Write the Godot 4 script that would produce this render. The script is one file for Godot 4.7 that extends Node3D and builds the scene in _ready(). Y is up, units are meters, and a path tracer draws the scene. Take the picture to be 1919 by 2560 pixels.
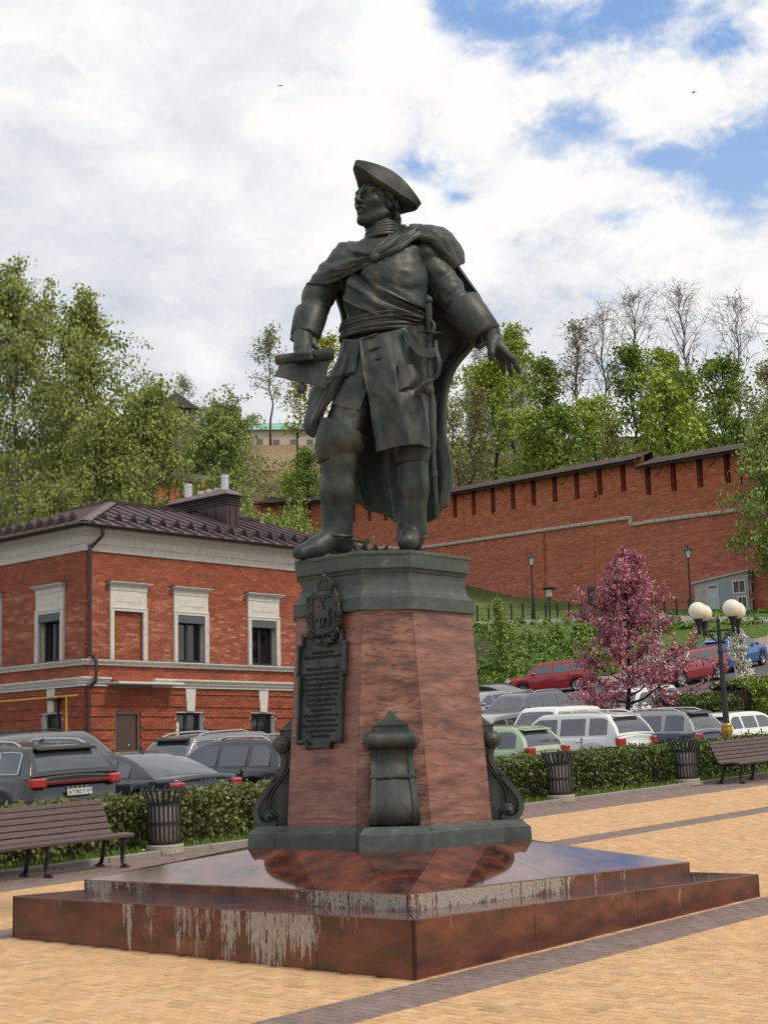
extends Node3D

const CAM_Y := 1.6
const MON := Vector3(-0.038, 0.0, -16.466)   # middle of the monument
const YAW := 47.8                             # direction of the square's paving rows, degrees
var M := {}
var rng := RandomNumberGenerator.new()
var used_names := {}

# ---------------------------------------------------------------- mesh builder
class MB:
	var v := PackedVector3Array()
	var n := PackedVector3Array()
	var c := PackedColorArray()
	var t := PackedVector2Array()
	var idx := PackedInt32Array()
	var col := Color(1, 1, 1)

	func vert(p: Vector3, nn: Vector3, uv := Vector2.ZERO) -> int:
		v.append(p)
		n.append(nn)
		c.append(col)
		t.append(uv)
		return v.size() - 1

	# corners counter-clockwise as seen from the front
	func quad(a: Vector3, b: Vector3, d: Vector3, e: Vector3, u0 := Vector2(0, 0), u1 := Vector2(1, 1)) -> void:
		var nn := (d - a).cross(e - b).normalized()
		var i := v.size()
		vert(a, nn, Vector2(u0.x, u1.y))
		vert(b, nn, Vector2(u1.x, u1.y))
		vert(d, nn, Vector2(u1.x, u0.y))
		vert(e, nn, Vector2(u0.x, u0.y))
		idx.append_array(PackedInt32Array([i, i + 2, i + 1, i, i + 3, i + 2]))

	func tri(a: Vector3, b: Vector3, d: Vector3) -> void:
		var nn := (b - a).cross(d - a).normalized()
		var i := v.size()
		vert(a, nn)
		vert(b, nn)
		vert(d, nn)
		idx.append_array(PackedInt32Array([i, i + 2, i + 1]))

	func fan(p: PackedVector3Array) -> void:
		for k in range(1, p.size() - 1):
			tri(p[0], p[k], p[k + 1])

	func box(o: Vector3, s: Vector3, b := Basis.IDENTITY) -> void:
		var h := s * 0.5
		var p: Array[Vector3] = []
		for k in 8:
			p.append(o + b * Vector3(h.x if k & 1 else -h.x, h.y if k & 2 else -h.y, h.z if k & 4 else -h.z))
		quad(p[4], p[5], p[7], p[6])
		quad(p[1], p[0], p[2], p[3])
		quad(p[5], p[1], p[3], p[7])
		quad(p[0], p[4], p[6], p[2])
		quad(p[6], p[7], p[3], p[2])
		quad(p[0], p[1], p[5], p[4])

	# box with cut edges on its six sides
	func cbox(o: Vector3, s: Vector3, ch: float, b := Basis.IDENTITY) -> void:
		var h := s * 0.5
		var q := func(x: float, y: float, z: float) -> Vector3: return o + b * Vector3(x, y, z)
		var i := h - Vector3(ch, ch, ch)
		quad(q.call(-i.x, -i.y, h.z), q.call(i.x, -i.y, h.z), q.call(i.x, i.y, h.z), q.call(-i.x, i.y, h.z))
		quad(q.call(i.x, -i.y, -h.z), q.call(-i.x, -i.y, -h.z), q.call(-i.x, i.y, -h.z), q.call(i.x, i.y, -h.z))
		quad(q.call(h.x, -i.y, i.z), q.call(h.x, -i.y, -i.z), q.call(h.x, i.y, -i.z), q.call(h.x, i.y, i.z))
		quad(q.call(-h.x, -i.y, -i.z), q.call(-h.x, -i.y, i.z), q.call(-h.x, i.y, i.z), q.call(-h.x, i.y, -i.z))
		quad(q.call(-i.x, h.y, i.z), q.call(i.x, h.y, i.z), q.call(i.x, h.y, -i.z), q.call(-i.x, h.y, -i.z))
		quad(q.call(-i.x, -h.y, -i.z), q.call(i.x, -h.y, -i.z), q.call(i.x, -h.y, i.z), q.call(-i.x, -h.y, i.z))
		for sx in [-1.0, 1.0]:
			for sy in [-1.0, 1.0]:
				var a: Vector3 = q.call(sx * i.x, sy * h.y, i.z)
				var d: Vector3 = q.call(sx * h.x, sy * i.y, i.z)
				var e: Vector3 = q.call(sx * h.x, sy * i.y, -i.z)
				var f: Vector3 = q.call(sx * i.x, sy * h.y, -i.z)
				if sx * sy > 0: quad(a, d, e, f)
				else: quad(f, e, d, a)
			for sz in [-1.0, 1.0]:
				var a2: Vector3 = q.call(sx * i.x, -i.y, sz * h.z)
				var d2: Vector3 = q.call(sx * h.x, -i.y, sz * i.z)
				var e2: Vector3 = q.call(sx * h.x, i.y, sz * i.z)
				var f2: Vector3 = q.call(sx * i.x, i.y, sz * h.z)
				if sx * sz > 0: quad(a2, d2, e2, f2)
				else: quad(f2, e2, d2, a2)
		for sy in [-1.0, 1.0]:
			for sz in [-1.0, 1.0]:
				var a3: Vector3 = q.call(-i.x, sy * h.y, sz * i.z)
				var d3: Vector3 = q.call(-i.x, sy * i.y, sz * h.z)
				var e3: Vector3 = q.call(i.x, sy * i.y, sz * h.z)
				var f3: Vector3 = q.call(i.x, sy * h.y, sz * i.z)
				if sy * sz > 0: quad(a3, d3, e3, f3)
				else: quad(f3, e3, d3, a3)
		for sx in [-1.0, 1.0]:
			for sy in [-1.0, 1.0]:
				for sz in [-1.0, 1.0]:
					var a4: Vector3 = q.call(sx * h.x, sy * i.y, sz * i.z)
					var d4: Vector3 = q.call(sx * i.x, sy * h.y, sz * i.z)
					var e4: Vector3 = q.call(sx * i.x, sy * i.y, sz * h.z)
					if sx * sy * sz > 0: tri(a4, d4, e4)
					else: tri(a4, e4, d4)

	# smooth surface through rows of points; closed: rows are rings
	func loft(rows: Array, closed := false, flip := false, uvs := Vector2(1, 1)) -> void:
		var R := rows.size()
		var K: int = rows[0].size()
		var base := v.size()
		for r in R:
			var row: PackedVector3Array = rows[r]
			var up: PackedVector3Array = rows[mini(r + 1, R - 1)]
			var dn: PackedVector3Array = rows[maxi(r - 1, 0)]
			for k in K:
				var a: Vector3 = row[(k + 1) % K if closed else mini(k + 1, K - 1)]
				var b: Vector3 = row[(k + K - 1) % K if closed else maxi(k - 1, 0)]
				var nn := (a - b).cross(up[k] - dn[k])
				if nn.length_squared() < 1e-16:
					var e: Vector3 = rows[mini(r + 1, R - 1)][(k + 1) % K]
					nn = (a - b + up[k] * 1e-3).cross(e - dn[k])
				nn = nn.normalized()
				if nn.length_squared() < 0.5: nn = Vector3.UP
				vert(row[k], -nn if flip else nn, Vector2(float(k) / (K if closed else K - 1), float(r) / (R - 1)) * uvs)
		for r in R - 1:
			for k in (K if closed else K - 1):
				var i0 := base + r * K + k
				var i1 := base + r * K + (k + 1) % K
				var i2 := i0 + K
				var i3 := i1 + K
				if flip: idx.append_array(PackedInt32Array([i0, i1, i2, i1, i3, i2]))
				else: idx.append_array(PackedInt32Array([i0, i2, i1, i1, i2, i3]))

	func ring_cap(ring: PackedVector3Array, flip := false) -> void:
		var m := Vector3.ZERO
		for p in ring: m += p
		m /= ring.size()
		for k in ring.size():
			if flip: tri(m, ring[(k + 1) % ring.size()], ring[k])
			else: tri(m, ring[k], ring[(k + 1) % ring.size()])

	func tube(path: PackedVector3Array, radii: PackedFloat32Array, sides := 8, caps := true, squash := 1.0) -> void:
		var rows := []
		var side := Vector3.ZERO
		for k in path.size():
			var d := (path[mini(k + 1, path.size() - 1)] - path[maxi(k - 1, 0)]).normalized()
			if side == Vector3.ZERO:
				side = d.cross(Vector3.UP if absf(d.y) < 0.9 else Vector3.RIGHT).normalized()
			side = (side - d * side.dot(d)).normalized()
			var up := side.cross(d)
			var ring := PackedVector3Array()
			var rad: float = radii[mini(k, radii.size() - 1)]
			for s in sides:
				var a := TAU * s / sides
				ring.append(path[k] + (side * cos(a) + up * sin(a) * squash) * rad)
			rows.append(ring)
		loft(rows, true, true)
		if caps:
			ring_cap(rows[0], false)
			ring_cap(rows[-1], true)

	func rod(a: Vector3, b: Vector3, r: float, r2 := -1.0, sides := 8) -> void:
		tube(PackedVector3Array([a, b]), PackedFloat32Array([r, r if r2 < 0 else r2]), sides)

	# profile of (radius, height), turned round the y axis of T
	func lathe(prof: PackedVector2Array, sides: int, T := Transform3D.IDENTITY, sharp := false) -> void:
		var rows := []
		for p in prof:
			var ring := PackedVector3Array()
			for s in sides:
				var a := TAU * s / sides
				ring.append(T * Vector3(cos(a) * p.x, p.y, -sin(a) * p.x))
			rows.append(ring)
		if sharp:
			for k in rows.size() - 1: loft([rows[k], rows[k + 1]], true)
		else: loft(rows, true)

	func ball(o: Vector3, r: Vector3, b := Basis.IDENTITY, sides := 12, rings := 8) -> void:
		var rows := []
		for k in rings + 1:
			var e := -PI / 2 + PI * k / rings
			var ring := PackedVector3Array()
			for s in sides:
				var a := TAU * s / sides
				ring.append(o + b * Vector3(cos(a) * cos(e) * r.x, sin(e) * r.y, -sin(a) * cos(e) * r.z))
			rows.append(ring)
		loft(rows, true)

	# flat outline (counter-clockwise in x, y) pushed from z0 to z1 in the axes of T; bev draws the front in
	func prism(poly: PackedVector2Array, z0: float, z1: float, T := Transform3D.IDENTITY, bev := 0.0, back := false) -> void:
		var K := poly.size()
		var area := 0.0
		for k in K: area += poly[k].cross(poly[(k + 1) % K])
		var p := poly.duplicate()
		if area < 0: p.reverse()
		var inner := p.duplicate()
		if bev > 0.0:
			for k in K:
				var e0 := (p[k] - p[(k + K - 1) % K]).normalized()
				var e1 := (p[(k + 1) % K] - p[k]).normalized()
				var nrm := (Vector2(-e0.y, e0.x) + Vector2(-e1.y, e1.x))
				inner[k] = p[k] + nrm * (bev * 2.0 / maxf(0.8, nrm.length_squared()))
		var ids := Geometry2D.triangulate_polygon(inner)
		for k in range(0, ids.size(), 3):
			var a := inner[ids[k]]
			var b := inner[ids[k + 1]]
			var d := inner[ids[k + 2]]
			if (b - a).cross(d - a) < 0:
				var sw := b
				b = d
				d = sw
			tri(T * Vector3(a.x, a.y, z1), T * Vector3(b.x, b.y, z1), T * Vector3(d.x, d.y, z1))
			if back: tri(T * Vector3(a.x, a.y, z0), T * Vector3(d.x, d.y, z0), T * Vector3(b.x, b.y, z0))
		var zm := z1 - bev * 0.7
		for k in K:
			var a := p[k]
			var b := p[(k + 1) % K]
			quad(T * Vector3(a.x, a.y, z0), T * Vector3(b.x, b.y, z0), T * Vector3(b.x, b.y, zm), T * Vector3(a.x, a.y, zm))
			if bev > 0.0:
				var a2 := inner[k]
				var b2 := inner[(k + 1) % K]
				quad(T * Vector3(a.x, a.y, zm), T * Vector3(b.x, b.y, zm), T * Vector3(b2.x, b2.y, z1), T * Vector3(a2.x, a2.y, z1))

	func add(o: MB, T: Transform3D) -> void:
		var i := v.size()
		for k in o.v.size():
			v.append(T * o.v[k])
			n.append((T.basis * o.n[k]).normalized())
		c.append_array(o.c)
		t.append_array(o.t)
		for k in o.idx: idx.append(k + i)

	func mesh(mat: Material, uv2 := false) -> ArrayMesh:
		var a := []
		a.resize(Mesh.ARRAY_MAX)
		a[Mesh.ARRAY_VERTEX] = v
		a[Mesh.ARRAY_NORMAL] = n
		a[Mesh.ARRAY_COLOR] = c
		a[Mesh.ARRAY_TEX_UV] = t
		if uv2: a[Mesh.ARRAY_TEX_UV2] = t
		a[Mesh.ARRAY_INDEX] = idx
		var m := ArrayMesh.new()
		m.add_surface_from_arrays(Mesh.PRIMITIVE_TRIANGLES, a)
		m.surface_set_material(0, mat)
		return m

# ---------------------------------------------------------------- things, parts, names
func numbered(called: String) -> String:
	var k: int = used_names.get(called, 0)
	used_names[called] = k + 1
	return called if k == 0 else "%s_%03d" % [called, k]

func tag(o: Node3D, label: String, category := "", group := "", kind := "") -> Node3D:
	if label: o.set_meta("label", label)
	if category: o.set_meta("category", category)
	if group: o.set_meta("group", group)
	if kind: o.set_meta("kind", kind)
	return o

func thing(called: String, label: String, category: String, at := Vector3.ZERO, turn := 0.0, group := "", kind := "") -> Node3D:
	var o := Node3D.new()
	o.name = numbered(called)
	add_child(o)
	o.position = at
	o.rotation.y = turn
	tag(o, label, category, group, kind)
	return o

func structure(called: String, label := "") -> Node3D:
	return thing(called, label, "", Vector3.ZERO, 0.0, "", "structure")

func put(mesh: Mesh, called: String, parent: Node3D, T := Transform3D.IDENTITY) -> MeshInstance3D:
	var o := MeshInstance3D.new()
	o.mesh = mesh
	o.name = called
	o.transform = T
	parent.add_child(o, true)
	return o

func part(b: MB, called: String, mat: Material, parent: Node3D, uv2 := false) -> MeshInstance3D:
	return put(b.mesh(mat, uv2), called, parent)

func copy(o: Node3D, called: String, at: Vector3, turn: float, label: String, group := "") -> Node3D:
	var r: Node3D = o.duplicate()
	r.name = numbered(called)
	add_child(r)
	r.position = at
	r.rotation = Vector3(0, turn, 0)
	tag(r, label, "", group)
	return r

# ---------------------------------------------------------------- places
func lin(r: float, g: float, b: float) -> Color:
	return Color(r, g, b).linear_to_srgb()

func W(x: float, y: float, depth: float) -> Vector3:
	return Vector3(x, y, -depth)

func dirU() -> Vector3:
	return Vector3(cos(deg_to_rad(YAW)), 0, -sin(deg_to_rad(YAW)))

func dirV() -> Vector3:
	return Vector3(-sin(deg_to_rad(YAW)), 0, -cos(deg_to_rad(YAW)))

# a point of the square by metres along and across the paving rows
func sq(u: float, v: float, lift := 0.0) -> Vector3:
	var p := Vector3(0.147, 0, -12.677) + dirU() * u + dirV() * v
	p.y = ground(p.x, -p.z) + lift
	return p

func slope_normal() -> Vector3:
	return Vector3(-0.022, 1, 0.039).normalized()

func ss(a: float, b: float, x: float) -> float:
	return smoothstep(a, b, x)

const HILL := [Vector2(48, 1.34), Vector2(58, 2.6), Vector2(75, 4.5), Vector2(84, 5.6), Vector2(94, 9.8), Vector2(112, 12.3), Vector2(126, 16), Vector2(145, 22), Vector2(172, 33), Vector2(200, 43), Vector2(260, 52), Vector2(420, 60), Vector2(2000, 62)]

func ground(x: float, z: float) -> float:
	var near := 0.022 * clampf(x, -60, 60) + 0.039 * clampf(z, -60, 60) - 0.531
	if z < 46: return near
	var b := 62.0
	for k in HILL.size() - 1:
		if z < HILL[k + 1].x:
			b = lerpf(HILL[k].y, HILL[k + 1].y, clampf((z - HILL[k].x) / (HILL[k + 1].x - HILL[k].x), 0, 1))
			break
	var side := lerpf(0.022 * clampf(x, -60, 60), 0.085 * clampf(x - 8.0, -12, 14) * (1.0 - 0.75 * ss(84, 96, z)), ss(50, 72, z)) * (1.0 - ss(105, 140, z))
	# on the left the slope begins farther back, behind the brick house
	var far_left := ss(-2, -14, x) * (1.0 - ss(92, 125, z))
	return lerpf(near, lerpf(b + side, near + (b - near) * 0.45, far_left), ss(46, 54, z))

# ---------------------------------------------------------------- the scene
func _ready() -> void:
	rng.seed = 4711
	view_and_light()
	materials()
	terrain()
	square_paving()
	plinth()
	pedestal()
	statue()
	brick_house()
	fortress_wall()
	hillside()
	parked_cars()
	street_furniture()
	plants_near()

func view_and_light() -> void:
	var cam := Camera3D.new()
	cam.name = "camera"
	cam.position = Vector3(0, CAM_Y, 0)
	cam.rotation_degrees = Vector3(9.2, 0, -1.485)
	cam.fov = 35.9
	cam.near = 0.1
	cam.far = 4000
	add_child(cam)
	var e := Environment.new()
	e.background_mode = Environment.BG_SKY
	e.sky = Sky.new()
	var sky := PanoramaSkyMaterial.new()
	sky.panorama = ImageTexture.create_from_image(sky_image())
	e.sky.sky_material = sky
	e.background_energy_multiplier = 1.0
	e.tonemap_mode = Environment.TONE_MAPPER_LINEAR
	e.tonemap_exposure = 1.25
	e.sdfgi_enabled = true
	e.ssao_enabled = true
	e.ssil_enabled = true
	var w := WorldEnvironment.new()
	w.name = "world_environment"
	w.environment = e
	add_child(w)
	var sun := DirectionalLight3D.new()
	sun.name = "sun"
	sun.light_color = Color(1.0, 0.95, 0.87)
	sun.light_energy = 0.55
	sun.light_angular_distance = 11.0
	sun.shadow_enabled = true
	add_child(sun)
	sun.look_at_from_position(Vector3(7, 10, 4), Vector3.ZERO)

# gaps of blue between the clouds: azimuth, elevation, width, height in degrees, depth
const GAPS := [[4.6, 26.6, 2.2, 1.5, 0.75], [9.6, 26.2, 3.0, 1.0, 0.85], [12.8, 24.8, 1.8, 1.1, 0.6], [8.2, 22.4, 2.2, 0.9, 0.62], [13.2, 20.4, 2.0, 1.3, 0.85], [1.8, 21.3, 1.1, 0.6, 0.62], [3.0, 20.3, 0.7, 0.4, 0.5], [2.8, 27.4, 0.7, 1.5, 0.45], [9.4, 19.2, 1.2, 0.5, 0.45], [6.2, 24.8, 1.0, 0.6, 0.4], [15.5, 22.0, 1.5, 1.0, 0.4], [11.0, 21.2, 1.2, 0.5, 0.45]]

var sky_noise: FastNoiseLite
var sky_fine: FastNoiseLite

func sky_colour(az: float, el: float) -> Color:
	var d := Vector3(sin(az) * cos(el), sin(el), -cos(az) * cos(el))
	var q := Vector3(d.x, d.y * 1.9, d.z)
	var big := sky_noise.get_noise_3dv(q * 1.0)
	var mid := sky_noise.get_noise_3dv(q * 3.1 + Vector3(4, 7, 2))
	var fine := sky_fine.get_noise_3dv(q)
	var azd := rad_to_deg(az)
	var eld := rad_to_deg(el)
	var gap := 0.0
	for g in GAPS:
		var dx: float = (azd - g[0]) / g[2]
		var dy: float = (eld - g[1]) / g[3]
		gap += g[4] * exp(-(dx * dx + dy * dy) * 0.9)
	# away from the view the cover breaks up in the same way
	var away := ss(25, 70, absf(azd)) + ss(35, 60, eld)
	gap += minf(away, 1.0) * ss(0.0, 0.35, big) * 0.3
	var crisp := 0.35 + 0.65 * ss(-3.0, 4.0, azd)
	var cover := 1.12 - gap * 1.6 + mid * 0.45 + fine * 0.85 * crisp + big * 0.3
	cover = ss(0.0, 0.95, cover)
	var up := clampf(sin(el), 0, 1)
	var blue := Color(0.46, 0.58, 0.76).lerp(Color(0.13, 0.27, 0.56), ss(0.0, 0.62, up))
	# lit and shaded parts of the cloud
	var lit := 0.66 + mid * 0.62 + fine * 0.42 * crisp + big * 0.75
	lit += 0.22 * ss(-9.0, 6.0, azd) * ss(30, 10, absf(eld - 20.0)) - 0.30 * ss(-1, -11, azd) * ss(24, 12, eld) - 0.18 * ss(4, 14, azd) * 0.0
	lit = clampf(lit, 0, 1)
	var cloud := Color(0.46, 0.50, 0.575).lerp(Color(0.80, 0.795, 0.785), lit)
	var c := blue.lerp(cloud, cover)
	return c

func sky_image() -> Image:
	sky_noise = FastNoiseLite.new()
	sky_noise.seed = 12
	sky_noise.noise_type = FastNoiseLite.TYPE_SIMPLEX_SMOOTH
	sky_noise.frequency = 2.6
	sky_noise.fractal_octaves = 4
	sky_noise.domain_warp_enabled = true
	sky_noise.domain_warp_amplitude = 0.18
	sky_noise.domain_warp_frequency = 2.0
	sky_fine = FastNoiseLite.new()
	sky_fine.seed = 77
	sky_fine.noise_type = FastNoiseLite.TYPE_SIMPLEX_SMOOTH
	sky_fine.frequency = 14.0
	sky_fine.fractal_octaves = 6
	sky_fine.fractal_gain = 0.58
	sky_fine.domain_warp_enabled = true
	sky_fine.domain_warp_amplitude = 0.05
	sky_fine.domain_warp_frequency = 9.0
	var cw := 512
	var coarse := Image.create(cw, cw / 2, false, Image.FORMAT_RGB8)
	for y in cw / 2:
		for x in cw:
			var az := (x + 0.5) / cw * TAU
			if az > PI: az -= TAU
			coarse.set_pixel(x, y, sky_colour(az, PI / 2 - (y + 0.5) / cw * TAU).linear_to_srgb())
	var fw := 4096
	coarse.resize(fw, fw / 2, Image.INTERPOLATE_CUBIC)
	var half := int(fw * 17.0 / 360.0)
	for y in range(int(fw * (90.0 - 31.0) / 360.0), fw / 4 + 60):
		for x in range(-half, half):
			var az := (x + 0.5) / fw * TAU
			coarse.set_pixel(posmod(x, fw), y, sky_colour(az, PI / 2 - (y + 0.5) / fw * TAU).linear_to_srgb())
	return coarse

# ---------------------------------------------------------------- materials
func noise(kind: int, freq: float, octaves := 4, sd := 1, warp := 0.0, ridged := false) -> FastNoiseLite:
	var f := FastNoiseLite.new()
	f.noise_type = kind
	f.frequency = freq
	f.seed = sd
	f.fractal_octaves = octaves
	if ridged: f.fractal_type = FastNoiseLite.FRACTAL_RIDGED
	if warp > 0.0:
		f.domain_warp_enabled = true
		f.domain_warp_amplitude = warp
		f.domain_warp_frequency = freq * 0.7
		f.domain_warp_fractal_octaves = 3
	return f

func ramp(stops: Array) -> Gradient:
	var g := Gradient.new()
	g.offsets = PackedFloat32Array()
	var off := PackedFloat32Array()
	var cols := PackedColorArray()
	for s in stops:
		off.append(s[0])
		cols.append(s[1])
	g.offsets = off
	g.colors = cols
	return g

func tex(f: FastNoiseLite, g: Gradient, size := 512, as_normal := 0.0) -> NoiseTexture2D:
	var x := NoiseTexture2D.new()
	x.width = size
	x.height = size
	x.seamless = true
	x.seamless_blend_skirt = 0.2
	x.noise = f
	x.normalize = true
	if as_normal > 0.0:
		x.as_normal_map = true
		x.bump_strength = as_normal
	elif g: x.color_ramp = g
	return x

func mat(c: Color, rough: float, metal := 0.0, vcol := false) -> StandardMaterial3D:
	var m := StandardMaterial3D.new()
	m.albedo_color = c
	m.roughness = rough
	m.metallic = metal
	m.vertex_color_use_as_albedo = vcol
	return m

func tri_map(m: StandardMaterial3D, albedo: Texture2D, scale: Vector3, normal: Texture2D = null, strength := 1.0) -> StandardMaterial3D:
	m.albedo_texture = albedo
	m.uv1_triplanar = true
	m.uv1_scale = scale
	m.uv1_triplanar_sharpness = 4.0
	if normal:
		m.normal_enabled = true
		m.normal_texture = normal
		m.normal_scale = strength
	return m

func grey(a: float, b: float) -> Gradient:
	return ramp([[0.0, Color(a, a, a)], [1.0, Color(b, b, b)]])

func materials() -> void:
	var S := FastNoiseLite.TYPE_SIMPLEX_SMOOTH
	# bronze with a dull dark patina, greener low down where water stands
	var bn := tex(noise(S, 0.012, 5, 5), null, 512, 3.0)
	M.bronze = tri_map(mat(Color.WHITE, 0.5, 0.35), tex(noise(S, 0.011, 5, 3, 20.0), ramp([[0.0, lin(0.020, 0.026, 0.028)], [0.4, lin(0.040, 0.050, 0.047)], [0.7, lin(0.066, 0.068, 0.060)], [1.0, lin(0.12, 0.105, 0.088)]])), Vector3(0.7, 0.4, 0.7), bn, 0.35)
	M.bronze_green = tri_map(mat(Color.WHITE, 0.55, 0.1), tex(noise(S, 0.014, 5, 9, 20.0), ramp([[0.0, lin(0.042, 0.056, 0.052)], [0.6, lin(0.068, 0.085, 0.077)], [0.85, lin(0.092, 0.112, 0.10)], [1.0, lin(0.20, 0.24, 0.21)]])), Vector3(0.8, 0.8, 0.8), bn, 0.2)
	M.letter = mat(lin(0.022, 0.026, 0.026), 0.6, 0.2)
	# red granite: wavy dark bands
	var vein := ramp([[0.0, lin(0.085, 0.045, 0.038)], [0.24, lin(0.15, 0.070, 0.054)], [0.40, lin(0.225, 0.100, 0.074)], [0.58, lin(0.285, 0.132, 0.096)], [0.78, lin(0.33, 0.17, 0.122)], [1.0, lin(0.42, 0.25, 0.19)]])
	var gt := tex(noise(S, 0.0052, 6, 21, 75.0), vein, 1024)
	var fine := tex(noise(S, 0.09, 3, 4), ramp([[0.0, Color(0.72, 0.72, 0.72)], [0.5, Color(1, 1, 1)], [1.0, Color(1.0, 0.97, 0.95)]]), 512)
	M.granite = tri_map(mat(Color(1, 1, 1), 0.38), gt, Vector3(0.34, 0.95, 0.34))
	M.granite.uv1_triplanar_sharpness = 8.0
	# thin dark swirling seams of biotite over the paler ground
	var seams := tex(noise(S, 0.0075, 5, 57, 95.0, true), ramp([[0.0, Color(1, 1, 1)], [0.60, Color(0.97, 0.95, 0.94)], [0.76, Color(0.80, 0.75, 0.73)], [0.88, Color(0.52, 0.47, 0.46)], [1.0, Color(0.30, 0.27, 0.27)]]), 1024)
	speckle(M.granite, seams, 1.0)
	M.granite.uv2_scale = Vector3(0.27, 1.45, 0.27)
	# the same stone polished, for the plinth
	var vein2 := ramp([[0.0, lin(0.030, 0.014, 0.012)], [0.3, lin(0.065, 0.022, 0.017)], [0.55, lin(0.125, 0.037, 0.025)], [0.8, lin(0.175, 0.058, 0.035)], [1.0, lin(0.26, 0.11, 0.07)]])
	M.polished = tri_map(mat(Color.WHITE, 0.06), tex(noise(S, 0.006, 6, 33, 70.0), vein2, 1024), Vector3(0.42, 0.7, 0.42))
	M.polished.specular_mode = BaseMaterial3D.SPECULAR_SCHLICK_GGX
	M.polished.metallic_specular = 0.62
	speckle(M.polished, fine, 3.0)
	M.joint = mat(lin(0.16, 0.12, 0.10), 0.9)
	M.sand_joint = tri_map(mat(Color.WHITE, 0.95), tex(noise(S, 0.05, 3, 8), ramp([[0.0, lin(0.10, 0.075, 0.05)], [1.0, lin(0.22, 0.165, 0.11)]]), 256), Vector3(1, 1, 1))
	var grit := tex(noise(S, 0.06, 4, 13), null, 512, 4.0)
	var tint := tex(noise(S, 0.02, 5, 14), ramp([[0.0, Color(0.88, 0.87, 0.85)], [0.5, Color(0.96, 0.96, 0.96)], [1.0, Color(1.0, 0.98, 0.95)]]), 512)
	M.paver = tri_map(mat(Color.WHITE, 0.85, 0.0, true), tint, Vector3(0.7, 0.7, 0.7), grit, 0.5)
	# bricks and mortar
	M.brick = tri_map(mat(Color.WHITE, 0.9, 0.0, true), tex(noise(S, 0.03, 5, 15), ramp([[0.0, Color(0.68, 0.66, 0.64)], [0.5, Color(0.95, 0.95, 0.95)], [1.0, Color(1.0, 1.0, 1.0)]]), 512), Vector3(0.9, 0.9, 0.9), grit, 0.6)
	M.mortar = mat(lin(0.30, 0.20, 0.155), 0.95)
	M.stucco = tri_map(mat(Color.WHITE, 0.85), tex(noise(S, 0.02, 5, 16), ramp([[0.0, lin(0.50, 0.46, 0.40)], [0.4, lin(0.60, 0.565, 0.505)], [1.0, lin(0.67, 0.635, 0.575)]]), 512), Vector3(0.4, 0.4, 0.4))
	M.roof = tri_map(mat(Color.WHITE, 0.42, 0.0), tex(noise(S, 0.012, 4, 17), ramp([[0.0, lin(0.100, 0.062, 0.064)], [1.0, lin(0.150, 0.100, 0.100)]]), 512), Vector3(0.3, 0.3, 0.3))
	M.roof_dark = mat(lin(0.030, 0.018, 0.020), 0.45)
	M.steel = mat(lin(0.55, 0.55, 0.55), 0.28, 0.9)
	M.window_frame = mat(lin(0.022, 0.022, 0.024), 0.5)
	M.shutter = mat(lin(0.085, 0.095, 0.115), 0.5)
	M.pane = mat(Color(0.02, 0.025, 0.03), 0.06)
	M.pane.metallic_specular = 0.7
	M.door = mat(lin(0.075, 0.043, 0.032), 0.5)
	M.gas = mat(lin(0.62, 0.33, 0.025), 0.45)
	M.black = mat(lin(0.012, 0.013, 0.014), 0.45)
	M.iron = mat(lin(0.018, 0.022, 0.026), 0.42, 0.2)
	M.dark = mat(lin(0.006, 0.006, 0.007), 0.9)
	# fortress brickwork, too far to pick the bricks apart
	M.fort = tri_map(mat(Color.WHITE, 0.92, 0.0, true), fort_texture(), Vector3(0.16, 0.16, 0.16))
	M.fort.uv1_world_triplanar = false
	M.lime = tri_map(mat(Color.WHITE, 0.9), tex(noise(S, 0.03, 4, 18), ramp([[0.0, lin(0.34, 0.30, 0.25)], [1.0, lin(0.56, 0.52, 0.46)]]), 256), Vector3(0.3, 0.3, 0.3))
	M.plank = tri_map(mat(Color.WHITE, 0.85, 0.0, true), tex(noise(S, 0.02, 4, 19), ramp([[0.0, Color(0.7, 0.7, 0.7)], [1.0, Color(1, 1, 1)]]), 256), Vector3(0.5, 0.5, 0.5))
	# ground
	M.grass = tri_map(mat(Color.WHITE, 0.95, 0.0, true), tex(noise(S, 0.035, 6, 22), ramp([[0.0, Color(0.55, 0.55, 0.5)], [0.5, Color(0.88, 0.9, 0.85)], [1.0, Color(1, 1, 1)]]), 1024), Vector3(0.09, 0.09, 0.09), tex(noise(S, 0.08, 4, 23), null, 512, 8.0), 0.9)
	M.grass.uv1_world_triplanar = true
	M.asphalt = tri_map(mat(Color.WHITE, 0.9), tex(noise(S, 0.03, 6, 24), ramp([[0.0, lin(0.075, 0.07, 0.072)], [1.0, lin(0.14, 0.13, 0.13)]]), 512), Vector3(0.2, 0.2, 0.2), grit, 0.3)
	M.pavement = tri_map(mat(Color.WHITE, 0.9), tex(noise(S, 0.02, 6, 25), ramp([[0.0, lin(0.24, 0.19, 0.17)], [1.0, lin(0.36, 0.29, 0.26)]]), 512), Vector3(0.3, 0.3, 0.3), grit, 0.3)
	M.kerb = mat(lin(0.27, 0.235, 0.21), 0.9)
	M.concrete = tri_map(mat(Color.WHITE, 0.9), tex(noise(S, 0.06, 5, 26), ramp([[0.0, lin(0.22, 0.18, 0.14)], [0.5, lin(0.42, 0.36, 0.30)], [1.0, lin(0.58, 0.52, 0.45)]]), 256), Vector3(2, 2, 2), grit, 1.2)
	# plants: colour comes from each leaf
	M.leaf = mat(Color.WHITE, 0.6, 0.0, true)
	M.leaf.backlight_enabled = true
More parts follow.
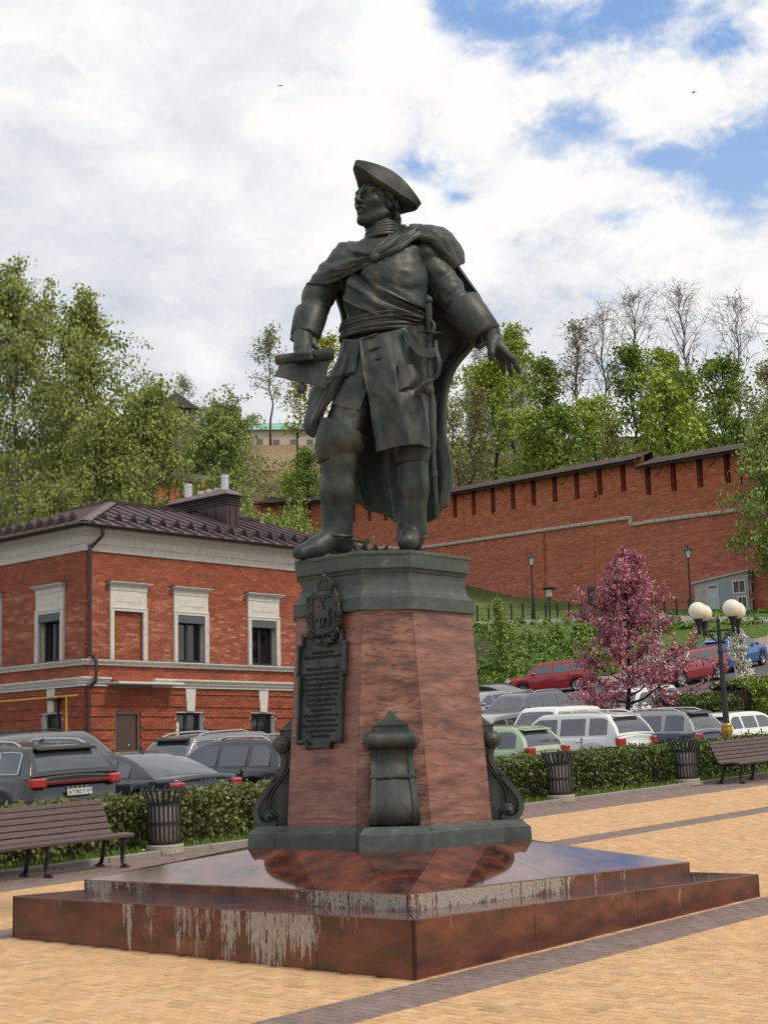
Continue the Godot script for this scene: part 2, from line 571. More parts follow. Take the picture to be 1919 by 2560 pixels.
	M.leaf.backlight = Color(0.45, 0.5, 0.3)
	M.petal = mat(Color.WHITE, 0.7, 0.0, true)
	M.petal.backlight_enabled = true
	M.petal.backlight = Color(0.5, 0.4, 0.42)
	var bark := tex(noise(S, 0.05, 4, 27), null, 256, 6.0)
	M.bark = tri_map(mat(Color.WHITE, 0.95, 0.0, true), tex(noise(S, 0.04, 4, 28), grey(0.6, 1.0), 256), Vector3(1, 0.4, 1), bark, 0.7)
	# wood of the benches
	M.bench = tri_map(mat(Color.WHITE, 0.5), tex(noise(S, 0.02, 5, 29), ramp([[0.0, lin(0.060, 0.032, 0.032)], [1.0, lin(0.125, 0.078, 0.074)]]), 256), Vector3(0.6, 6.0, 6.0))
	M.globe = mat(lin(0.80, 0.74, 0.62), 0.35)
	M.globe.subsurf_scatter_enabled = true
	M.globe.subsurf_scatter_strength = 0.3
	M.gold = mat(lin(0.42, 0.24, 0.045), 0.4, 0.5)
	# cars
	M.tyre = mat(lin(0.012, 0.012, 0.012), 0.85)
	M.rim = mat(lin(0.42, 0.42, 0.43), 0.3, 0.8)
	M.glass = mat(lin(0.15, 0.16, 0.175), 0.03, 0.75)
	M.chrome = mat(lin(0.62, 0.62, 0.62), 0.15, 0.95)
	M.tail = mat(lin(0.36, 0.012, 0.015), 0.12)
	M.tail.clearcoat_enabled = true
	M.lamp = mat(lin(0.62, 0.62, 0.62), 0.1)
	M.plastic = mat(lin(0.015, 0.015, 0.016), 0.6)
	M.plate = mat(lin(0.72, 0.72, 0.72), 0.5)
	M.ink = mat(lin(0.01, 0.01, 0.012), 0.6)
	M.kiosk = tri_map(mat(Color.WHITE, 0.7), tex(noise(S, 0.02, 4, 30), ramp([[0.0, lin(0.36, 0.33, 0.31)], [1.0, lin(0.48, 0.45, 0.42)]]), 256), Vector3(0.3, 0.3, 0.3))
	M.kiosk_grey = mat(lin(0.30, 0.33, 0.38), 0.6)
	M.white = mat(lin(0.66, 0.65, 0.62), 0.6)
	M.mesh_grille = mat(lin(0.10, 0.085, 0.08), 0.7)

func speckle(m: StandardMaterial3D, t: Texture2D, scale: float) -> void:
	m.detail_enabled = true
	m.detail_albedo = t
	m.detail_blend_mode = BaseMaterial3D.BLEND_MODE_MUL
	m.detail_uv_layer = BaseMaterial3D.DETAIL_UV_2
	m.uv2_triplanar = true
	m.uv2_scale = Vector3(scale, scale, scale)

func paint(r: float, g: float, b: float, metal := 0.25) -> StandardMaterial3D:
	var m := mat(lin(r, g, b), 0.35, metal)
	m.clearcoat_enabled = true
	m.clearcoat = 1.0
	m.clearcoat_roughness = 0.04
	return m

# courses of old brick, some bricks burnt dark, some bleached
func fort_texture() -> Texture2D:
	var r := RandomNumberGenerator.new()
	r.seed = 99
	var n := noise(FastNoiseLite.TYPE_SIMPLEX_SMOOTH, 0.008, 5, 41)
	var im := Image.create(768, 1024, false, Image.FORMAT_RGB8)
	var bh := 16
	var bw := 48
	for row in 64:
		var shift := (row % 2) * bw / 2
		var drift := r.randf_range(-0.05, 0.05)
		for k in 16:
			var nn := n.get_noise_2d(k * 48.0, row * 16.0 * 2.5)
			var f := r.randf_range(0.90, 1.07) + drift + nn * 0.10
			var c := Color(0.70, 0.40, 0.315) * f
			var p := r.randf()
			if p < 0.05: c = c.lerp(Color(0.80, 0.60, 0.52), 0.6)
			elif p < 0.12: c = c.darkened(0.2)
			c.a = 1
			im.fill_rect(Rect2i(k * bw + shift, row * bh, bw, bh), Color(0.62, 0.42, 0.33) * (0.9 + nn * 0.1))
			im.fill_rect(Rect2i(k * bw + shift + 1, row * bh + 1, bw - 3, bh - 3), c)
			if k * bw + shift + bw > 768: im.fill_rect(Rect2i(0, row * bh + 1, bw / 2 - 2, bh - 3), c)
	return ImageTexture.create_from_image(im)

# ---------------------------------------------------------------- ground
func sheet(b: MB, x0: float, x1: float, nx: int, z0: float, z1: float, nz: int, height: Callable, tone: Callable) -> void:
	var rows := []
	var tones := PackedColorArray()
	for j in nz + 1:
		var row := PackedVector3Array()
		var z := lerpf(z0, z1, float(j) / nz)
		for i in nx + 1:
			var x := lerpf(x0, x1, float(i) / nx)
			row.append(W(x, height.call(x, z), z))
			tones.append(tone.call(x, z))
		rows.append(row)
	var at := b.c.size()
	b.loft(rows)
	for k in tones.size(): b.c[at + k] = tones[k]

func terrain() -> void:
	var root := structure("terrain", "grassy ground rising into a hillside behind the square")
	var nz := noise(FastNoiseLite.TYPE_SIMPLEX_SMOOTH, 0.09, 4, 51)
	var tone := func(x: float, z: float) -> Color:
		var g := Color(0.115, 0.20, 0.030)
		var wood := Color(0.075, 0.090, 0.030)
		var litter := Color(0.155, 0.105, 0.060)
		var q: float = nz.get_noise_2d(x, z)
		var c := g.lerp(Color(0.17, 0.20, 0.055), clampf(q * 0.9 + 0.25, 0, 0.6))
		# bare earth on the bank, and the leaf litter of the wooded slope
		var earth := exp(-pow((x - 3.5) / 3.0, 2) - pow((z - 90.0) / 2.6, 2))
		c = c.lerp(Color(0.055, 0.040, 0.028), clampf(earth * 1.3 + q * 0.5 * earth, 0, 1))
		var woods := ss(116, 128, z)
		c = c.lerp(wood.lerp(litter, clampf(0.45 + q * 1.4, 0, 1)), woods)
		var sand := exp(-pow((x + 12.5) / 5.0, 2) - pow((z - 188.0) / 13.0, 2))
		return c.lerp(Color(0.42, 0.29, 0.17), clampf(sand * 1.5 + q * 0.4 * sand, 0, 1))
	var h := func(x: float, z: float) -> float: return ground(x, z) - 0.12 * (1.0 - ss(54, 64, z)) + nz.get_noise_2d(x * 1.3, z * 1.3) * 0.35 * ss(84, 92, z) * (1.0 + ss(120, 170, z) * 2.0)
	var b := MB.new()
	sheet(b, -60, 60, 60, -20, 60, 40, h, tone)
	sheet(b, -60, 60, 100, 60, 140, 90, h, tone)
	sheet(b, -60, 60, 60, 140, 300, 60, h, tone)
	sheet(b, -60, -400, 20, -20, 300, 60, h, tone)
	sheet(b, 60, 400, 20, -20, 300, 60, h, tone)
	sheet(b, -1500, 1500, 60, 300, 2400, 40, h, tone)
	sheet(b, -1500, 1500, 40, -1500, -20, 20, h, tone)
	sheet(b, -1500, -400, 20, -20, 300, 30, h, tone)
	sheet(b, 400, 1500, 20, -20, 300, 30, h, tone)
	part(b, "ground", M.grass, root)
	# the car park beyond the hedge and the street that climbs out of it
	var park := structure("car_park", "grey asphalt car park between the hedges and the bank")
	b = MB.new()
	var rows := []
	for j in 31:
		var row := PackedVector3Array()
		for i in 61:
			var u := lerpf(-30.0, 70.0, i / 60.0)
			var v := lerpf(13.6, 62.0, j / 30.0)
			var p := sq(u, v)
			row.append(W(p.x, ground(p.x, -p.z) + 0.035 * ss(50, 56, -p.z) - 0.5 * ss(79.0, 83.0, -p.z), -p.z))
		rows.append(row)
	b.loft(rows)
	part(b, "asphalt", M.asphalt, park)
	var road := structure("road", "street climbing from the car park to the upper right")
	b = MB.new()
	var walk := MB.new()
	rows = []
	var wrows := []
	var krows := []
	for j in 40:
		var f := j / 39.0
		var cx := lerpf(-6.0, 44.0, f)
		var cz := 77.0 + 0.3 * maxf(cx - 8.0, 0.0) + 0.006 * pow(maxf(cx - 8.0, 0.0), 2)
		var row := PackedVector3Array()
		for i in 9:
			var z := cz + lerpf(-7.0, 3.4, i / 8.0)
			row.append(W(cx, ground(cx, z) + 0.06, z))
		rows.append(row)
		var w2 := PackedVector3Array()
		for q in [[3.4, 0.05], [3.42, 0.19], [4.6, 0.21], [5.8, 0.21], [5.82, -0.1]]: w2.append(W(cx, ground(cx, cz + q[0]) + q[1], cz + q[0]))
		wrows.append(w2)
		var w3 := PackedVector3Array()
		for q in [[-9.4, -0.1], [-9.38, 0.18], [-7.02, 0.18], [-7.0, 0.05]]: w3.append(W(cx, ground(cx, cz + q[0]) + q[1], cz + q[0]))
		krows.append(w3)
	b.loft(rows)
	part(b, "carriageway", M.asphalt, road)
	walk.loft(wrows)
	walk.loft(krows.slice(16))
	part(walk, "kerbed_footway", M.pavement, road)

# ---------------------------------------------------------------- the paved square
const BANDS := [[-9.0, -0.70, 0], [-0.70, -0.06, 1], [-0.06, 5.36, 0], [5.36, 6.0, 1], [6.0, 9.16, 0], [9.16, 10.86, 1]]

func square_paving() -> void:
	var root := structure("paved_square", "square of buff block paving crossed by grey-brown bands")
	var bed := MB.new()
	for band in BANDS:
		bed.col = Color(0.47, 0.29, 0.15) if band[2] == 0 else Color(0.175, 0.125, 0.11)
		var rows := []
		for j in 2:
			var row := PackedVector3Array()
			for i in 41: row.append(sq(lerpf(-16.0, 60.0, i / 40.0), band[j], -0.006))
			rows.append(row)
		bed.loft(rows)
	part(bed, "joint_bed", M.paver, root)
	var kerb := MB.new()
	kerb.col = Color(0.5, 0.45, 0.42)
	var up := slope_normal()
	var bas := Basis(-(up.cross(dirV())).normalized(), up, Vector3.ZERO)
	var bu := (dirU() - up * dirU().dot(up)).normalized()
	var bv := bu.cross(up) * -1.0
	bv = up.cross(bu) if up.cross(bu).dot(dirV()) > 0 else bu.cross(up)
	var B := Basis(bu, up, -bv)
	for k in 60:
		kerb.cbox(sq(-14.0 + k, 10.93, 0.0), Vector3(0.99, 0.16, 0.10), 0.012, B)
	part(kerb, "kerb", M.kerb, root)
	# blocks laid in herringbone, cut off along the edges of each band
	var L := 0.2
	var w := 0.1
	var shared := {}
	var near := []
	var rest := MB.new()
	for band in BANDS:
		var off := Vector2(rng.randf() * 0.1, rng.randf() * 0.1)
		for i in range(-170, 420):
			for j in range(int(floor((band[0] - off.y) / w)) - 2, int(ceil((band[1] - off.y) / w)) + 1):
				var m := posmod(i - j, 4)
				if m != 0 and m != 3: continue
				var a := Vector2(i * w + off.x, j * w + off.y)
				var s := Vector2(L, w) if m == 0 else Vector2(w, L)
				var v0 := maxf(a.y, band[0])
				var v1 := minf(a.y + s.y, band[1])
				if v1 - v0 < 0.02: continue
				var mid := Vector2(a.x + s.x * 0.5, (v0 + v1) * 0.5)
				if mid.x > 0.03 and mid.x < 5.33 and mid.y > 0.03 and mid.y < 5.33: continue
				var p := sq(mid.x, mid.y)
				var z := -p.z
				if z < 9.0 or z > 36.0 or absf(p.x) > 0.33 * z + 0.3: continue
				var t := rng.randf_range(0.86, 1.08)
				var c := Color(0.655, 0.405, 0.205) if band[2] == 0 else Color(0.245, 0.175, 0.155)
				if band[2] == 0:
					var q := rng.randf()
					if q < 0.25: c = c.lerp(Color(0.67, 0.45, 0.27), rng.randf())
					elif q < 0.33: c = c.lerp(Color(0.44, 0.30, 0.17), rng.randf() * 0.8)
				elif rng.randf() < 0.3: c = c.lerp(Color(0.25, 0.20, 0.185), rng.randf())
				c = c * t
				c.a = 1.0
				var tilt := Basis(bu, rng.randfn(0, 0.006)) * Basis(bv, rng.randfn(0, 0.006)) * B
				var T := Transform3D(tilt, p + up * rng.randf_range(-0.0015, 0.0015))
				var whole := v1 - v0 > s.y - 0.001
				if whole and z < 15.0 and absf(p.x) < 0.27 * z: near.append([z, T, m, c])
				else:
					rest.col = c
					paver_shape(rest, Vector2(s.x, v1 - v0), T)
	near.sort_custom(func(x, y): return x[0] < y[0])
	for k in near.size():
		var q: Array = near[k]
		var s := Vector2(L, w) if q[2] == 0 else Vector2(w, L)
		if k >= 300:
			rest.col = q[3]
			paver_shape(rest, s, q[1])
			continue
		var grade := int(roundf(q[3].g * 40.0))
		var key := "%d %d" % [q[2], grade]
		if not shared.has(key):
			var b := MB.new()
			b.col = q[3]
			paver_shape(b, s, Transform3D.IDENTITY)
			shared[key] = b.mesh(M.paver)
		put(shared[key], "paver", root, q[1])
	tag(part(rest, "pavers", M.paver, root), "", "", "", "stuff")

func paver_shape(b: MB, s: Vector2, T: Transform3D) -> void:
	var h := s * 0.5 - Vector2(0.0018, 0.0018)
	var i := h - Vector2(0.004, 0.004)
	var q := [Vector3(-i.x, 0, i.y), Vector3(i.x, 0, i.y), Vector3(i.x, 0, -i.y), Vector3(-i.x, 0, -i.y)]
	var o := [Vector3(-h.x, -0.009, h.y), Vector3(h.x, -0.009, h.y), Vector3(h.x, -0.009, -h.y), Vector3(-h.x, -0.009, -h.y)]
	b.quad(T * q[0], T * q[1], T * q[2], T * q[3])
	for k in 4: b.quad(T * o[k], T * o[(k + 1) % 4], T * q[(k + 1) % 4], T * q[k])

# ---------------------------------------------------------------- the stepped granite plinth
const HL := 2.6825
const HU := 2.18

# white lime runs: spots of [middle, half width, strength, share of the height they reach down]
func runs_image(sd: int, spots: Array, w := 1024, h := 96) -> Texture2D:
	var n := noise(FastNoiseLite.TYPE_SIMPLEX_SMOOTH, 1.0, 3, sd)
	var fine := noise(FastNoiseLite.TYPE_SIMPLEX_SMOOTH, 1.0, 4, sd + 9)
	var im := Image.create(w, h, false, Image.FORMAT_RGBA8)
	for x in w:
		var u := x / float(w)
		var s := 0.0
		var reach := 0.0
		for q in spots:
			var g := exp(-pow((u - q[0]) / q[1], 2))
			s += q[2] * g
			reach = maxf(reach, q[3] * g)
		var column := n.get_noise_2d(x * 0.09, 3.0) * 0.9 + n.get_noise_2d(x * 0.021, 90.0) * 0.5
		var length := reach * (0.75 + 0.6 * n.get_noise_2d(x * 0.13, 40.0))
		for y in h:
			var v := y / float(h)
			var run := s * 0.9 + column - 0.55 + 0.75 * fine.get_noise_2d(x * 0.16, y * 0.035 + x * 0.01) + 0.35 * fine.get_noise_2d(x * 0.3, y * 0.16)
			run -= ss(length - 0.12, length + 0.1, v) * 1.4
			var a := ss(0.0, 0.16, run) * clampf(s * 1.6, 0, 1) * 0.92
			if x < 2 or x > w - 3 or y < 1 or y > h - 2: a = 0.0
			var k := 0.60 + 0.16 * fine.get_noise_2d(x * 0.2, y * 0.06)
			im.set_pixel(x, y, Color(k * 1.02, k * 0.97, k * 0.91, a))
	return ImageTexture.create_from_image(im)

func stained(t: Texture2D) -> StandardMaterial3D:
	var m: StandardMaterial3D = M.polished.duplicate()
	m.uv2_triplanar = false
	m.uv2_scale = Vector3.ONE
	m.detail_albedo = t
	m.detail_blend_mode = BaseMaterial3D.BLEND_MODE_MIX
	m.roughness = 0.16
	return m

# upright slab: front face with uv u0..u1, edges cut; T: x along, y up, z out
func facing_slab(b: MB, x0: float, x1: float, y0: float, y1: float, thick: float, u0: float, u1: float, T: Transform3D) -> void:
	var ch := 0.006
	var q := func(x: float, y: float, z: float) -> Vector3: return T * Vector3(x, y, z)
	b.quad(q.call(x0 + ch, y0, 0.0), q.call(x1 - ch, y0, 0.0), q.call(x1 - ch, y1 - ch, 0.0), q.call(x0 + ch, y1 - ch, 0.0), Vector2(u0, 0), Vector2(u1, 1))
	var z := Vector2.ZERO
	b.quad(q.call(x0 + ch, y1 - ch, 0.0), q.call(x1 - ch, y1 - ch, 0.0), q.call(x1 - ch, y1, -ch), q.call(x0 + ch, y1, -ch), z, z)
	b.quad(q.call(x0 + ch, y1, -ch), q.call(x1 - ch, y1, -ch), q.call(x1 - ch, y1, -thick), q.call(x0 + ch, y1, -thick), z, z)
	b.quad(q.call(x1 - ch, y0, 0.0), q.call(x1, y0, -ch), q.call(x1, y1 - ch, -ch), q.call(x1 - ch, y1 - ch, 0.0), z, z)
	b.quad(q.call(x0, y0, -ch), q.call(x0 + ch, y0, 0.0), q.call(x0 + ch, y1 - ch, 0.0), q.call(x0, y1 - ch, -ch), z, z)
	b.quad(q.call(x1, y0, -ch), q.call(x1, y0, -thick), q.call(x1, y1, -thick), q.call(x1, y1 - ch, -ch), z, z)
	b.quad(q.call(x0, y0, -thick), q.call(x0, y0, -ch), q.call(x0, y1 - ch, -ch), q.call(x0, y1, -thick), z, z)

# lying slab over a flat polygon (counter-clockwise from above), shrunk by the joint
func lying_slab(b: MB, poly: Array, joint := 0.0022, thick := 0.03) -> void:
	var mid := Vector3.ZERO
	for p in poly: mid += p
	mid /= poly.size()
	var nn: Vector3 = (poly[1] - poly[0]).cross(poly[2] - poly[0]).normalized()
	var top := PackedVector3Array()
	var K := poly.size()
	for k in K:
		var e0: Vector3 = (poly[k] - poly[(k + K - 1) % K]).normalized()
		var e1: Vector3 = (poly[(k + 1) % K] - poly[k]).normalized()
		var m: Vector3 = nn.cross(e0) + nn.cross(e1)
		top.append(poly[k] + m * (joint * 2.0 / maxf(0.5, m.length_squared())))
	b.fan(top)
	for k in K: b.quad(top[k] - nn * thick, top[(k + 1) % K] - nn * thick, top[(k + 1) % K], top[k])

func plinth() -> void:
	var root := thing("stepped_plinth", "low stepped plinth of polished red granite streaked with white lime", "plinth", MON, deg_to_rad(2.8))
	var low_left := stained(runs_image(5, [[0.345, 0.010, 0.95, 1.0], [0.33, 0.004, 0.7, 0.6], [0.12, 0.05, 0.30, 0.4], [0.40, 0.03, 0.42, 0.8], [0.48, 0.015, 0.8, 1.0], [0.53, 0.035, 0.6, 0.9], [0.60, 0.03, 0.7, 0.9], [0.70, 0.075, 1.25, 1.1], [0.78, 0.03, 0.8, 0.8], [0.87, 0.02, 0.35, 0.5]]))
	var low_right := stained(runs_image(6, [[0.52, 0.03, 0.3, 0.4], [0.72, 0.02, 0.35, 0.5], [0.10, 0.05, 0.2, 0.3]]))
	var up_left := stained(runs_image(7, [[0.06, 0.07, 1.2, 1.2], [0.20, 0.05, 0.55, 1.0], [0.30, 0.02, 0.5, 0.9], [0.44, 0.02, 0.4, 0.8], [0.80, 0.13, 0.95, 1.2], [0.95, 0.08, 1.1, 1.3]]))
	var up_right := stained(runs_image(8, [[0.12, 0.16, 1.25, 1.4], [0.32, 0.14, 1.2, 1.4], [0.47, 0.06, 0.9, 1.3], [0.62, 0.015, 0.5, 1.0], [0.72, 0.02, 0.5, 0.9]]))
	var core := MB.new()
	var rot := Basis(Vector3.UP, PI / 4)
	core.box(Vector3(0, 0.14, 0), Vector3(HL * 2 - 0.05, 0.56, HL * 2 - 0.05), rot)
	core.box(Vector3(0, 0.41, 0), Vector3(HU * 2 - 0.04, 0.30, HU * 2 - 0.04), rot)
	part(core, "core", M.joint, root)
	for k in 4:
		var out := Vector3(0, 0, 1).rotated(Vector3.UP, PI / 4 + k * PI / 2)
		var along := Vector3.UP.cross(out)
		for step in 2:
			var h: float = [HL, HU][step]
			var T := Transform3D(Basis(along, Vector3.UP, out), out * h)
			var cuts: Array = [[-1.0, -0.42, 0.16, 1.0], [-1.0, -0.3, 0.3, 1.0]][step] if k % 2 == 0 else [[-1.0, -0.46, 0.12, 0.6, 1.0], [-1.0, -0.5, 0.02, 0.42, 1.0]][step]
			var m: Material = M.polished
			if k == 3: m = [low_left, up_left][step]
			if k == 0: m = [low_right, up_right][step]
			for c in cuts.size() - 1:
				var b := MB.new()
				var x0: float = cuts[c] * h + (0.0012 if c else 0.0)
				var x1: float = cuts[c + 1] * h - (0.0012 if c < cuts.size() - 2 else 0.0)
				facing_slab(b, x0, x1, [-0.15, 0.40][step], [0.426, 0.567][step], 0.03, (cuts[c] + 1) / 2, (cuts[c + 1] + 1) / 2, T)
				part(b, "side_slab", m, root, m != M.polished)
		# treads of the lower step
		var T2 := Transform3D(Basis(along, Vector3.UP, out), Vector3.ZERO)
		for c in 4:
			var a0 := -1.0 + c * 0.5
			var a1 := a0 + 0.5
			var b := MB.new()
			lying_slab(b, [T2 * Vector3(a0 * HL, 0.4272, HL - 0.008), T2 * Vector3(a1 * HL, 0.4272, HL - 0.008), T2 * Vector3(a1 * HU, 0.4272, HU - 0.02), T2 * Vector3(a0 * HU, 0.4272, HU - 0.02)], 0.001)
			part(b, "tread_slab", M.polished, root)
		# the sloping top: a corner slab and two slabs to each side
		var R := (HU - 0.006) * sqrt(2.0)
		var cdir := Vector3(0, 0, 1).rotated(Vector3.UP, k * PI / 2)
		var cside := Vector3.UP.cross(cdir)
		var D := 1.33
		var c := 0.40
		var y0 := 0.5685
		var y1 := 0.85
		var corner := cdir * R + Vector3(0, y0, 0)
		var b2 := MB.new()
		lying_slab(b2, [corner, cdir * D + cside * c + Vector3(0, y1, 0), cdir * D - cside * c + Vector3(0, y1, 0)])
		part(b2, "corner_slab", M.polished, root)
		var corner2 := cside * R + Vector3(0, y0, 0)
		var in0 := cdir * D + cside * c + Vector3(0, y1, 0)
		var in1 := cside * D + cdir * c + Vector3(0, y1, 0)
		b2 = MB.new()
		var om := corner.lerp(corner2, 0.46)
		var im := in0.lerp(in1, 0.46)
		lying_slab(b2, [corner, om, im, in0])
		part(b2, "sloping_slab", M.polished, root)
		b2 = MB.new()
		lying_slab(b2, [om, corner2, in1, im])
		part(b2, "sloping_slab", M.polished, root)

# ---------------------------------------------------------------- the pedestal
func octagon(D: float, c: float, y: float) -> PackedVector3Array:
	var p := PackedVector3Array()
	for k in 4:
		var d := Vector3(0, 0, 1).rotated(Vector3.UP, k * PI / 2)
		var s := Vector3.UP.cross(d)
		p.append(d * D - s * c + Vector3(0, y, 0))
		p.append(d * D + s * c + Vector3(0, y, 0))
	return p

func rings(b: MB, prof: Array) -> void:
	for r in prof.size() - 1:
		var lo := octagon(prof[r][1], prof[r][2], prof[r][0])
		var hi := octagon(prof[r + 1][1], prof[r + 1][2], prof[r + 1][0])
		for k in 8: b.quad(lo[k], lo[(k + 1) % 8], hi[(k + 1) % 8], hi[k])

func pedestal() -> void:
	var root := thing("pedestal", "tapering red granite pedestal with green bronze mouldings, crest and plaque", "pedestal", MON, deg_to_rad(2.8))
	# granite shaft of eight slabs
	var lo := octagon(1.025, 0.36, 1.02)
	var hi := octagon(0.90, 0.245, 3.16)
	var mid := Vector3(0, 2.1, 0)
	for k in 8:
		var b := MB.new()
		var a0 := lo[k]
		var a1 := lo[(k + 1) % 8]
		var a2 := hi[(k + 1) % 8]
		var a3 := hi[k]
		var nn := (a1 - a0).cross(a3 - a0).normalized()
		var j := (a1 - a0).normalized() * 0.0025
		b.quad(a0 + j, a1 - j, a2 - j, a3 + j)
		b.quad(a1 - j, a1 - j - nn * 0.03, a2 - j - nn * 0.03, a2 - j)
		b.quad(a0 + j - nn * 0.03, a0 + j, a3 + j, a3 + j - nn * 0.03)
		part(b, "granite_slab", M.granite, root)
	var core := MB.new()
	rings(core, [[1.0, 1.018, 0.353], [3.16, 0.893, 0.238]])
	part(core, "joint_core", tri_map(mat(Color.WHITE, 0.9), tex(noise(0, 0.05, 3, 61), ramp([[0.0, lin(0.2, 0.1, 0.07)], [1.0, lin(0.4, 0.24, 0.17)]]), 128), Vector3.ONE), root)
	# foot of green bronze: a plain band, a hollow above it, a block under each scroll
	var b := MB.new()
	rings(b, [[0.80, 1.15, 0.37], [0.985, 1.14, 0.37], [0.995, 1.135, 0.37], [1.02, 1.075, 0.36], [1.045, 1.045, 0.355], [1.052, 1.02, 0.35]])
	part(b, "foot_moulding", M.bronze_green, root)
	for k in 4:
		var T := Transform3D(Basis(Vector3.UP, k * PI / 2), Vector3.ZERO)
		scroll_bracket(root, T)
	# head: band, hollow frieze and cap
	b = MB.new()
	rings(b, [[3.140, 0.86, 0.22], [3.145, 0.935, 0.262], [3.275, 0.93, 0.262], [3.285, 0.92, 0.258], [3.31, 0.885, 0.25], [3.345, 0.862, 0.24], [3.40, 0.848, 0.236], [3.47, 0.842, 0.232], [3.515, 0.845, 0.232], [3.53, 0.858, 0.236], [3.56, 0.862, 0.238], [3.565, 0.892, 0.245], [3.69, 0.900, 0.248], [3.705, 0.910, 0.25], [3.728, 0.908, 0.25], [3.735, 0.900, 0.246]])
	var lid := octagon(0.900, 0.246, 3.735)
	b.ring_cap(lid)
	part(b, "bronze_cap", M.bronze_green, root)
	plaque(root)

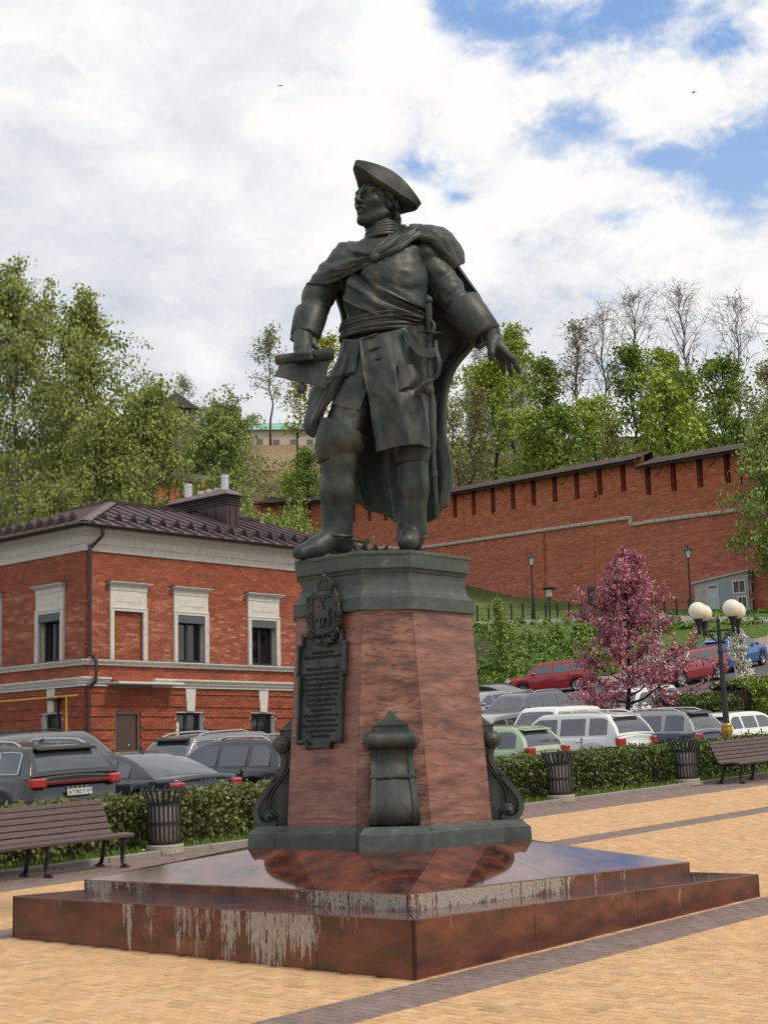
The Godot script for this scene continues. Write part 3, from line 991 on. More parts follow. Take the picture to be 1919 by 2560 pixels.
func scroll_bracket(root: Node3D, T: Transform3D) -> void:
	# T turns a bracket that faces +z; the profile runs outwards (z) and up (y)
	var g := Node3D.new()
	g.name = "scroll_bracket"
	root.add_child(g, true)
	g.transform = T
	var m: Material = M.bronze
	# block under it
	var b := MB.new()
	var prof := [[0.82, 1.425, 0.345], [0.985, 1.415, 0.34], [0.992, 1.41, 0.336], [1.015, 1.375, 0.31], [1.04, 1.35, 0.295], [1.055, 1.345, 0.29]]
	for r in prof.size() - 1:
		var p: Array = prof[r]
		var q: Array = prof[r + 1]
		b.quad(Vector3(-p[2], p[0], p[1]), Vector3(p[2], p[0], p[1]), Vector3(q[2], q[0], q[1]), Vector3(-q[2], q[0], q[1]))
		b.quad(Vector3(p[2], p[0], p[1]), Vector3(p[2], p[0], 1.0), Vector3(q[2], q[0], 1.0), Vector3(q[2], q[0], q[1]))
		b.quad(Vector3(-p[2], p[0], 1.0), Vector3(-p[2], p[0], p[1]), Vector3(-q[2], q[0], q[1]), Vector3(-q[2], q[0], 1.0))
	b.quad(Vector3(-0.29, 1.055, 1.345), Vector3(0.29, 1.055, 1.345), Vector3(0.29, 1.055, 1.0), Vector3(-0.29, 1.055, 1.0))
	part(b, "foot_block", M.bronze_green, g)
	# the S-shaped front: a ribbon with raised margins, between two side plates
	var pts := PackedVector2Array([Vector2(1.095, 1.80), Vector2(1.062, 1.73), Vector2(1.062, 1.66), Vector2(1.092, 1.585), Vector2(1.158, 1.495), Vector2(1.25, 1.39), Vector2(1.325, 1.285), Vector2(1.35, 1.185), Vector2(1.318, 1.10), Vector2(1.25, 1.06), Vector2(1.18, 1.065), Vector2(1.14, 1.10)])
	var path := smooth2(pts, 5)
	b = MB.new()
	var K := path.size()
	var cross := [[-0.215, -0.03], [-0.215, 0.022], [-0.165, 0.022], [-0.155, 0.004], [-0.07, 0.010], [0.0, 0.013], [0.07, 0.010], [0.155, 0.004], [0.165, 0.022], [0.215, 0.022], [0.215, -0.03]]
	var rows := []
	for q in cross:
		var row := PackedVector3Array()
		for k in K:
			var d := (path[mini(k + 1, K - 1)] - path[maxi(k - 1, 0)]).normalized()
			var nn := Vector2(-d.y, d.x)
			var f := k / float(K - 1)
			var wide := lerpf(0.96, 1.12, ss(0.3, 0.75, f))
			var o: Vector2 = path[k] + nn * float(q[1])
			row.append(Vector3(float(q[0]) * wide, o.y, o.x))
		rows.append(row)
	for r in rows.size() - 1:
		var pr := [rows[r], rows[r + 1]]
		b.loft(pr, false, true)
	part(b, "ribbon", m, g)
	# a waist band across the ribbon
	b = MB.new()
	b.cbox(Vector3(0, 1.515, 1.158), Vector3(0.45, 0.045, 0.05), 0.01, Basis(Vector3.RIGHT, 0.7))
	part(b, "waist_band", m, g)
	# side plates, with a fillet following the curve and a knob in each eye
	for s in [-1.0, 1.0]:
		b = MB.new()
		var poly := PackedVector2Array()
		for k in range(0, K - 4): poly.append(path[k] - Vector2(0.012, 0.0))
		poly.append(Vector2(1.10, 1.06))
		poly.append(Vector2(0.99, 1.05))
		poly.append(Vector2(0.965, 1.98))
		poly.append(Vector2(1.07, 1.98))
		var P := Transform3D(Basis(Vector3(0, 0, 1) * s, Vector3.UP, Vector3(-1, 0, 0) * s) if false else Basis(Vector3(0, 0, 1), Vector3.UP, Vector3(s, 0, 0)), Vector3(s * 0.15, 0, 0))
		if s > 0: P.basis = Basis(Vector3(0, 0, 1), Vector3(0, 1, 0), Vector3(1, 0, 0))
		b.prism(poly, -0.02, 0.02, P)
		part(b, "side_plate", m, g)
		b = MB.new()
		var fil := smooth2(PackedVector2Array([Vector2(0.985, 1.70), Vector2(1.01, 1.62), Vector2(1.06, 1.55), Vector2(1.10, 1.49), Vector2(1.135, 1.45), Vector2(1.18, 1.38), Vector2(1.205, 1.30), Vector2(1.21, 1.21)]), 4)
		var tube := PackedVector3Array()
		for p in fil: tube.append(Vector3(s * 0.172, p.y, p.x))
		b.tube(tube, PackedFloat32Array([0.022]), 8)
		part(b, "fillet", m, g)
		b = MB.new()
		b.lathe(PackedVector2Array([Vector2(0.088, -0.05), Vector2(0.088, 0.012), Vector2(0.078, 0.026), Vector2(0.066, 0.024), Vector2(0.062, 0.03), Vector2(0.055, 0.055), Vector2(0.03, 0.075), Vector2(0.0, 0.08)]), 20, Transform3D(Basis(Vector3.UP, Vector3(s, 0, 0), Vector3(0, 0, 1)), Vector3(s * 0.175, 1.135, 1.21)))
		part(b, "knob", m, g)
		b = MB.new()
		b.lathe(PackedVector2Array([Vector2(0.086, -0.05), Vector2(0.086, 0.012), Vector2(0.076, 0.024), Vector2(0.05, 0.05), Vector2(0.025, 0.064), Vector2(0.0, 0.068)]), 20, Transform3D(Basis(Vector3.UP, Vector3(s, 0, 0), Vector3(0, 0, 1)), Vector3(s * 0.21, 1.862, 1.07)))
		part(b, "knob", m, g)
	# the roll at the top
	b = MB.new()
	b.lathe(PackedVector2Array([Vector2(0.0, -0.24), Vector2(0.075, -0.24), Vector2(0.088, -0.22), Vector2(0.09, 0.0), Vector2(0.088, 0.22), Vector2(0.075, 0.24), Vector2(0.0, 0.24)]), 24, Transform3D(Basis(Vector3(0, 0, -1), Vector3.RIGHT, Vector3.DOWN), Vector3(0, 1.862, 1.075)))
	part(b, "roll", m, g)
	# block and peaked cover
	b = MB.new()
	b.box(Vector3(0, 1.955, 1.0), Vector3(0.33, 0.085, 0.18))
	var cv := [[1.998, 0.158, 1.092], [2.004, 0.165, 1.10], [2.012, 0.165, 1.10], [2.03, 0.125, 1.07], [2.06, 0.085, 1.03], [2.10, 0.048, 0.995], [2.15, 0.012, 0.965]]
	for r in cv.size() - 1:
		var p: Array = cv[r]
		var q: Array = cv[r + 1]
		b.quad(Vector3(-p[1], p[0], p[2]), Vector3(p[1], p[0], p[2]), Vector3(q[1], q[0], q[2]), Vector3(-q[1], q[0], q[2]))
		b.quad(Vector3(p[1], p[0], p[2]), Vector3(p[1], p[0], 0.9), Vector3(q[1], q[0], 0.9), Vector3(q[1], q[0], q[2]))
		b.quad(Vector3(-p[1], p[0], 0.9), Vector3(-p[1], p[0], p[2]), Vector3(-q[1], q[0], q[2]), Vector3(-q[1], q[0], 0.9))
	part(b, "peaked_cover", m, g)

func smooth2(p: PackedVector2Array, k: int) -> PackedVector2Array:
	var out := PackedVector2Array()
	for i in p.size() - 1:
		for j in k:
			out.append(p[i].cubic_interpolate(p[i + 1], p[maxi(i - 1, 0)], p[mini(i + 2, p.size() - 1)], float(j) / k))
	out.append(p[-1])
	return out

func smooth3(p: PackedVector3Array, k: int) -> PackedVector3Array:
	var out := PackedVector3Array()
	for i in p.size() - 1:
		for j in k:
			out.append(p[i].cubic_interpolate(p[i + 1], p[maxi(i - 1, 0)], p[mini(i + 2, p.size() - 1)], float(j) / k))
	out.append(p[-1])
	return out

func text_mesh(words: String, size: float, depth: float, m: Material, bold := true, font := "Droid Serif") -> TextMesh:
	var t := TextMesh.new()
	var f := SystemFont.new()
	f.font_names = PackedStringArray([font])
	f.font_weight = 700 if bold else 400
	t.font = f
	t.text = words
	t.font_size = 16
	t.pixel_size = size / 16.0
	t.depth = depth
	t.curve_step = 1.5
	t.material = m
	return t

func plaque(root: Node3D) -> void:
	var g := Node3D.new()
	g.name = "plaque"
	root.add_child(g, true)
	# frame of the left-hand face: x along it, y up its slope, z out
	var n := Vector3(-0.7071, 0.0785, 0.7071).normalized()
	var x := Vector3(0.7071, 0, 0.7071)
	var y := n.cross(x)
	var F := Transform3D(Basis(x, y, n), Vector3(-0.6895, 1.02, 0.6895) * Vector3(1, 1, 1))
	g.transform = F
	var Y := func(h: float) -> float: return (h - 1.02) * 1.003
	var c := -0.035
	var out := PackedVector2Array()
	for p in [[0.17, 1.805], [0.17, 1.86], [0.305, 1.86], [0.305, 2.53], [0.335, 2.53], [0.335, 2.84], [0.285, 2.84], [0.285, 2.95]]: out.append(Vector2(c + p[0], Y.call(p[1])))
	for k in range(7, -1, -1): out.append(Vector2(2 * c - out[k].x, out[k].y))
	var b := MB.new()
	b.prism(out, -0.01, 0.028, Transform3D.IDENTITY, 0.004)
	part(b, "panel", M.bronze, g)
	b = MB.new()
	for k in out.size():
		var a := out[k]
		var d := out[(k + 1) % out.size()]
		var e := (d - a).normalized()
		var inn := Vector2(-e.y, e.x) * 0.015
		var m := (a + d) * 0.5 + inn
		b.cbox(Vector3(m.x, m.y, 0.038), Vector3(a.distance_to(d) + (0.0 if k % 2 else 0.02), 0.03, 0.062), 0.006, Basis(Vector3(0, 0, 1), e.angle()))
	part(b, "rim", M.bronze, g)
	var lines := ["ИЗ УКАЗА ПЕТРА I", "О НИЖЕГОРОДСКОЙ ГУБЕРНИИ", "", "«Губернию учинить особо,", "города писать к нижней губернии", "Нижний Новгород и Алатырь,", "Балахну, Муром, Арзамас,", "Гороховец, Юрьевец Польской,", "и на Суре реке, Курмыш,", "Василь, Ядрин, Юрьев,", "Лысково, село Павлово,", "Городец и иные", "губернатору быть в Нижнем", "Январь 26 дня 1714 года.", "Указ сей послать в губернии", "и ведать им всё вместе", "Великий Пётр»"]
	for k in lines.size():
		if lines[k] == "": continue
		var top := k < 2
		var t := text_mesh(lines[k], 0.031 if top else 0.033, 0.012, M.letter, true)
		var o := put(t, "inscription_line", g)
		var hgt: float = 2.755 - k * 0.044 if top else 2.70 - (k - 1) * 0.0515
		o.position = Vector3(c, Y.call(hgt), 0.031)
		var wide := t.get_aabb().size.x
		o.scale = Vector3(minf(1.0, 0.53 / maxf(wide, 0.01)), 1.15, 1)
	b = MB.new()
	b.box(Vector3(c, Y.call(2.625), 0.03), Vector3(0.14, 0.006, 0.012))
	part(b, "rule", M.bronze, g)
	crest(root, F)

func crest(root: Node3D, F: Transform3D) -> void:
	var g := Node3D.new()
	g.name = "coat_of_arms"
	root.add_child(g, true)
	var n := Vector3(-0.7071, 0.03, 0.7071).normalized()
	var x := Vector3(0.7071, 0, 0.7071)
	g.transform = Transform3D(Basis(x, n.cross(x), n), F * Vector3(0.0, 2.11, 0.03))
	# shield, its rim, and the walking stag in relief
	var half := [Vector2(0.0, -0.205), Vector2(0.018, -0.18), Vector2(0.13, -0.165), Vector2(0.155, -0.14), Vector2(0.155, 0.185)]
	var sh := PackedVector2Array(half)
	for k in range(4, 0, -1): sh.append(Vector2(-half[k].x, half[k].y))
	var b := MB.new()
	b.prism(sh, -0.02, 0.05, Transform3D.IDENTITY, 0.004)
	part(b, "shield", M.bronze, g)
	b = MB.new()
	for k in sh.size():
		var a := sh[k]
		var d := sh[(k + 1) % sh.size()]
		b.rod(Vector3(a.x, a.y, 0.054), Vector3(d.x, d.y, 0.054), 0.013, -1, 6)
	part(b, "shield_rim", M.bronze, g)
	b = MB.new()
	var stag := PackedVector2Array([Vector2(-0.105, -0.015), Vector2(-0.09, 0.03), Vector2(-0.045, 0.045), Vector2(-0.03, 0.07), Vector2(-0.028, 0.10), Vector2(-0.065, 0.085), Vector2(-0.075, 0.105), Vector2(-0.03, 0.135), Vector2(-0.005, 0.12), Vector2(0.01, 0.06), Vector2(0.06, 0.045), Vector2(0.085, 0.05), Vector2(0.095, 0.075), Vector2(0.103, 0.045), Vector2(0.085, 0.0), Vector2(0.105, -0.05), Vector2(0.095, -0.125), Vector2(0.075, -0.125), Vector2(0.08, -0.055), Vector2(0.05, -0.02), Vector2(0.0, -0.12), Vector2(-0.02, -0.12), Vector2(0.015, -0.02), Vector2(-0.02, -0.025), Vector2(-0.03, -0.125), Vector2(-0.048, -0.125), Vector2(-0.05, -0.02), Vector2(-0.085, -0.06), Vector2(-0.1, -0.055)])
	b.prism(stag, 0.045, 0.072, Transform3D.IDENTITY, 0.002)
	for s in [-1.0, 1.0]:
		b.tube(smooth3(PackedVector3Array([Vector3(-0.02, 0.13, 0.062), Vector3(-0.02 + 0.03 * s, 0.145, 0.062), Vector3(-0.015 + 0.035 * s, 0.175, 0.062)]), 4), PackedFloat32Array([0.006]), 5)
	part(b, "stag", M.bronze, g)
	# oak leaves and a ribbon round the shield
	for k in 40:
		var a := -PI / 2 + TAU * (k + 0.5) / 40.0
		if absf(wrapf(a - PI / 2, -PI, PI)) < 0.55: continue
		var q := Vector2(cos(a) * 0.235, sin(a) * 0.275)
		q.x *= 0.92 if absf(sin(a)) < 0.6 else 1.0
		b = MB.new()
		var ang := a + rng.randf_range(-0.5, 0.5) + (0.9 if cos(a) > 0 else -0.9)
		var len := rng.randf_range(0.055, 0.078)
		oak_leaf(b, Transform3D(Basis(Vector3(0, 0, 1), ang) * Basis(Vector3.RIGHT, rng.randf_range(-0.4, 0.4)), Vector3(q.x, q.y, 0.035 + rng.randf() * 0.02)), len)
		part(b, "oak_leaf", M.bronze, g)
	b = MB.new()
	for s in [-1.0, 1.0]:
		var r := PackedVector3Array()
		for k in 24:
			var f := k / 23.0
			r.append(Vector3(s * (0.19 + 0.018 * sin(f * 14.0)), lerpf(0.2, -0.19, f), 0.05 + 0.015 * cos(f * 14.0)))
		b.tube(r, PackedFloat32Array([0.022]), 6, true, 0.4)
	part(b, "ribbon_scroll", M.bronze, g)
	# crown
	b = MB.new()
	b.cbox(Vector3(0, 0.225, 0.04), Vector3(0.2, 0.045, 0.05), 0.008)
	b.cbox(Vector3(0, 0.20, 0.04), Vector3(0.26, 0.015, 0.06), 0.005)
	for k in 5:
		var q := -0.08 + k * 0.04
		b.ball(Vector3(q, 0.262, 0.045), Vector3(0.013, 0.02, 0.013), Basis.IDENTITY, 8, 5)
	for s in [-1.0, -0.25, 0.25, 1.0]:
		b.tube(smooth3(PackedVector3Array([Vector3(0.085 * s, 0.25, 0.03), Vector3(0.095 * s, 0.32, 0.03), Vector3(0.03 * s, 0.385, 0.03)]), 5), PackedFloat32Array([0.013]), 6)
	b.ball(Vector3(0, 0.31, 0.0), Vector3(0.085, 0.075, 0.035), Basis.IDENTITY, 14, 8)
	b.ball(Vector3(0, 0.40, 0.035), Vector3(0.024, 0.024, 0.024), Basis.IDENTITY, 10, 6)
	b.box(Vector3(0, 0.45, 0.035), Vector3(0.012, 0.06, 0.012))
	b.box(Vector3(0, 0.455, 0.035), Vector3(0.042, 0.012, 0.012))
	part(b, "crown", M.bronze, g)

func oak_leaf(b: MB, T: Transform3D, l: float) -> void:
	var rows := []
	for k in 7:
		var f := k / 6.0
		var w := l * 0.42 * sin(PI * clampf(f, 0.04, 0.97)) * (1.0 if k % 2 else 0.72)
		var z := 0.012 * sin(PI * f)
		rows.append(PackedVector3Array([T * Vector3((f - 0.5) * l * 1.6, -w, -0.004), T * Vector3((f - 0.5) * l * 1.6, -w * 0.5, z + 0.010), T * Vector3((f - 0.5) * l * 1.6, 0, z + 0.004), T * Vector3((f - 0.5) * l * 1.6, w * 0.5, z + 0.010), T * Vector3((f - 0.5) * l * 1.6, w, -0.004)]))
	b.loft(rows, false, true)

# ---------------------------------------------------------------- figures in bronze
# a field of distances on a grid, joined with smooth minima and meshed as surface nets
class Field:
	var o: Vector3
	var h: float
	var nx: int
	var ny: int
	var nz: int
	var f := PackedFloat32Array()
	var folds: FastNoiseLite

	func _init(lo: Vector3, hi: Vector3, cell: float) -> void:
		o = lo
		h = cell
		nx = int((hi.x - lo.x) / cell) + 1
		ny = int((hi.y - lo.y) / cell) + 1
		nz = int((hi.z - lo.z) / cell) + 1
		f.resize(nx * ny * nz)
		f.fill(1.0)
		folds = FastNoiseLite.new()
		folds.noise_type = FastNoiseLite.TYPE_SIMPLEX_SMOOTH
		folds.fractal_type = FastNoiseLite.FRACTAL_RIDGED
		folds.fractal_octaves = 2
		folds.frequency = 2.4
		folds.seed = 5

	func span(lo: Vector3, hi: Vector3) -> PackedInt32Array:
		return PackedInt32Array([clampi(int((lo.x - o.x) / h), 0, nx - 1), clampi(int((hi.x - o.x) / h) + 1, 0, nx - 1), clampi(int((lo.y - o.y) / h), 0, ny - 1), clampi(int((hi.y - o.y) / h) + 1, 0, ny - 1), clampi(int((lo.z - o.z) / h), 0, nz - 1), clampi(int((hi.z - o.z) / h) + 1, 0, nz - 1)])

	# tapered limb; crease: amplitude, creases along it
	func limb(a: Vector3, b: Vector3, ra: float, rb: float, k := 0.05, crease := 0.0, count := 5.0) -> void:
		var m := maxf(ra, rb) + k + h * 2.0 + crease
		var q := span(Vector3(minf(a.x, b.x), minf(a.y, b.y), minf(a.z, b.z)) - Vector3(m, m, m), Vector3(maxf(a.x, b.x), maxf(a.y, b.y), maxf(a.z, b.z)) + Vector3(m, m, m))
		var ab := b - a
		var l2 := maxf(ab.length_squared(), 1e-9)
		for z in range(q[4], q[5] + 1):
			for y in range(q[2], q[3] + 1):
				var i := (z * ny + y) * nx + q[0]
				var p := Vector3(o.x + q[0] * h, o.y + y * h, o.z + z * h) - a
				for x in range(q[0], q[1] + 1):
					var t := clampf(p.dot(ab) / l2, 0.0, 1.0)
					var d := (p - ab * t).length() - lerpf(ra, rb, t)
					if crease > 0.0 and d < 0.08: d += crease * folds.get_noise_3d(p.x * 0.8 + t * count, p.y * 1.0 - t * count * 0.7, p.z * 0.8 + count) * clampf(1.0 - d / 0.08, 0.0, 1.0)
					var e := f[i]
					var w := k - absf(d - e)
					f[i] = minf(d, e) - (w * w / (4.0 * k) if w > 0.0 else 0.0)
					i += 1
					p.x += h

	func egg(c: Vector3, r: Vector3, k := 0.05, b := Basis.IDENTITY, carve := false) -> void:
		var m := maxf(r.x, maxf(r.y, r.z)) + k + h * 2.0
		var q := span(c - Vector3(m, m, m), c + Vector3(m, m, m))
		var inv := b.transposed()
		for z in range(q[4], q[5] + 1):
			for y in range(q[2], q[3] + 1):
				var i := (z * ny + y) * nx + q[0]
				for x in range(q[0], q[1] + 1):
					var p: Vector3 = inv * (Vector3(o.x + x * h, o.y + y * h, o.z + z * h) - c) / r
					var k0 := p.length()
					var k1 := (p / r).length()
					var d := (k0 - 1.0) * k0 / k1 if k1 > 1e-6 else -minf(r.x, minf(r.y, r.z))
					var e := f[i]
					if carve:
						d = -d
						var w2 := k - absf(d - e)
						f[i] = maxf(d, e) + (w2 * w2 / (4.0 * k) if w2 > 0.0 else 0.0)
					else:
						var w := k - absf(d - e)
						f[i] = minf(d, e) - (w * w / (4.0 * k) if w > 0.0 else 0.0)
					i += 1

	func above(level: float) -> void:
		for z in nz:
			for y in ny:
				var d := level - (o.y + y * h)
				if d < -0.1: continue
				var i := (z * ny + y) * nx
				for x in nx: f[i + x] = maxf(f[i + x], d)

	# small folds and hammering: noise added near the surface
	func ruffle(n: FastNoiseLite, amp: float, stretch: Vector3, lo := -100.0, hi := 100.0) -> void:
		for z in nz:
			for y in ny:
				var yy := o.y + y * h
				if yy < lo or yy > hi: continue
				var i := (z * ny + y) * nx
				for x in nx:
					if absf(f[i + x]) < h * 2.5:
						f[i + x] += amp * n.get_noise_3d((o.x + x * h) * stretch.x, yy * stretch.y, (o.z + z * h) * stretch.z)

	func at(x: int, y: int, z: int) -> float:
		return f[(clampi(z, 0, nz - 1) * ny + clampi(y, 0, ny - 1)) * nx + clampi(x, 0, nx - 1)]

	func to_mesh(b: MB, T := Transform3D.IDENTITY) -> void:
		var sx := 1
		var sy := nx
		var sz := nx * ny
		var slot := PackedInt32Array()
		slot.resize(f.size())
		slot.fill(-1)
		var lim := h * 3.2
		for z in nz - 1:
			for y in ny - 1:
				var i := (z * ny + y) * nx
				for x in nx - 1:
					var v0 := f[i]
					if absf(v0) > lim:
						i += 1
						continue
					var c := [v0, f[i + 1], f[i + sy], f[i + sy + 1], f[i + sz], f[i + sz + 1], f[i + sz + sy], f[i + sz + sy + 1]]
					var neg := 0
					for q in 8:
						if c[q] < 0.0: neg += 1
					if neg > 0 and neg < 8:
						var s := Vector3.ZERO
						var m := 0
						for e in 12:
							var qa: int = [0, 2, 4, 6, 0, 1, 4, 5, 0, 1, 2, 3][e]
							var qb: int = qa + [1, 1, 1, 1, 2, 2, 2, 2, 4, 4, 4, 4][e]
							var fa: float = c[qa]
							var fb: float = c[qb]
							if (fa < 0.0) != (fb < 0.0):
								var t := fa / (fa - fb)
								s += Vector3(qa & 1, (qa >> 1) & 1, qa >> 2).lerp(Vector3(qb & 1, (qb >> 1) & 1, qb >> 2), t)
								m += 1
						s /= m
						var g := Vector3((c[1] + c[3] + c[5] + c[7]) - (c[0] + c[2] + c[4] + c[6]), (c[2] + c[3] + c[6] + c[7]) - (c[0] + c[1] + c[4] + c[5]), (c[4] + c[5] + c[6] + c[7]) - (c[0] + c[1] + c[2] + c[3])).normalized()
						slot[i] = b.vert(T * (o + (Vector3(x, y, z) + s) * h), (T.basis * g).normalized())
					i += 1
		for z in range(1, nz - 1):
			for y in range(1, ny - 1):
				var i := (z * ny + y) * nx + 1
				for x in range(1, nx - 1):
					if slot[i] < 0 and absf(f[i]) > lim:
						i += 1
						continue
					var neg := f[i] < 0.0
					if neg != (f[i + sx] < 0.0): face(b, slot, i, sy, sz, neg)
					if neg != (f[i + sy] < 0.0): face(b, slot, i, sz, sx, neg)
					if neg != (f[i + sz] < 0.0): face(b, slot, i, sx, sy, neg)
					i += 1

	func face(b: MB, slot: PackedInt32Array, i: int, u: int, w: int, neg: bool) -> void:
		var p := slot[i]
		var q := slot[i - u]
		var r := slot[i - u - w]
		var s := slot[i - w]
		if p < 0 or q < 0 or r < 0 or s < 0: return
		if neg: b.idx.append_array(PackedInt32Array([p, r, q, p, s, r]))
		else: b.idx.append_array(PackedInt32Array([p, q, r, p, r, s]))

func lower(n: int, k: int) -> int:
	return clampi(k, 0, n - 1)

# cloth: a net of points (rows of columns), smoothed, given folds and a thickness
func cloth(b: MB, net: Array, sub: int, thick: float, fold := 0.0, folds := 3.0, phase := 0.0, along := false, crumple := 0.03) -> void:
	var creases := noise(FastNoiseLite.TYPE_SIMPLEX_SMOOTH, 1.9, 3, 91, 0.0, true)
	var R := net.size()
	var K: int = net[0].size()
	var cols := []
	for r in R: cols.append(smooth3(PackedVector3Array(net[r]), sub))
	var W2: int = cols[0].size()
	var rows := []
	for k in (R - 1) * sub + 1: rows.append(PackedVector3Array())
	for c in W2:
		var line := PackedVector3Array()
		for r in R: line.append(cols[r][c])
		var s := smooth3(line, sub)
		for k in s.size(): rows[k].append(s[k])
	var H := rows.size()
	var front := []
	var back := []
	for r in H:
		var fr := PackedVector3Array()
		var bk := PackedVector3Array()
		for c in W2:
			var du: Vector3 = rows[r][mini(c + 1, W2 - 1)] - rows[r][maxi(c - 1, 0)]
			var dv: Vector3 = rows[mini(r + 1, H - 1)][c] - rows[maxi(r - 1, 0)][c]
			var nn := du.cross(dv).normalized() * -1.0
			if nn.length_squared() < 0.5: nn = Vector3(0, 0, 1)
			var fu := c / float(W2 - 1)
			var fv := r / float(H - 1)
			if along: 
				var sw := fu
				fu = fv
				fv = sw
			var wob := 0.45 * sin(fv * 5.0 + fu * 3.0) + 0.3 * sin(fv * 11.0 + phase)
			var a := fold * (sin((fu * folds + phase) * TAU + wob) + 0.35 * sin((fu * folds * 2.3 + phase * 1.7) * TAU - wob * 2.0)) * (0.35 + 0.65 * fv if not along else 1.0)
			a += (crumple if fold >= 0.01 else fold * 0.6) * creases.get_noise_2d(fu * 2.2 + phase * 7.0, fv * (0.9 if not along else 0.6) + folds) * minf(1.0, 6.0 * minf(fv, 1.0 - fv) + 0.4)
			var p: Vector3 = rows[r][c] + nn * a
			fr.append(p + nn * thick * 0.5)
			bk.append(p - nn * thick * 0.5)
		front.append(fr)
		back.append(bk)
	b.loft(front, false, false)
	b.loft(back, false, true)
	for side in 2:
		var ef := PackedVector3Array()
		var eb := PackedVector3Array()
		for r in H:
			ef.append(front[r][0 if side == 0 else W2 - 1])
			eb.append(back[r][0 if side == 0 else W2 - 1])
		b.loft([ef, eb] if side == 0 else [eb, ef])
	b.loft([back[0], front[0]])
	b.loft([front[H - 1], back[H - 1]])

func tuck(b: MB, pts: PackedVector3Array, r: float, squash := 1.0, sides := 8) -> void:
	b.tube(smooth3(pts, 5), PackedFloat32Array([r]), sides, true, squash)

func hoop(c: Vector3, rx: float, rz: float, tilt: float, lean := 0.0, n := 28, wave := 0.0, waves := 7.0) -> PackedVector3Array:
	var p := PackedVector3Array()
	var B := Basis(Vector3(0, 0, 1), tilt) * Basis(Vector3.RIGHT, lean)
	for k in n:
		var a := TAU * k / n
		var w := 1.0 + wave * sin(a * waves)
		p.append(c + B * Vector3(cos(a) * rx * w, 0, -sin(a) * rz * w))
	return p

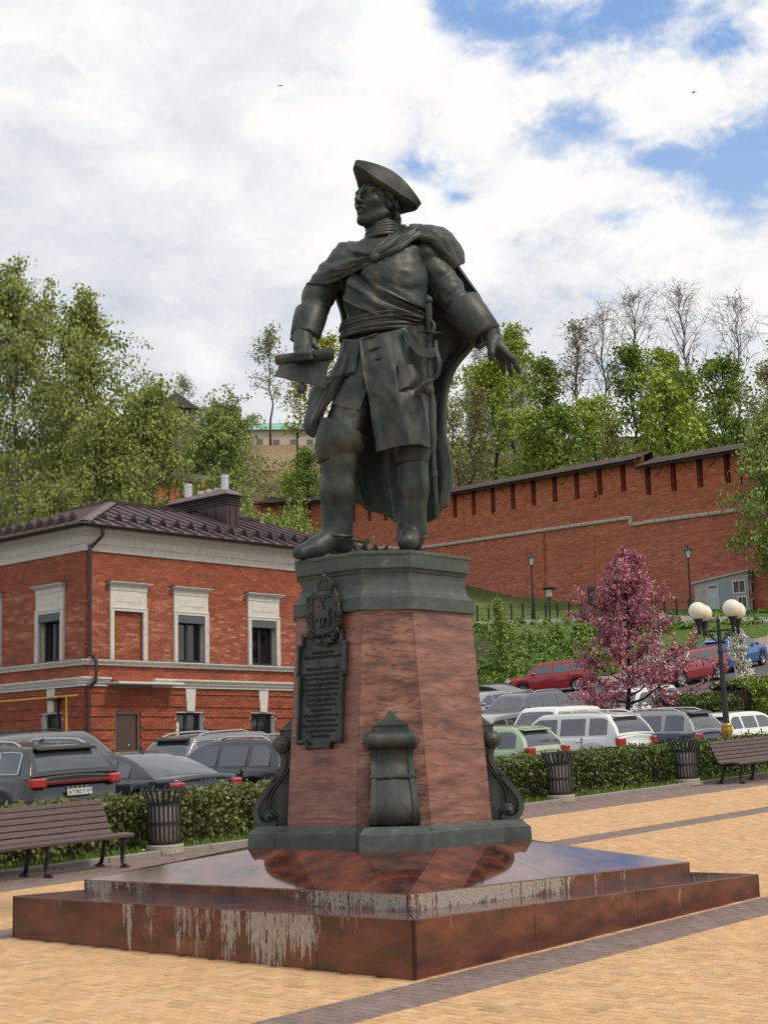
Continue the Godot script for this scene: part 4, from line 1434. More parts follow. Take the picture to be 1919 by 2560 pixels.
func statue() -> void:
	var root := thing("bronze_statue", "dark bronze statue of a man in a tricorne hat and cape holding a scroll", "statue", MON + Vector3(0, 3.735, 0))
	var n := noise(FastNoiseLite.TYPE_SIMPLEX_SMOOTH, 2.2, 4, 71)
	var br: Material = M.bronze
	# ---- body, sleeves, breeches and boots as one skin
	var F := Field.new(Vector3(-1.05, -0.12, -0.50), Vector3(1.45, 3.85, 0.72), 0.024)
	F.egg(Vector3(0.084, 3.117, -0.000), Vector3(0.43, 0.47, 0.29), 0.1)
	F.egg(Vector3(0.058, 2.796, 0.030), Vector3(0.39, 0.44, 0.27), 0.12)
	F.egg(Vector3(0.089, 2.404, 0.020), Vector3(0.40, 0.36, 0.27), 0.12)
	F.limb(Vector3(-0.245, 3.301, -0.030), Vector3(0.471, 3.342, -0.050), 0.15, 0.16, 0.10)
	F.limb(Vector3(0.083, 3.384, -0.030), Vector3(0.087, 3.770, -0.040), 0.165, 0.135, 0.05)
	F.limb(Vector3(-0.341, 3.296, -0.020), Vector3(-0.612, 2.917, -0.060), 0.170, 0.17, 0.06, 0.024, 0.35)
	F.limb(Vector3(-0.612, 2.917, -0.060), Vector3(-0.715, 2.596, 0.080), 0.185, 0.155, 0.06, 0.026, 0.35)
	F.limb(Vector3(-0.715, 2.596, 0.080), Vector3(-0.749, 2.340, 0.200), 0.10, 0.085, 0.03)
	F.limb(Vector3(0.540, 3.334, -0.020), Vector3(0.778, 2.924, -0.020), 0.185, 0.182, 0.06, 0.028, 0.35)
	F.limb(Vector3(0.778, 2.924, -0.020), Vector3(1.043, 2.562, 0.100), 0.182, 0.17, 0.06, 0.028, 0.35)
	F.limb(Vector3(1.043, 2.562, 0.100), Vector3(1.253, 2.296, 0.200), 0.10, 0.075, 0.03)
	F.limb(Vector3(-0.070, 2.185, 0.020), Vector3(-0.381, 1.338, 0.200), 0.27, 0.215, 0.08, 0.02, 0.3)
	F.limb(Vector3(-0.381, 1.338, 0.200), Vector3(-0.414, 1.050, 0.200), 0.215, 0.185, 0.06)
	F.limb(Vector3(-0.417, 1.050, 0.200), Vector3(-0.436, 0.734, 0.160), 0.18, 0.185, 0.05)
	F.limb(Vector3(-0.436, 0.734, 0.160), Vector3(-0.458, 0.350, 0.100), 0.182, 0.160, 0.05)
	F.limb(Vector3(0.256, 2.181, -0.000), Vector3(0.355, 1.263, 0.120), 0.26, 0.20, 0.08)
	F.limb(Vector3(0.355, 1.263, 0.120), Vector3(0.350, 0.760, 0.100), 0.17, 0.165, 0.05)
	F.limb(Vector3(0.350, 0.760, 0.100), Vector3(0.325, 0.317, 0.060), 0.165, 0.145, 0.05)
	# right foot turned to the side, left foot towards the square
	F.limb(Vector3(-0.458, 0.350, 0.100), Vector3(-0.401, 0.203, 0.050), 0.155, 0.12, 0.05)
	F.limb(Vector3(-0.459, 0.275, 0.120), Vector3(-0.676, 0.137, 0.260), 0.125, 0.11, 0.05)
	F.limb(Vector3(-0.676, 0.128, 0.260), Vector3(-0.829, 0.064, 0.370), 0.105, 0.085, 0.05)
	F.limb(Vector3(0.325, 0.317, 0.060), Vector3(0.323, 0.205, -0.030), 0.145, 0.115, 0.05)
	F.limb(Vector3(0.318, 0.261, 0.080), Vector3(0.268, 0.155, 0.330), 0.12, 0.10, 0.05)
	F.above(0.002)
	F.ruffle(noise(FastNoiseLite.TYPE_SIMPLEX_SMOOTH, 1.6, 3, 78, 0.0, true), 0.016, Vector3(1.5, 1.1, 1.5), 1.3, 3.0)
	F.ruffle(n, 0.010, Vector3(1.2, 1.2, 1.2), 0.1, 1.6)
	var b := MB.new()
	F.to_mesh(b)
	# ---- the hands
	F = Field.new(Vector3(-0.926, 2.139, 0.100) - Vector3(0.05, 0.06, 0.0), Vector3(-0.543, 2.333, 0.620) + Vector3(0.0, 0.14, 0.0), 0.0085)
	var wr := Vector3(-0.778, 2.423, 0.220)
	F.limb(wr, Vector3(-0.830, 2.236, 0.360), 0.080, 0.040, 0.04)
	F.limb(wr, Vector3(-0.787, 2.241, 0.380), 0.080, 0.043, 0.04)
	F.limb(wr, Vector3(-0.747, 2.251, 0.380), 0.080, 0.043, 0.04)
	F.limb(wr, Vector3(-0.709, 2.261, 0.360), 0.080, 0.042, 0.04)
	for q in [[Vector3(-0.830, 2.230, 0.360), Vector3(-0.838, 2.159, 0.410), Vector3(-0.834, 2.110, 0.400), Vector3(-0.822, 2.091, 0.340), 0.029], [Vector3(-0.787, 2.235, 0.380), Vector3(-0.799, 2.156, 0.440), Vector3(-0.792, 2.101, 0.430), Vector3(-0.779, 2.076, 0.360), 0.032], [Vector3(-0.747, 2.242, 0.390), Vector3(-0.750, 2.149, 0.460), Vector3(-0.738, 2.089, 0.450), Vector3(-0.723, 2.064, 0.380), 0.034], [Vector3(-0.708, 2.250, 0.380), Vector3(-0.697, 2.151, 0.470), Vector3(-0.685, 2.091, 0.460), Vector3(-0.674, 2.069, 0.390), 0.035]]:
		for s in 3: F.limb(q[s], q[s + 1], q[4] * [1.08, 1.0, 0.92][s], q[4] * [1.0, 0.92, 0.8][s], 0.008)
	F.limb(Vector3(-0.727, 2.375, 0.240), Vector3(-0.667, 2.322, 0.240), 0.055, 0.045, 0.04)
	F.limb(Vector3(-0.667, 2.322, 0.240), Vector3(-0.630, 2.260, 0.270), 0.043, 0.035, 0.015)
	F.to_mesh(b)
	F = Field.new(Vector3(1.167, 1.942, 0.050) - Vector3(0.02, 0.05, 0.0), Vector3(1.508, 2.309, 0.550) + Vector3(0.06, 0.12, 0.0), 0.0085)
	wr = Vector3(1.243, 2.357, 0.220)
	F.limb(wr, Vector3(1.245, 2.281, 0.270), 0.085, 0.075, 0.04)
	F.limb(Vector3(1.246, 2.291, 0.260), Vector3(1.350, 2.155, 0.330), 0.070, 0.045, 0.04)
	F.limb(Vector3(1.246, 2.291, 0.260), Vector3(1.342, 2.124, 0.270), 0.070, 0.045, 0.04)
	F.limb(Vector3(1.246, 2.286, 0.250), Vector3(1.320, 2.119, 0.220), 0.070, 0.043, 0.04)
	F.limb(Vector3(1.247, 2.289, 0.240), Vector3(1.299, 2.138, 0.180), 0.065, 0.040, 0.04)
	for q in [[Vector3(1.350, 2.155, 0.330), Vector3(1.425, 2.062, 0.370), Vector3(1.462, 1.984, 0.360), Vector3(1.492, 1.925, 0.330), 0.036], [Vector3(1.342, 2.124, 0.270), Vector3(1.383, 2.045, 0.300), Vector3(1.402, 1.973, 0.280), Vector3(1.414, 1.906, 0.240), 0.034], [Vector3(1.320, 2.119, 0.220), Vector3(1.331, 2.060, 0.220), Vector3(1.341, 2.003, 0.200), Vector3(1.344, 1.951, 0.170), 0.032], [Vector3(1.302, 2.138, 0.180), Vector3(1.321, 2.093, 0.150), Vector3(1.335, 2.045, 0.120), Vector3(1.340, 2.016, 0.090), 0.028]]:
		for s in 3: F.limb(q[s], q[s + 1], q[4] * [1.1, 0.95, 0.85][s], q[4] * [0.95, 0.85, 0.62][s], 0.010)
	F.limb(Vector3(1.227, 2.293, 0.280), Vector3(1.207, 2.182, 0.380), 0.062, 0.046, 0.04)
	F.limb(Vector3(1.207, 2.182, 0.380), Vector3(1.200, 2.110, 0.420), 0.044, 0.040, 0.012)
	F.limb(Vector3(1.200, 2.110, 0.420), Vector3(1.200, 2.066, 0.420), 0.040, 0.033, 0.012)
	F.to_mesh(b)
	# ---- the head, turned to its right and lifted a little
	var hs := 2.55
	var fw := Vector3(-sin(deg_to_rad(46.0)), 0.13, cos(deg_to_rad(46.0))).normalized()
	var hx := Vector3.UP.cross(fw).normalized()
	var HB := Basis(hx, fw.cross(hx), fw) * Basis(Vector3(0, 0, 1), deg_to_rad(-4.0))
	var HT := Transform3D(HB, Vector3(0.052, 3.964, -0.020))
	F = Field.new(Vector3(-0.30, -0.62, -0.32), Vector3(0.30, 0.32, 0.36), 0.0085)
	var e := func(x: float, y: float, z: float) -> Vector3: return Vector3(x, y, z) * hs
	F.egg(e.call(0, 0.025, -0.012), e.call(0.078, 0.100, 0.095), 0.02)
	F.egg(e.call(0, -0.045, 0.028), e.call(0.057, 0.080, 0.066), 0.06)
	F.limb(e.call(-0.052, -0.06, -0.005), e.call(-0.016, -0.108, 0.062), 0.022 * hs, 0.018 * hs, 0.05)
	F.limb(e.call(0.052, -0.06, -0.005), e.call(0.016, -0.108, 0.062), 0.022 * hs, 0.018 * hs, 0.05)
	F.egg(e.call(0, -0.106, 0.074), e.call(0.020, 0.017, 0.016), 0.03)
	for s in [-1.0, 1.0]:
		F.egg(e.call(0.040 * s, -0.024, 0.060), e.call(0.024, 0.022, 0.020), 0.07)
		F.egg(e.call(0.032 * s, 0.006, 0.102), e.call(0.019, 0.013, 0.018), 0.03, Basis.IDENTITY, true)
	F.limb(e.call(-0.050, 0.022, 0.072), e.call(-0.012, 0.026, 0.090), 0.010 * hs, 0.010 * hs, 0.03)
	F.limb(e.call(0.050, 0.022, 0.072), e.call(0.012, 0.026, 0.090), 0.010 * hs, 0.010 * hs, 0.03)
	F.limb(e.call(0, 0.018, 0.090), e.call(0, -0.028, 0.114), 0.0075 * hs, 0.0105 * hs, 0.03)
	F.egg(e.call(0, -0.034, 0.110), e.call(0.0125, 0.010, 0.012), 0.015)
	for s in [-1.0, 1.0]:
		F.egg(e.call(0.012 * s, -0.036, 0.100), e.call(0.009, 0.008, 0.010), 0.015)
		F.egg(e.call(0.0065 * s, -0.045, 0.108), e.call(0.004, 0.005, 0.005), 0.008, Basis.IDENTITY, true)
		F.egg(e.call(0.032 * s, 0.005, 0.080), e.call(0.0145, 0.012, 0.0125), 0.006)
		F.limb(e.call(0.016 * s, 0.009, 0.093), e.call(0.032 * s, 0.0155, 0.096), 0.0035 * hs, 0.004 * hs, 0.006)
		F.limb(e.call(0.032 * s, 0.0155, 0.096), e.call(0.050 * s, 0.006, 0.080), 0.004 * hs, 0.003 * hs, 0.006)
		F.limb(e.call(0.018 * s, -0.004, 0.091), e.call(0.046 * s, -0.004, 0.082), 0.0028 * hs, 0.0028 * hs, 0.008)
		# moustache
		F.limb(e.call(0.002 * s, -0.056, 0.099), e.call(0.018 * s, -0.060, 0.094), 0.0042 * hs, 0.0042 * hs, 0.01)
		F.limb(e.call(0.018 * s, -0.060, 0.094), e.call(0.028 * s, -0.065, 0.084), 0.0040 * hs, 0.002 * hs, 0.01)
		# ears
		F.egg(e.call(0.077 * s, -0.012, -0.010), e.call(0.011, 0.032, 0.019), 0.01, Basis(Vector3.RIGHT, -0.25))
		F.egg(e.call(0.086 * s, -0.008, -0.004), e.call(0.006, 0.018, 0.010), 0.008, Basis.IDENTITY, true)
	F.limb(e.call(-0.015, -0.071, 0.087), e.call(0.015, -0.071, 0.087), 0.0050 * hs, 0.0050 * hs, 0.012)
	F.limb(e.call(-0.012, -0.080, 0.087), e.call(0.012, -0.080, 0.087), 0.0055 * hs, 0.0055 * hs, 0.01)
	F.limb(e.call(0, -0.08, -0.012), e.call(0.0, -0.22, -0.035), 0.048 * hs, 0.054 * hs, 0.05)
	F.to_mesh(b, HT)
	part(b, "body", br, root)
	# hair: waves drawn back over the ears to the nape
	F = Field.new(Vector3(-0.32, -0.62, -0.40), Vector3(0.32, 0.25, 0.22), 0.0095)
	F.egg(e.call(0, 0.02, -0.035), e.call(0.084, 0.085, 0.085), 0.03)
	F.egg(e.call(0, -0.085, -0.075), e.call(0.075, 0.10, 0.042), 0.04)
	F.egg(e.call(0, -0.165, -0.085), e.call(0.058, 0.07, 0.032), 0.03)
	for s in [-1.0, 1.0]:
		var strands := [[0.062, 0.052, 0.052, 0.076, 0.02, 0.03], [0.076, 0.034, 0.034, 0.086, -0.002, 0.002], [0.084, 0.02, 0.006, 0.088, -0.03, -0.03], [0.078, 0.045, 0.01, 0.09, 0.01, -0.03], [0.086, -0.005, -0.03, 0.084, -0.07, -0.05], [0.082, -0.05, -0.045, 0.074, -0.12, -0.06], [0.072, -0.10, -0.06, 0.062, -0.17, -0.07], [0.06, -0.15, -0.075, 0.05, -0.21, -0.085]]
		for q in strands: F.limb(e.call(q[0] * s, q[1], q[2]), e.call(q[3] * s, q[4], q[5]), 0.013 * hs, 0.009 * hs, 0.012)
	var hn := noise(FastNoiseLite.TYPE_SIMPLEX_SMOOTH, 3.0, 2, 73, 0.0, true)
	F.ruffle(hn, 0.022, Vector3(2.5, 1.2, 2.5))
	b = MB.new()
	F.to_mesh(b, HT)
	part(b, "hair", br, root)
	tricorne(root, Transform3D(HB * Basis(Vector3.RIGHT, deg_to_rad(-19.0)) * Basis(Vector3(0, 0, 1), deg_to_rad(-11.0)), HT * e.call(0, 0.018, -0.012)), hs * 0.95)
	# ---- neckcloth
	b = MB.new()
	for k in 5:
		var hp := hoop(Vector3(0.098, 3.686, -0.030) + Vector3(-0.004 * k, -0.036 * k, 0.008 * k), 0.148 + 0.006 * k, 0.145 + 0.006 * k, 0.16 + 0.05 * (k % 2), 0.05)
		hp.append(hp[0])
		b.tube(hp, PackedFloat32Array([0.027]), 7, false)
	part(b, "neckcloth", br, root)
	# ---- coat
	b = MB.new()
	cloth(b, [[Vector3(-0.169, 2.332, 0.340), Vector3(0.027, 2.358, 0.360), Vector3(0.261, 2.427, 0.320), Vector3(0.453, 2.510, 0.140), Vector3(0.514, 2.564, -0.120)],
		[Vector3(-0.148, 2.056, 0.380), Vector3(0.055, 2.040, 0.420), Vector3(0.303, 2.064, 0.370), Vector3(0.514, 2.132, 0.160), Vector3(0.569, 2.215, -0.160)],
		[Vector3(-0.102, 1.782, 0.380), Vector3(0.119, 1.762, 0.440), Vector3(0.348, 1.765, 0.400), Vector3(0.534, 1.814, 0.180), Vector3(0.577, 1.895, -0.160)],
		[Vector3(-0.059, 1.561, 0.380), Vector3(0.148, 1.540, 0.450), Vector3(0.368, 1.541, 0.420), Vector3(0.541, 1.587, 0.200), Vector3(0.570, 1.664, -0.140)],
		[Vector3(-0.021, 1.107, 0.360), Vector3(0.155, 1.136, 0.430), Vector3(0.348, 1.165, 0.420), Vector3(0.542, 1.165, 0.220), Vector3(0.565, 1.234, -0.120)]], 7, 0.035, 0.016, 3.6, 0.2)
	part(b, "coat_skirt", br, root)
	b = MB.new()
	cloth(b, [[Vector3(-0.338, 2.454, -0.050), Vector3(-0.324, 2.389, 0.150), Vector3(-0.259, 2.338, 0.280), Vector3(-0.166, 2.316, 0.350)],
		[Vector3(-0.362, 2.248, -0.120), Vector3(-0.367, 2.185, 0.120), Vector3(-0.281, 2.117, 0.300), Vector3(-0.182, 2.123, 0.370)],
		[Vector3(-0.478, 2.065, -0.200), Vector3(-0.488, 1.995, 0.080), Vector3(-0.365, 1.936, 0.300), Vector3(-0.230, 1.951, 0.370)],
		[Vector3(-0.638, 1.984, -0.250), Vector3(-0.651, 1.900, 0.020), Vector3(-0.501, 1.871, 0.270), Vector3(-0.301, 1.973, 0.350)],
		[Vector3(-0.703, 1.760, -0.250), Vector3(-0.704, 1.703, -0.000), Vector3(-0.586, 1.671, 0.240), Vector3(-0.430, 1.782, 0.330)],
		[Vector3(-0.744, 1.526, -0.200), Vector3(-0.746, 1.468, -0.000), Vector3(-0.668, 1.491, 0.200), Vector3(-0.549, 1.611, 0.300)],
		[Vector3(-0.679, 1.392, -0.100), Vector3(-0.667, 1.356, 0.050), Vector3(-0.647, 1.392, 0.150), Vector3(-0.597, 1.503, 0.260)]], 6, 0.035, 0.012, 2.2, 0.6)
	part(b, "coat_flap", br, root)
	b = MB.new()
	cloth(b, [[Vector3(-0.207, 2.235, 0.330), Vector3(-0.153, 2.228, 0.350), Vector3(-0.132, 2.227, 0.350)],
		[Vector3(-0.276, 1.944, 0.330), Vector3(-0.178, 1.934, 0.360), Vector3(-0.089, 1.934, 0.350)],
		[Vector3(-0.339, 1.894, 0.310), Vector3(-0.206, 1.859, 0.360), Vector3(-0.087, 1.879, 0.340)],
		[Vector3(-0.423, 1.725, 0.300), Vector3(-0.272, 1.671, 0.360), Vector3(-0.126, 1.733, 0.350)],
		[Vector3(-0.478, 1.644, 0.290), Vector3(-0.345, 1.582, 0.360), Vector3(-0.195, 1.551, 0.360)]], 5, 0.03, 0.004, 2.0)
	part(b, "waistcoat_flap", br, root)
	b = MB.new()
	cloth(b, [[Vector3(0.217, 2.009, 0.440), Vector3(0.354, 2.010, 0.420), Vector3(0.496, 2.034, 0.270)], [Vector3(0.227, 1.883, 0.450), Vector3(0.368, 1.863, 0.440), Vector3(0.504, 1.900, 0.280)], [Vector3(0.204, 1.686, 0.470), Vector3(0.312, 1.767, 0.460), Vector3(0.490, 1.728, 0.300)]], 5, 0.03, 0.004, 2.5)
	part(b, "pocket_flap", br, root)
	for q in [[640, 1095], [655, 1165], [668, 1230], [680, 1300]]:
		pass
	b = MB.new()
	tuck(b, PackedVector3Array([Vector3(-0.130, 2.317, 0.370), Vector3(-0.052, 2.342, 0.390), Vector3(0.010, 2.366, 0.380)]), 0.012)
	part(b, "button_loop", br, root)
	b = MB.new()
	tuck(b, PackedVector3Array([Vector3(-0.104, 2.173, 0.400), Vector3(-0.029, 2.200, 0.420), Vector3(0.035, 2.222, 0.420)]), 0.012)
	part(b, "button_loop", br, root)
	b = MB.new()
	tuck(b, PackedVector3Array([Vector3(-0.086, 2.055, 0.410), Vector3(-0.011, 2.083, 0.430), Vector3(0.050, 2.106, 0.430)]), 0.012)
	part(b, "button_loop", br, root)
	b = MB.new()
	tuck(b, PackedVector3Array([Vector3(-0.071, 1.933, 0.410), Vector3(0.000, 1.963, 0.430), Vector3(0.058, 1.990, 0.430)]), 0.012)
	part(b, "button_loop", br, root)
	b = MB.new()
	tuck(b, PackedVector3Array([Vector3(-0.124, 3.052, 0.320), Vector3(-0.062, 3.071, 0.330), Vector3(-0.005, 3.083, 0.330)]), 0.012)
	b.ball(Vector3(-0.113, 3.050, 0.325), Vector3(0.028, 0.028, 0.02))
	part(b, "button_loop", br, root)
	b = MB.new()
	tuck(b, PackedVector3Array([Vector3(-0.048, 2.922, 0.330), Vector3(0.006, 2.936, 0.340), Vector3(0.056, 2.948, 0.340)]), 0.011)
	part(b, "button_loop", br, root)
	b = MB.new()
	cloth(b, [[Vector3(-0.056, 3.414, 0.200), Vector3(0.052, 3.382, 0.270), Vector3(0.233, 3.373, 0.280), Vector3(0.414, 3.385, 0.210), Vector3(0.524, 3.347, 0.100)],
		[Vector3(-0.121, 3.188, 0.290), Vector3(0.029, 3.153, 0.330), Vector3(0.226, 3.127, 0.345), Vector3(0.406, 3.144, 0.280), Vector3(0.545, 3.151, 0.120)],
		[Vector3(-0.091, 3.007, 0.330), Vector3(0.078, 2.946, 0.360), Vector3(0.256, 2.914, 0.360), Vector3(0.426, 2.913, 0.290), Vector3(0.556, 2.940, 0.130)],
		[Vector3(0.075, 2.829, 0.350), Vector3(0.216, 2.767, 0.360), Vector3(0.340, 2.717, 0.330), Vector3(0.447, 2.689, 0.260), Vector3(0.549, 2.688, 0.130)]], 7, 0.03, 0.011, 1.6, 0.55, true, 0.016)
	part(b, "coat_breast", br, root)
	# ---- sashes
	b = MB.new()
	cloth(b, [[Vector3(-0.243, 3.093, 0.260), Vector3(-0.066, 2.941, 0.330), Vector3(0.145, 2.792, 0.345), Vector3(0.340, 2.698, 0.300), Vector3(0.529, 2.635, 0.140)],
		[Vector3(-0.291, 2.941, 0.260), Vector3(-0.105, 2.783, 0.335), Vector3(0.106, 2.662, 0.350), Vector3(0.301, 2.607, 0.300), Vector3(0.500, 2.587, 0.160)],
		[Vector3(-0.326, 2.778, 0.250), Vector3(-0.144, 2.647, 0.330), Vector3(0.068, 2.565, 0.340), Vector3(0.264, 2.540, 0.310), Vector3(0.463, 2.545, 0.180)]], 7, 0.035, 0.015, 2.0, 0.3, true)
	part(b, "shoulder_sash", br, root)
	b = MB.new()
	for k in 5:
		var hp := hoop(Vector3(0.053, 2.608, 0.030) + Vector3(0, -0.042 * k, 0), 0.412 + 0.012 * sin(k * 2.1), 0.312 + 0.012 * sin(k * 2.1 + 1.0), 0.10 - 0.03 * (k - 2) * 0.5, 0.0, 40)
		hp.append(hp[0])
		b.tube(hp, PackedFloat32Array([0.036]), 8, false, 0.85)
	part(b, "waist_sash", br, root)
	# ---- cape
	b = MB.new()
	cloth(b, [[Vector3(-0.375, 3.439, -0.160), Vector3(-0.134, 3.544, -0.260), Vector3(0.166, 3.608, -0.300), Vector3(0.501, 3.604, -0.260), Vector3(0.773, 3.479, -0.140)],
		[Vector3(-0.443, 3.056, -0.280), Vector3(-0.148, 3.028, -0.400), Vector3(0.188, 3.031, -0.440), Vector3(0.619, 3.098, -0.380), Vector3(1.011, 3.133, -0.160)],
		[Vector3(-0.380, 2.756, -0.340), Vector3(-0.085, 2.599, -0.460), Vector3(0.249, 2.524, -0.500), Vector3(0.698, 2.606, -0.420), Vector3(1.197, 2.781, -0.180)],
		[Vector3(-0.404, 2.389, -0.360), Vector3(-0.130, 2.284, -0.500), Vector3(0.241, 2.208, -0.540), Vector3(0.690, 2.290, -0.460), Vector3(1.112, 2.435, -0.260)],
		[Vector3(-0.495, 2.031, -0.380), Vector3(-0.137, 1.999, -0.520), Vector3(0.235, 1.960, -0.560), Vector3(0.514, 1.977, -0.500), Vector3(0.806, 2.034, -0.300)],
		[Vector3(-0.478, 1.502, -0.380), Vector3(-0.168, 1.467, -0.520), Vector3(0.183, 1.430, -0.570), Vector3(0.480, 1.460, -0.480), Vector3(0.719, 1.509, -0.300)],
		[Vector3(-0.394, 1.062, -0.340), Vector3(-0.142, 1.006, -0.480), Vector3(0.170, 0.949, -0.520), Vector3(0.500, 0.926, -0.440), Vector3(0.773, 1.038, -0.280)],
		[Vector3(-0.295, 0.700, -0.280), Vector3(-0.059, 0.609, -0.400), Vector3(0.212, 0.491, -0.440), Vector3(0.522, 0.482, -0.400), Vector3(0.720, 0.629, -0.280)]], 7, 0.05, 0.030, 3.4, 0.1)
	part(b, "cape", br, root)
	b = MB.new()
	cloth(b, [[Vector3(-0.031, 3.284, 0.320), Vector3(-0.111, 3.380, 0.220), Vector3(-0.166, 3.486, 0.080), Vector3(-0.204, 3.559, -0.100), Vector3(-0.189, 3.591, -0.280)],
		[Vector3(-0.018, 3.251, 0.345), Vector3(-0.202, 3.306, 0.280), Vector3(-0.312, 3.427, 0.100), Vector3(-0.371, 3.489, -0.080), Vector3(-0.359, 3.479, -0.280)],
		[Vector3(-0.008, 3.225, 0.350), Vector3(-0.240, 3.198, 0.300), Vector3(-0.441, 3.227, 0.170), Vector3(-0.511, 3.327, -0.040), Vector3(-0.474, 3.327, -0.280)],
		[Vector3(-0.002, 3.206, 0.350), Vector3(-0.241, 3.114, 0.300), Vector3(-0.498, 3.084, 0.180), Vector3(-0.651, 3.143, -0.020), Vector3(-0.607, 3.170, -0.260)],
		[Vector3(0.009, 3.185, 0.345), Vector3(-0.206, 3.088, 0.290), Vector3(-0.464, 2.999, 0.180), Vector3(-0.710, 3.018, 0.020), Vector3(-0.680, 3.083, -0.220)]], 7, 0.045, 0.015, 2.6, 0.15, true)
	part(b, "cape_over_arm", br, root)
	b = MB.new()
	cloth(b, [[Vector3(-0.031, 3.252, 0.340), Vector3(0.116, 3.396, 0.240), Vector3(0.220, 3.552, 0.080), Vector3(0.297, 3.680, -0.100), Vector3(0.319, 3.745, -0.260)],
		[Vector3(-0.008, 3.233, 0.360), Vector3(0.178, 3.374, 0.300), Vector3(0.328, 3.518, 0.170), Vector3(0.443, 3.641, -0.000), Vector3(0.486, 3.734, -0.240)],
		[Vector3(0.013, 3.208, 0.360), Vector3(0.213, 3.334, 0.320), Vector3(0.379, 3.455, 0.240), Vector3(0.530, 3.568, 0.120), Vector3(0.613, 3.683, -0.160)],
		[Vector3(0.027, 3.183, 0.350), Vector3(0.230, 3.288, 0.300), Vector3(0.415, 3.419, 0.230), Vector3(0.583, 3.515, 0.130), Vector3(0.684, 3.621, -0.100)]], 7, 0.045, 0.012, 2.2, 0.4, true)
	part(b, "cape_over_chest", br, root)
	b = MB.new()
	cloth(b, [[Vector3(0.392, 3.725, -0.220), Vector3(0.579, 3.719, -0.260), Vector3(0.764, 3.643, -0.280), Vector3(0.852, 3.485, -0.280), Vector3(0.862, 3.259, -0.240)],
		[Vector3(0.425, 3.662, -0.020), Vector3(0.628, 3.656, -0.040), Vector3(0.812, 3.589, -0.100), Vector3(0.941, 3.436, -0.140), Vector3(0.956, 3.294, -0.150)],
		[Vector3(0.475, 3.562, 0.140), Vector3(0.638, 3.558, 0.140), Vector3(0.784, 3.480, 0.080), Vector3(0.874, 3.352, -0.000), Vector3(0.899, 3.219, -0.060)],
		[Vector3(0.507, 3.453, 0.180), Vector3(0.616, 3.450, 0.180), Vector3(0.706, 3.373, 0.120), Vector3(0.778, 3.262, 0.050), Vector3(0.814, 3.189, -0.020)],
		[Vector3(0.528, 3.456, 0.060), Vector3(0.619, 3.444, 0.060), Vector3(0.690, 3.350, 0.020), Vector3(0.743, 3.251, -0.030), Vector3(0.780, 3.190, -0.080)]], 7, 0.045, 0.012, 2.0, 0.0, true)
	part(b, "cape_roll", br, root)
	b = MB.new()
	b.ball(Vector3(0.006, 3.204, 0.390), Vector3(0.055, 0.05, 0.03))
	part(b, "clasp", br, root)
	# ---- star on the breast
	b = MB.new()
	var star := PackedVector2Array()
	for k in 16: star.append(Vector2(cos(TAU * k / 16), sin(TAU * k / 16)) * (0.105 if k % 4 == 0 else (0.085 if k % 2 == 0 else 0.045)))
	b.prism(star, 0.0, 0.03, Transform3D(Basis(Vector3.UP, 0.25) * Basis(Vector3.RIGHT, -0.2), Vector3(0.170, 3.196, 0.300)), 0.006)
	b.ball(Vector3(0.170, 3.184, 0.335), Vector3(0.03, 0.03, 0.012))
	part(b, "star", br, root)
	# ---- cuffs
	b = MB.new()
	b.tube(PackedVector3Array([Vector3(-0.689, 2.710, 0.040), Vector3(-0.687, 2.704, 0.042), Vector3(-0.714, 2.593, 0.090), Vector3(-0.752, 2.410, 0.180), Vector3(-0.756, 2.389, 0.190), Vector3(-0.752, 2.410, 0.180), Vector3(-0.742, 2.453, 0.160)]), PackedFloat32Array([0.15, 0.180, 0.176, 0.158, 0.152, 0.130, 0.10]), 22, false)
	part(b, "cuff", br, root)
	b = MB.new()
	var ru := hoop(Vector3(-0.754, 2.400, 0.185), 0.118, 0.118, -0.12, 0.55, 36, 0.07, 6.0)
	ru.append(ru[0])
	b.tube(ru, PackedFloat32Array([0.03]), 6, false, 1.6)
	part(b, "shirt_frill", br, root)
	b = MB.new()
	b.tube(PackedVector3Array([Vector3(0.921, 2.733, 0.050), Vector3(0.924, 2.727, 0.052), Vector3(1.025, 2.581, 0.100), Vector3(1.167, 2.379, 0.175), Vector3(1.179, 2.362, 0.180), Vector3(1.167, 2.379, 0.175), Vector3(1.134, 2.421, 0.160)]), PackedFloat32Array([0.19, 0.225, 0.215, 0.180, 0.172, 0.145, 0.10]), 24, false)
	part(b, "cuff", br, root)
	b = MB.new()
	ru = hoop(Vector3(1.184, 2.348, 0.185), 0.125, 0.125, 0.75, 0.45, 36, 0.08, 6.0)
	ru.append(ru[0])
	b.tube(ru, PackedFloat32Array([0.03]), 6, false, 1.6)
	part(b, "shirt_frill", br, root)
	# ---- boot tops and spur leathers
	b = MB.new()
	b.loft([hoop(Vector3(-0.428, 1.056, 0.190), 0.155, 0.155, 0.0), hoop(Vector3(-0.455, 1.038, 0.190), 0.186, 0.185, 0.02, 0.0, 28, 0.02, 5.0), hoop(Vector3(-0.449, 1.071, 0.190), 0.192, 0.19, 0.0, 0.0, 28, 0.03, 5.0), hoop(Vector3(-0.411, 1.185, 0.200), 0.262, 0.25, -0.08, 0.0, 28, 0.015, 4.0), hoop(Vector3(-0.399, 1.266, 0.200), 0.266, 0.255, -0.18), hoop(Vector3(-0.374, 1.405, 0.210), 0.262, 0.25, -0.44), hoop(Vector3(-0.374, 1.405, 0.210), 0.235, 0.225, -0.44), hoop(Vector3(-0.379, 1.336, 0.210), 0.20, 0.20, -0.3)], true)
	part(b, "boot_top", br, root)
	b = MB.new()
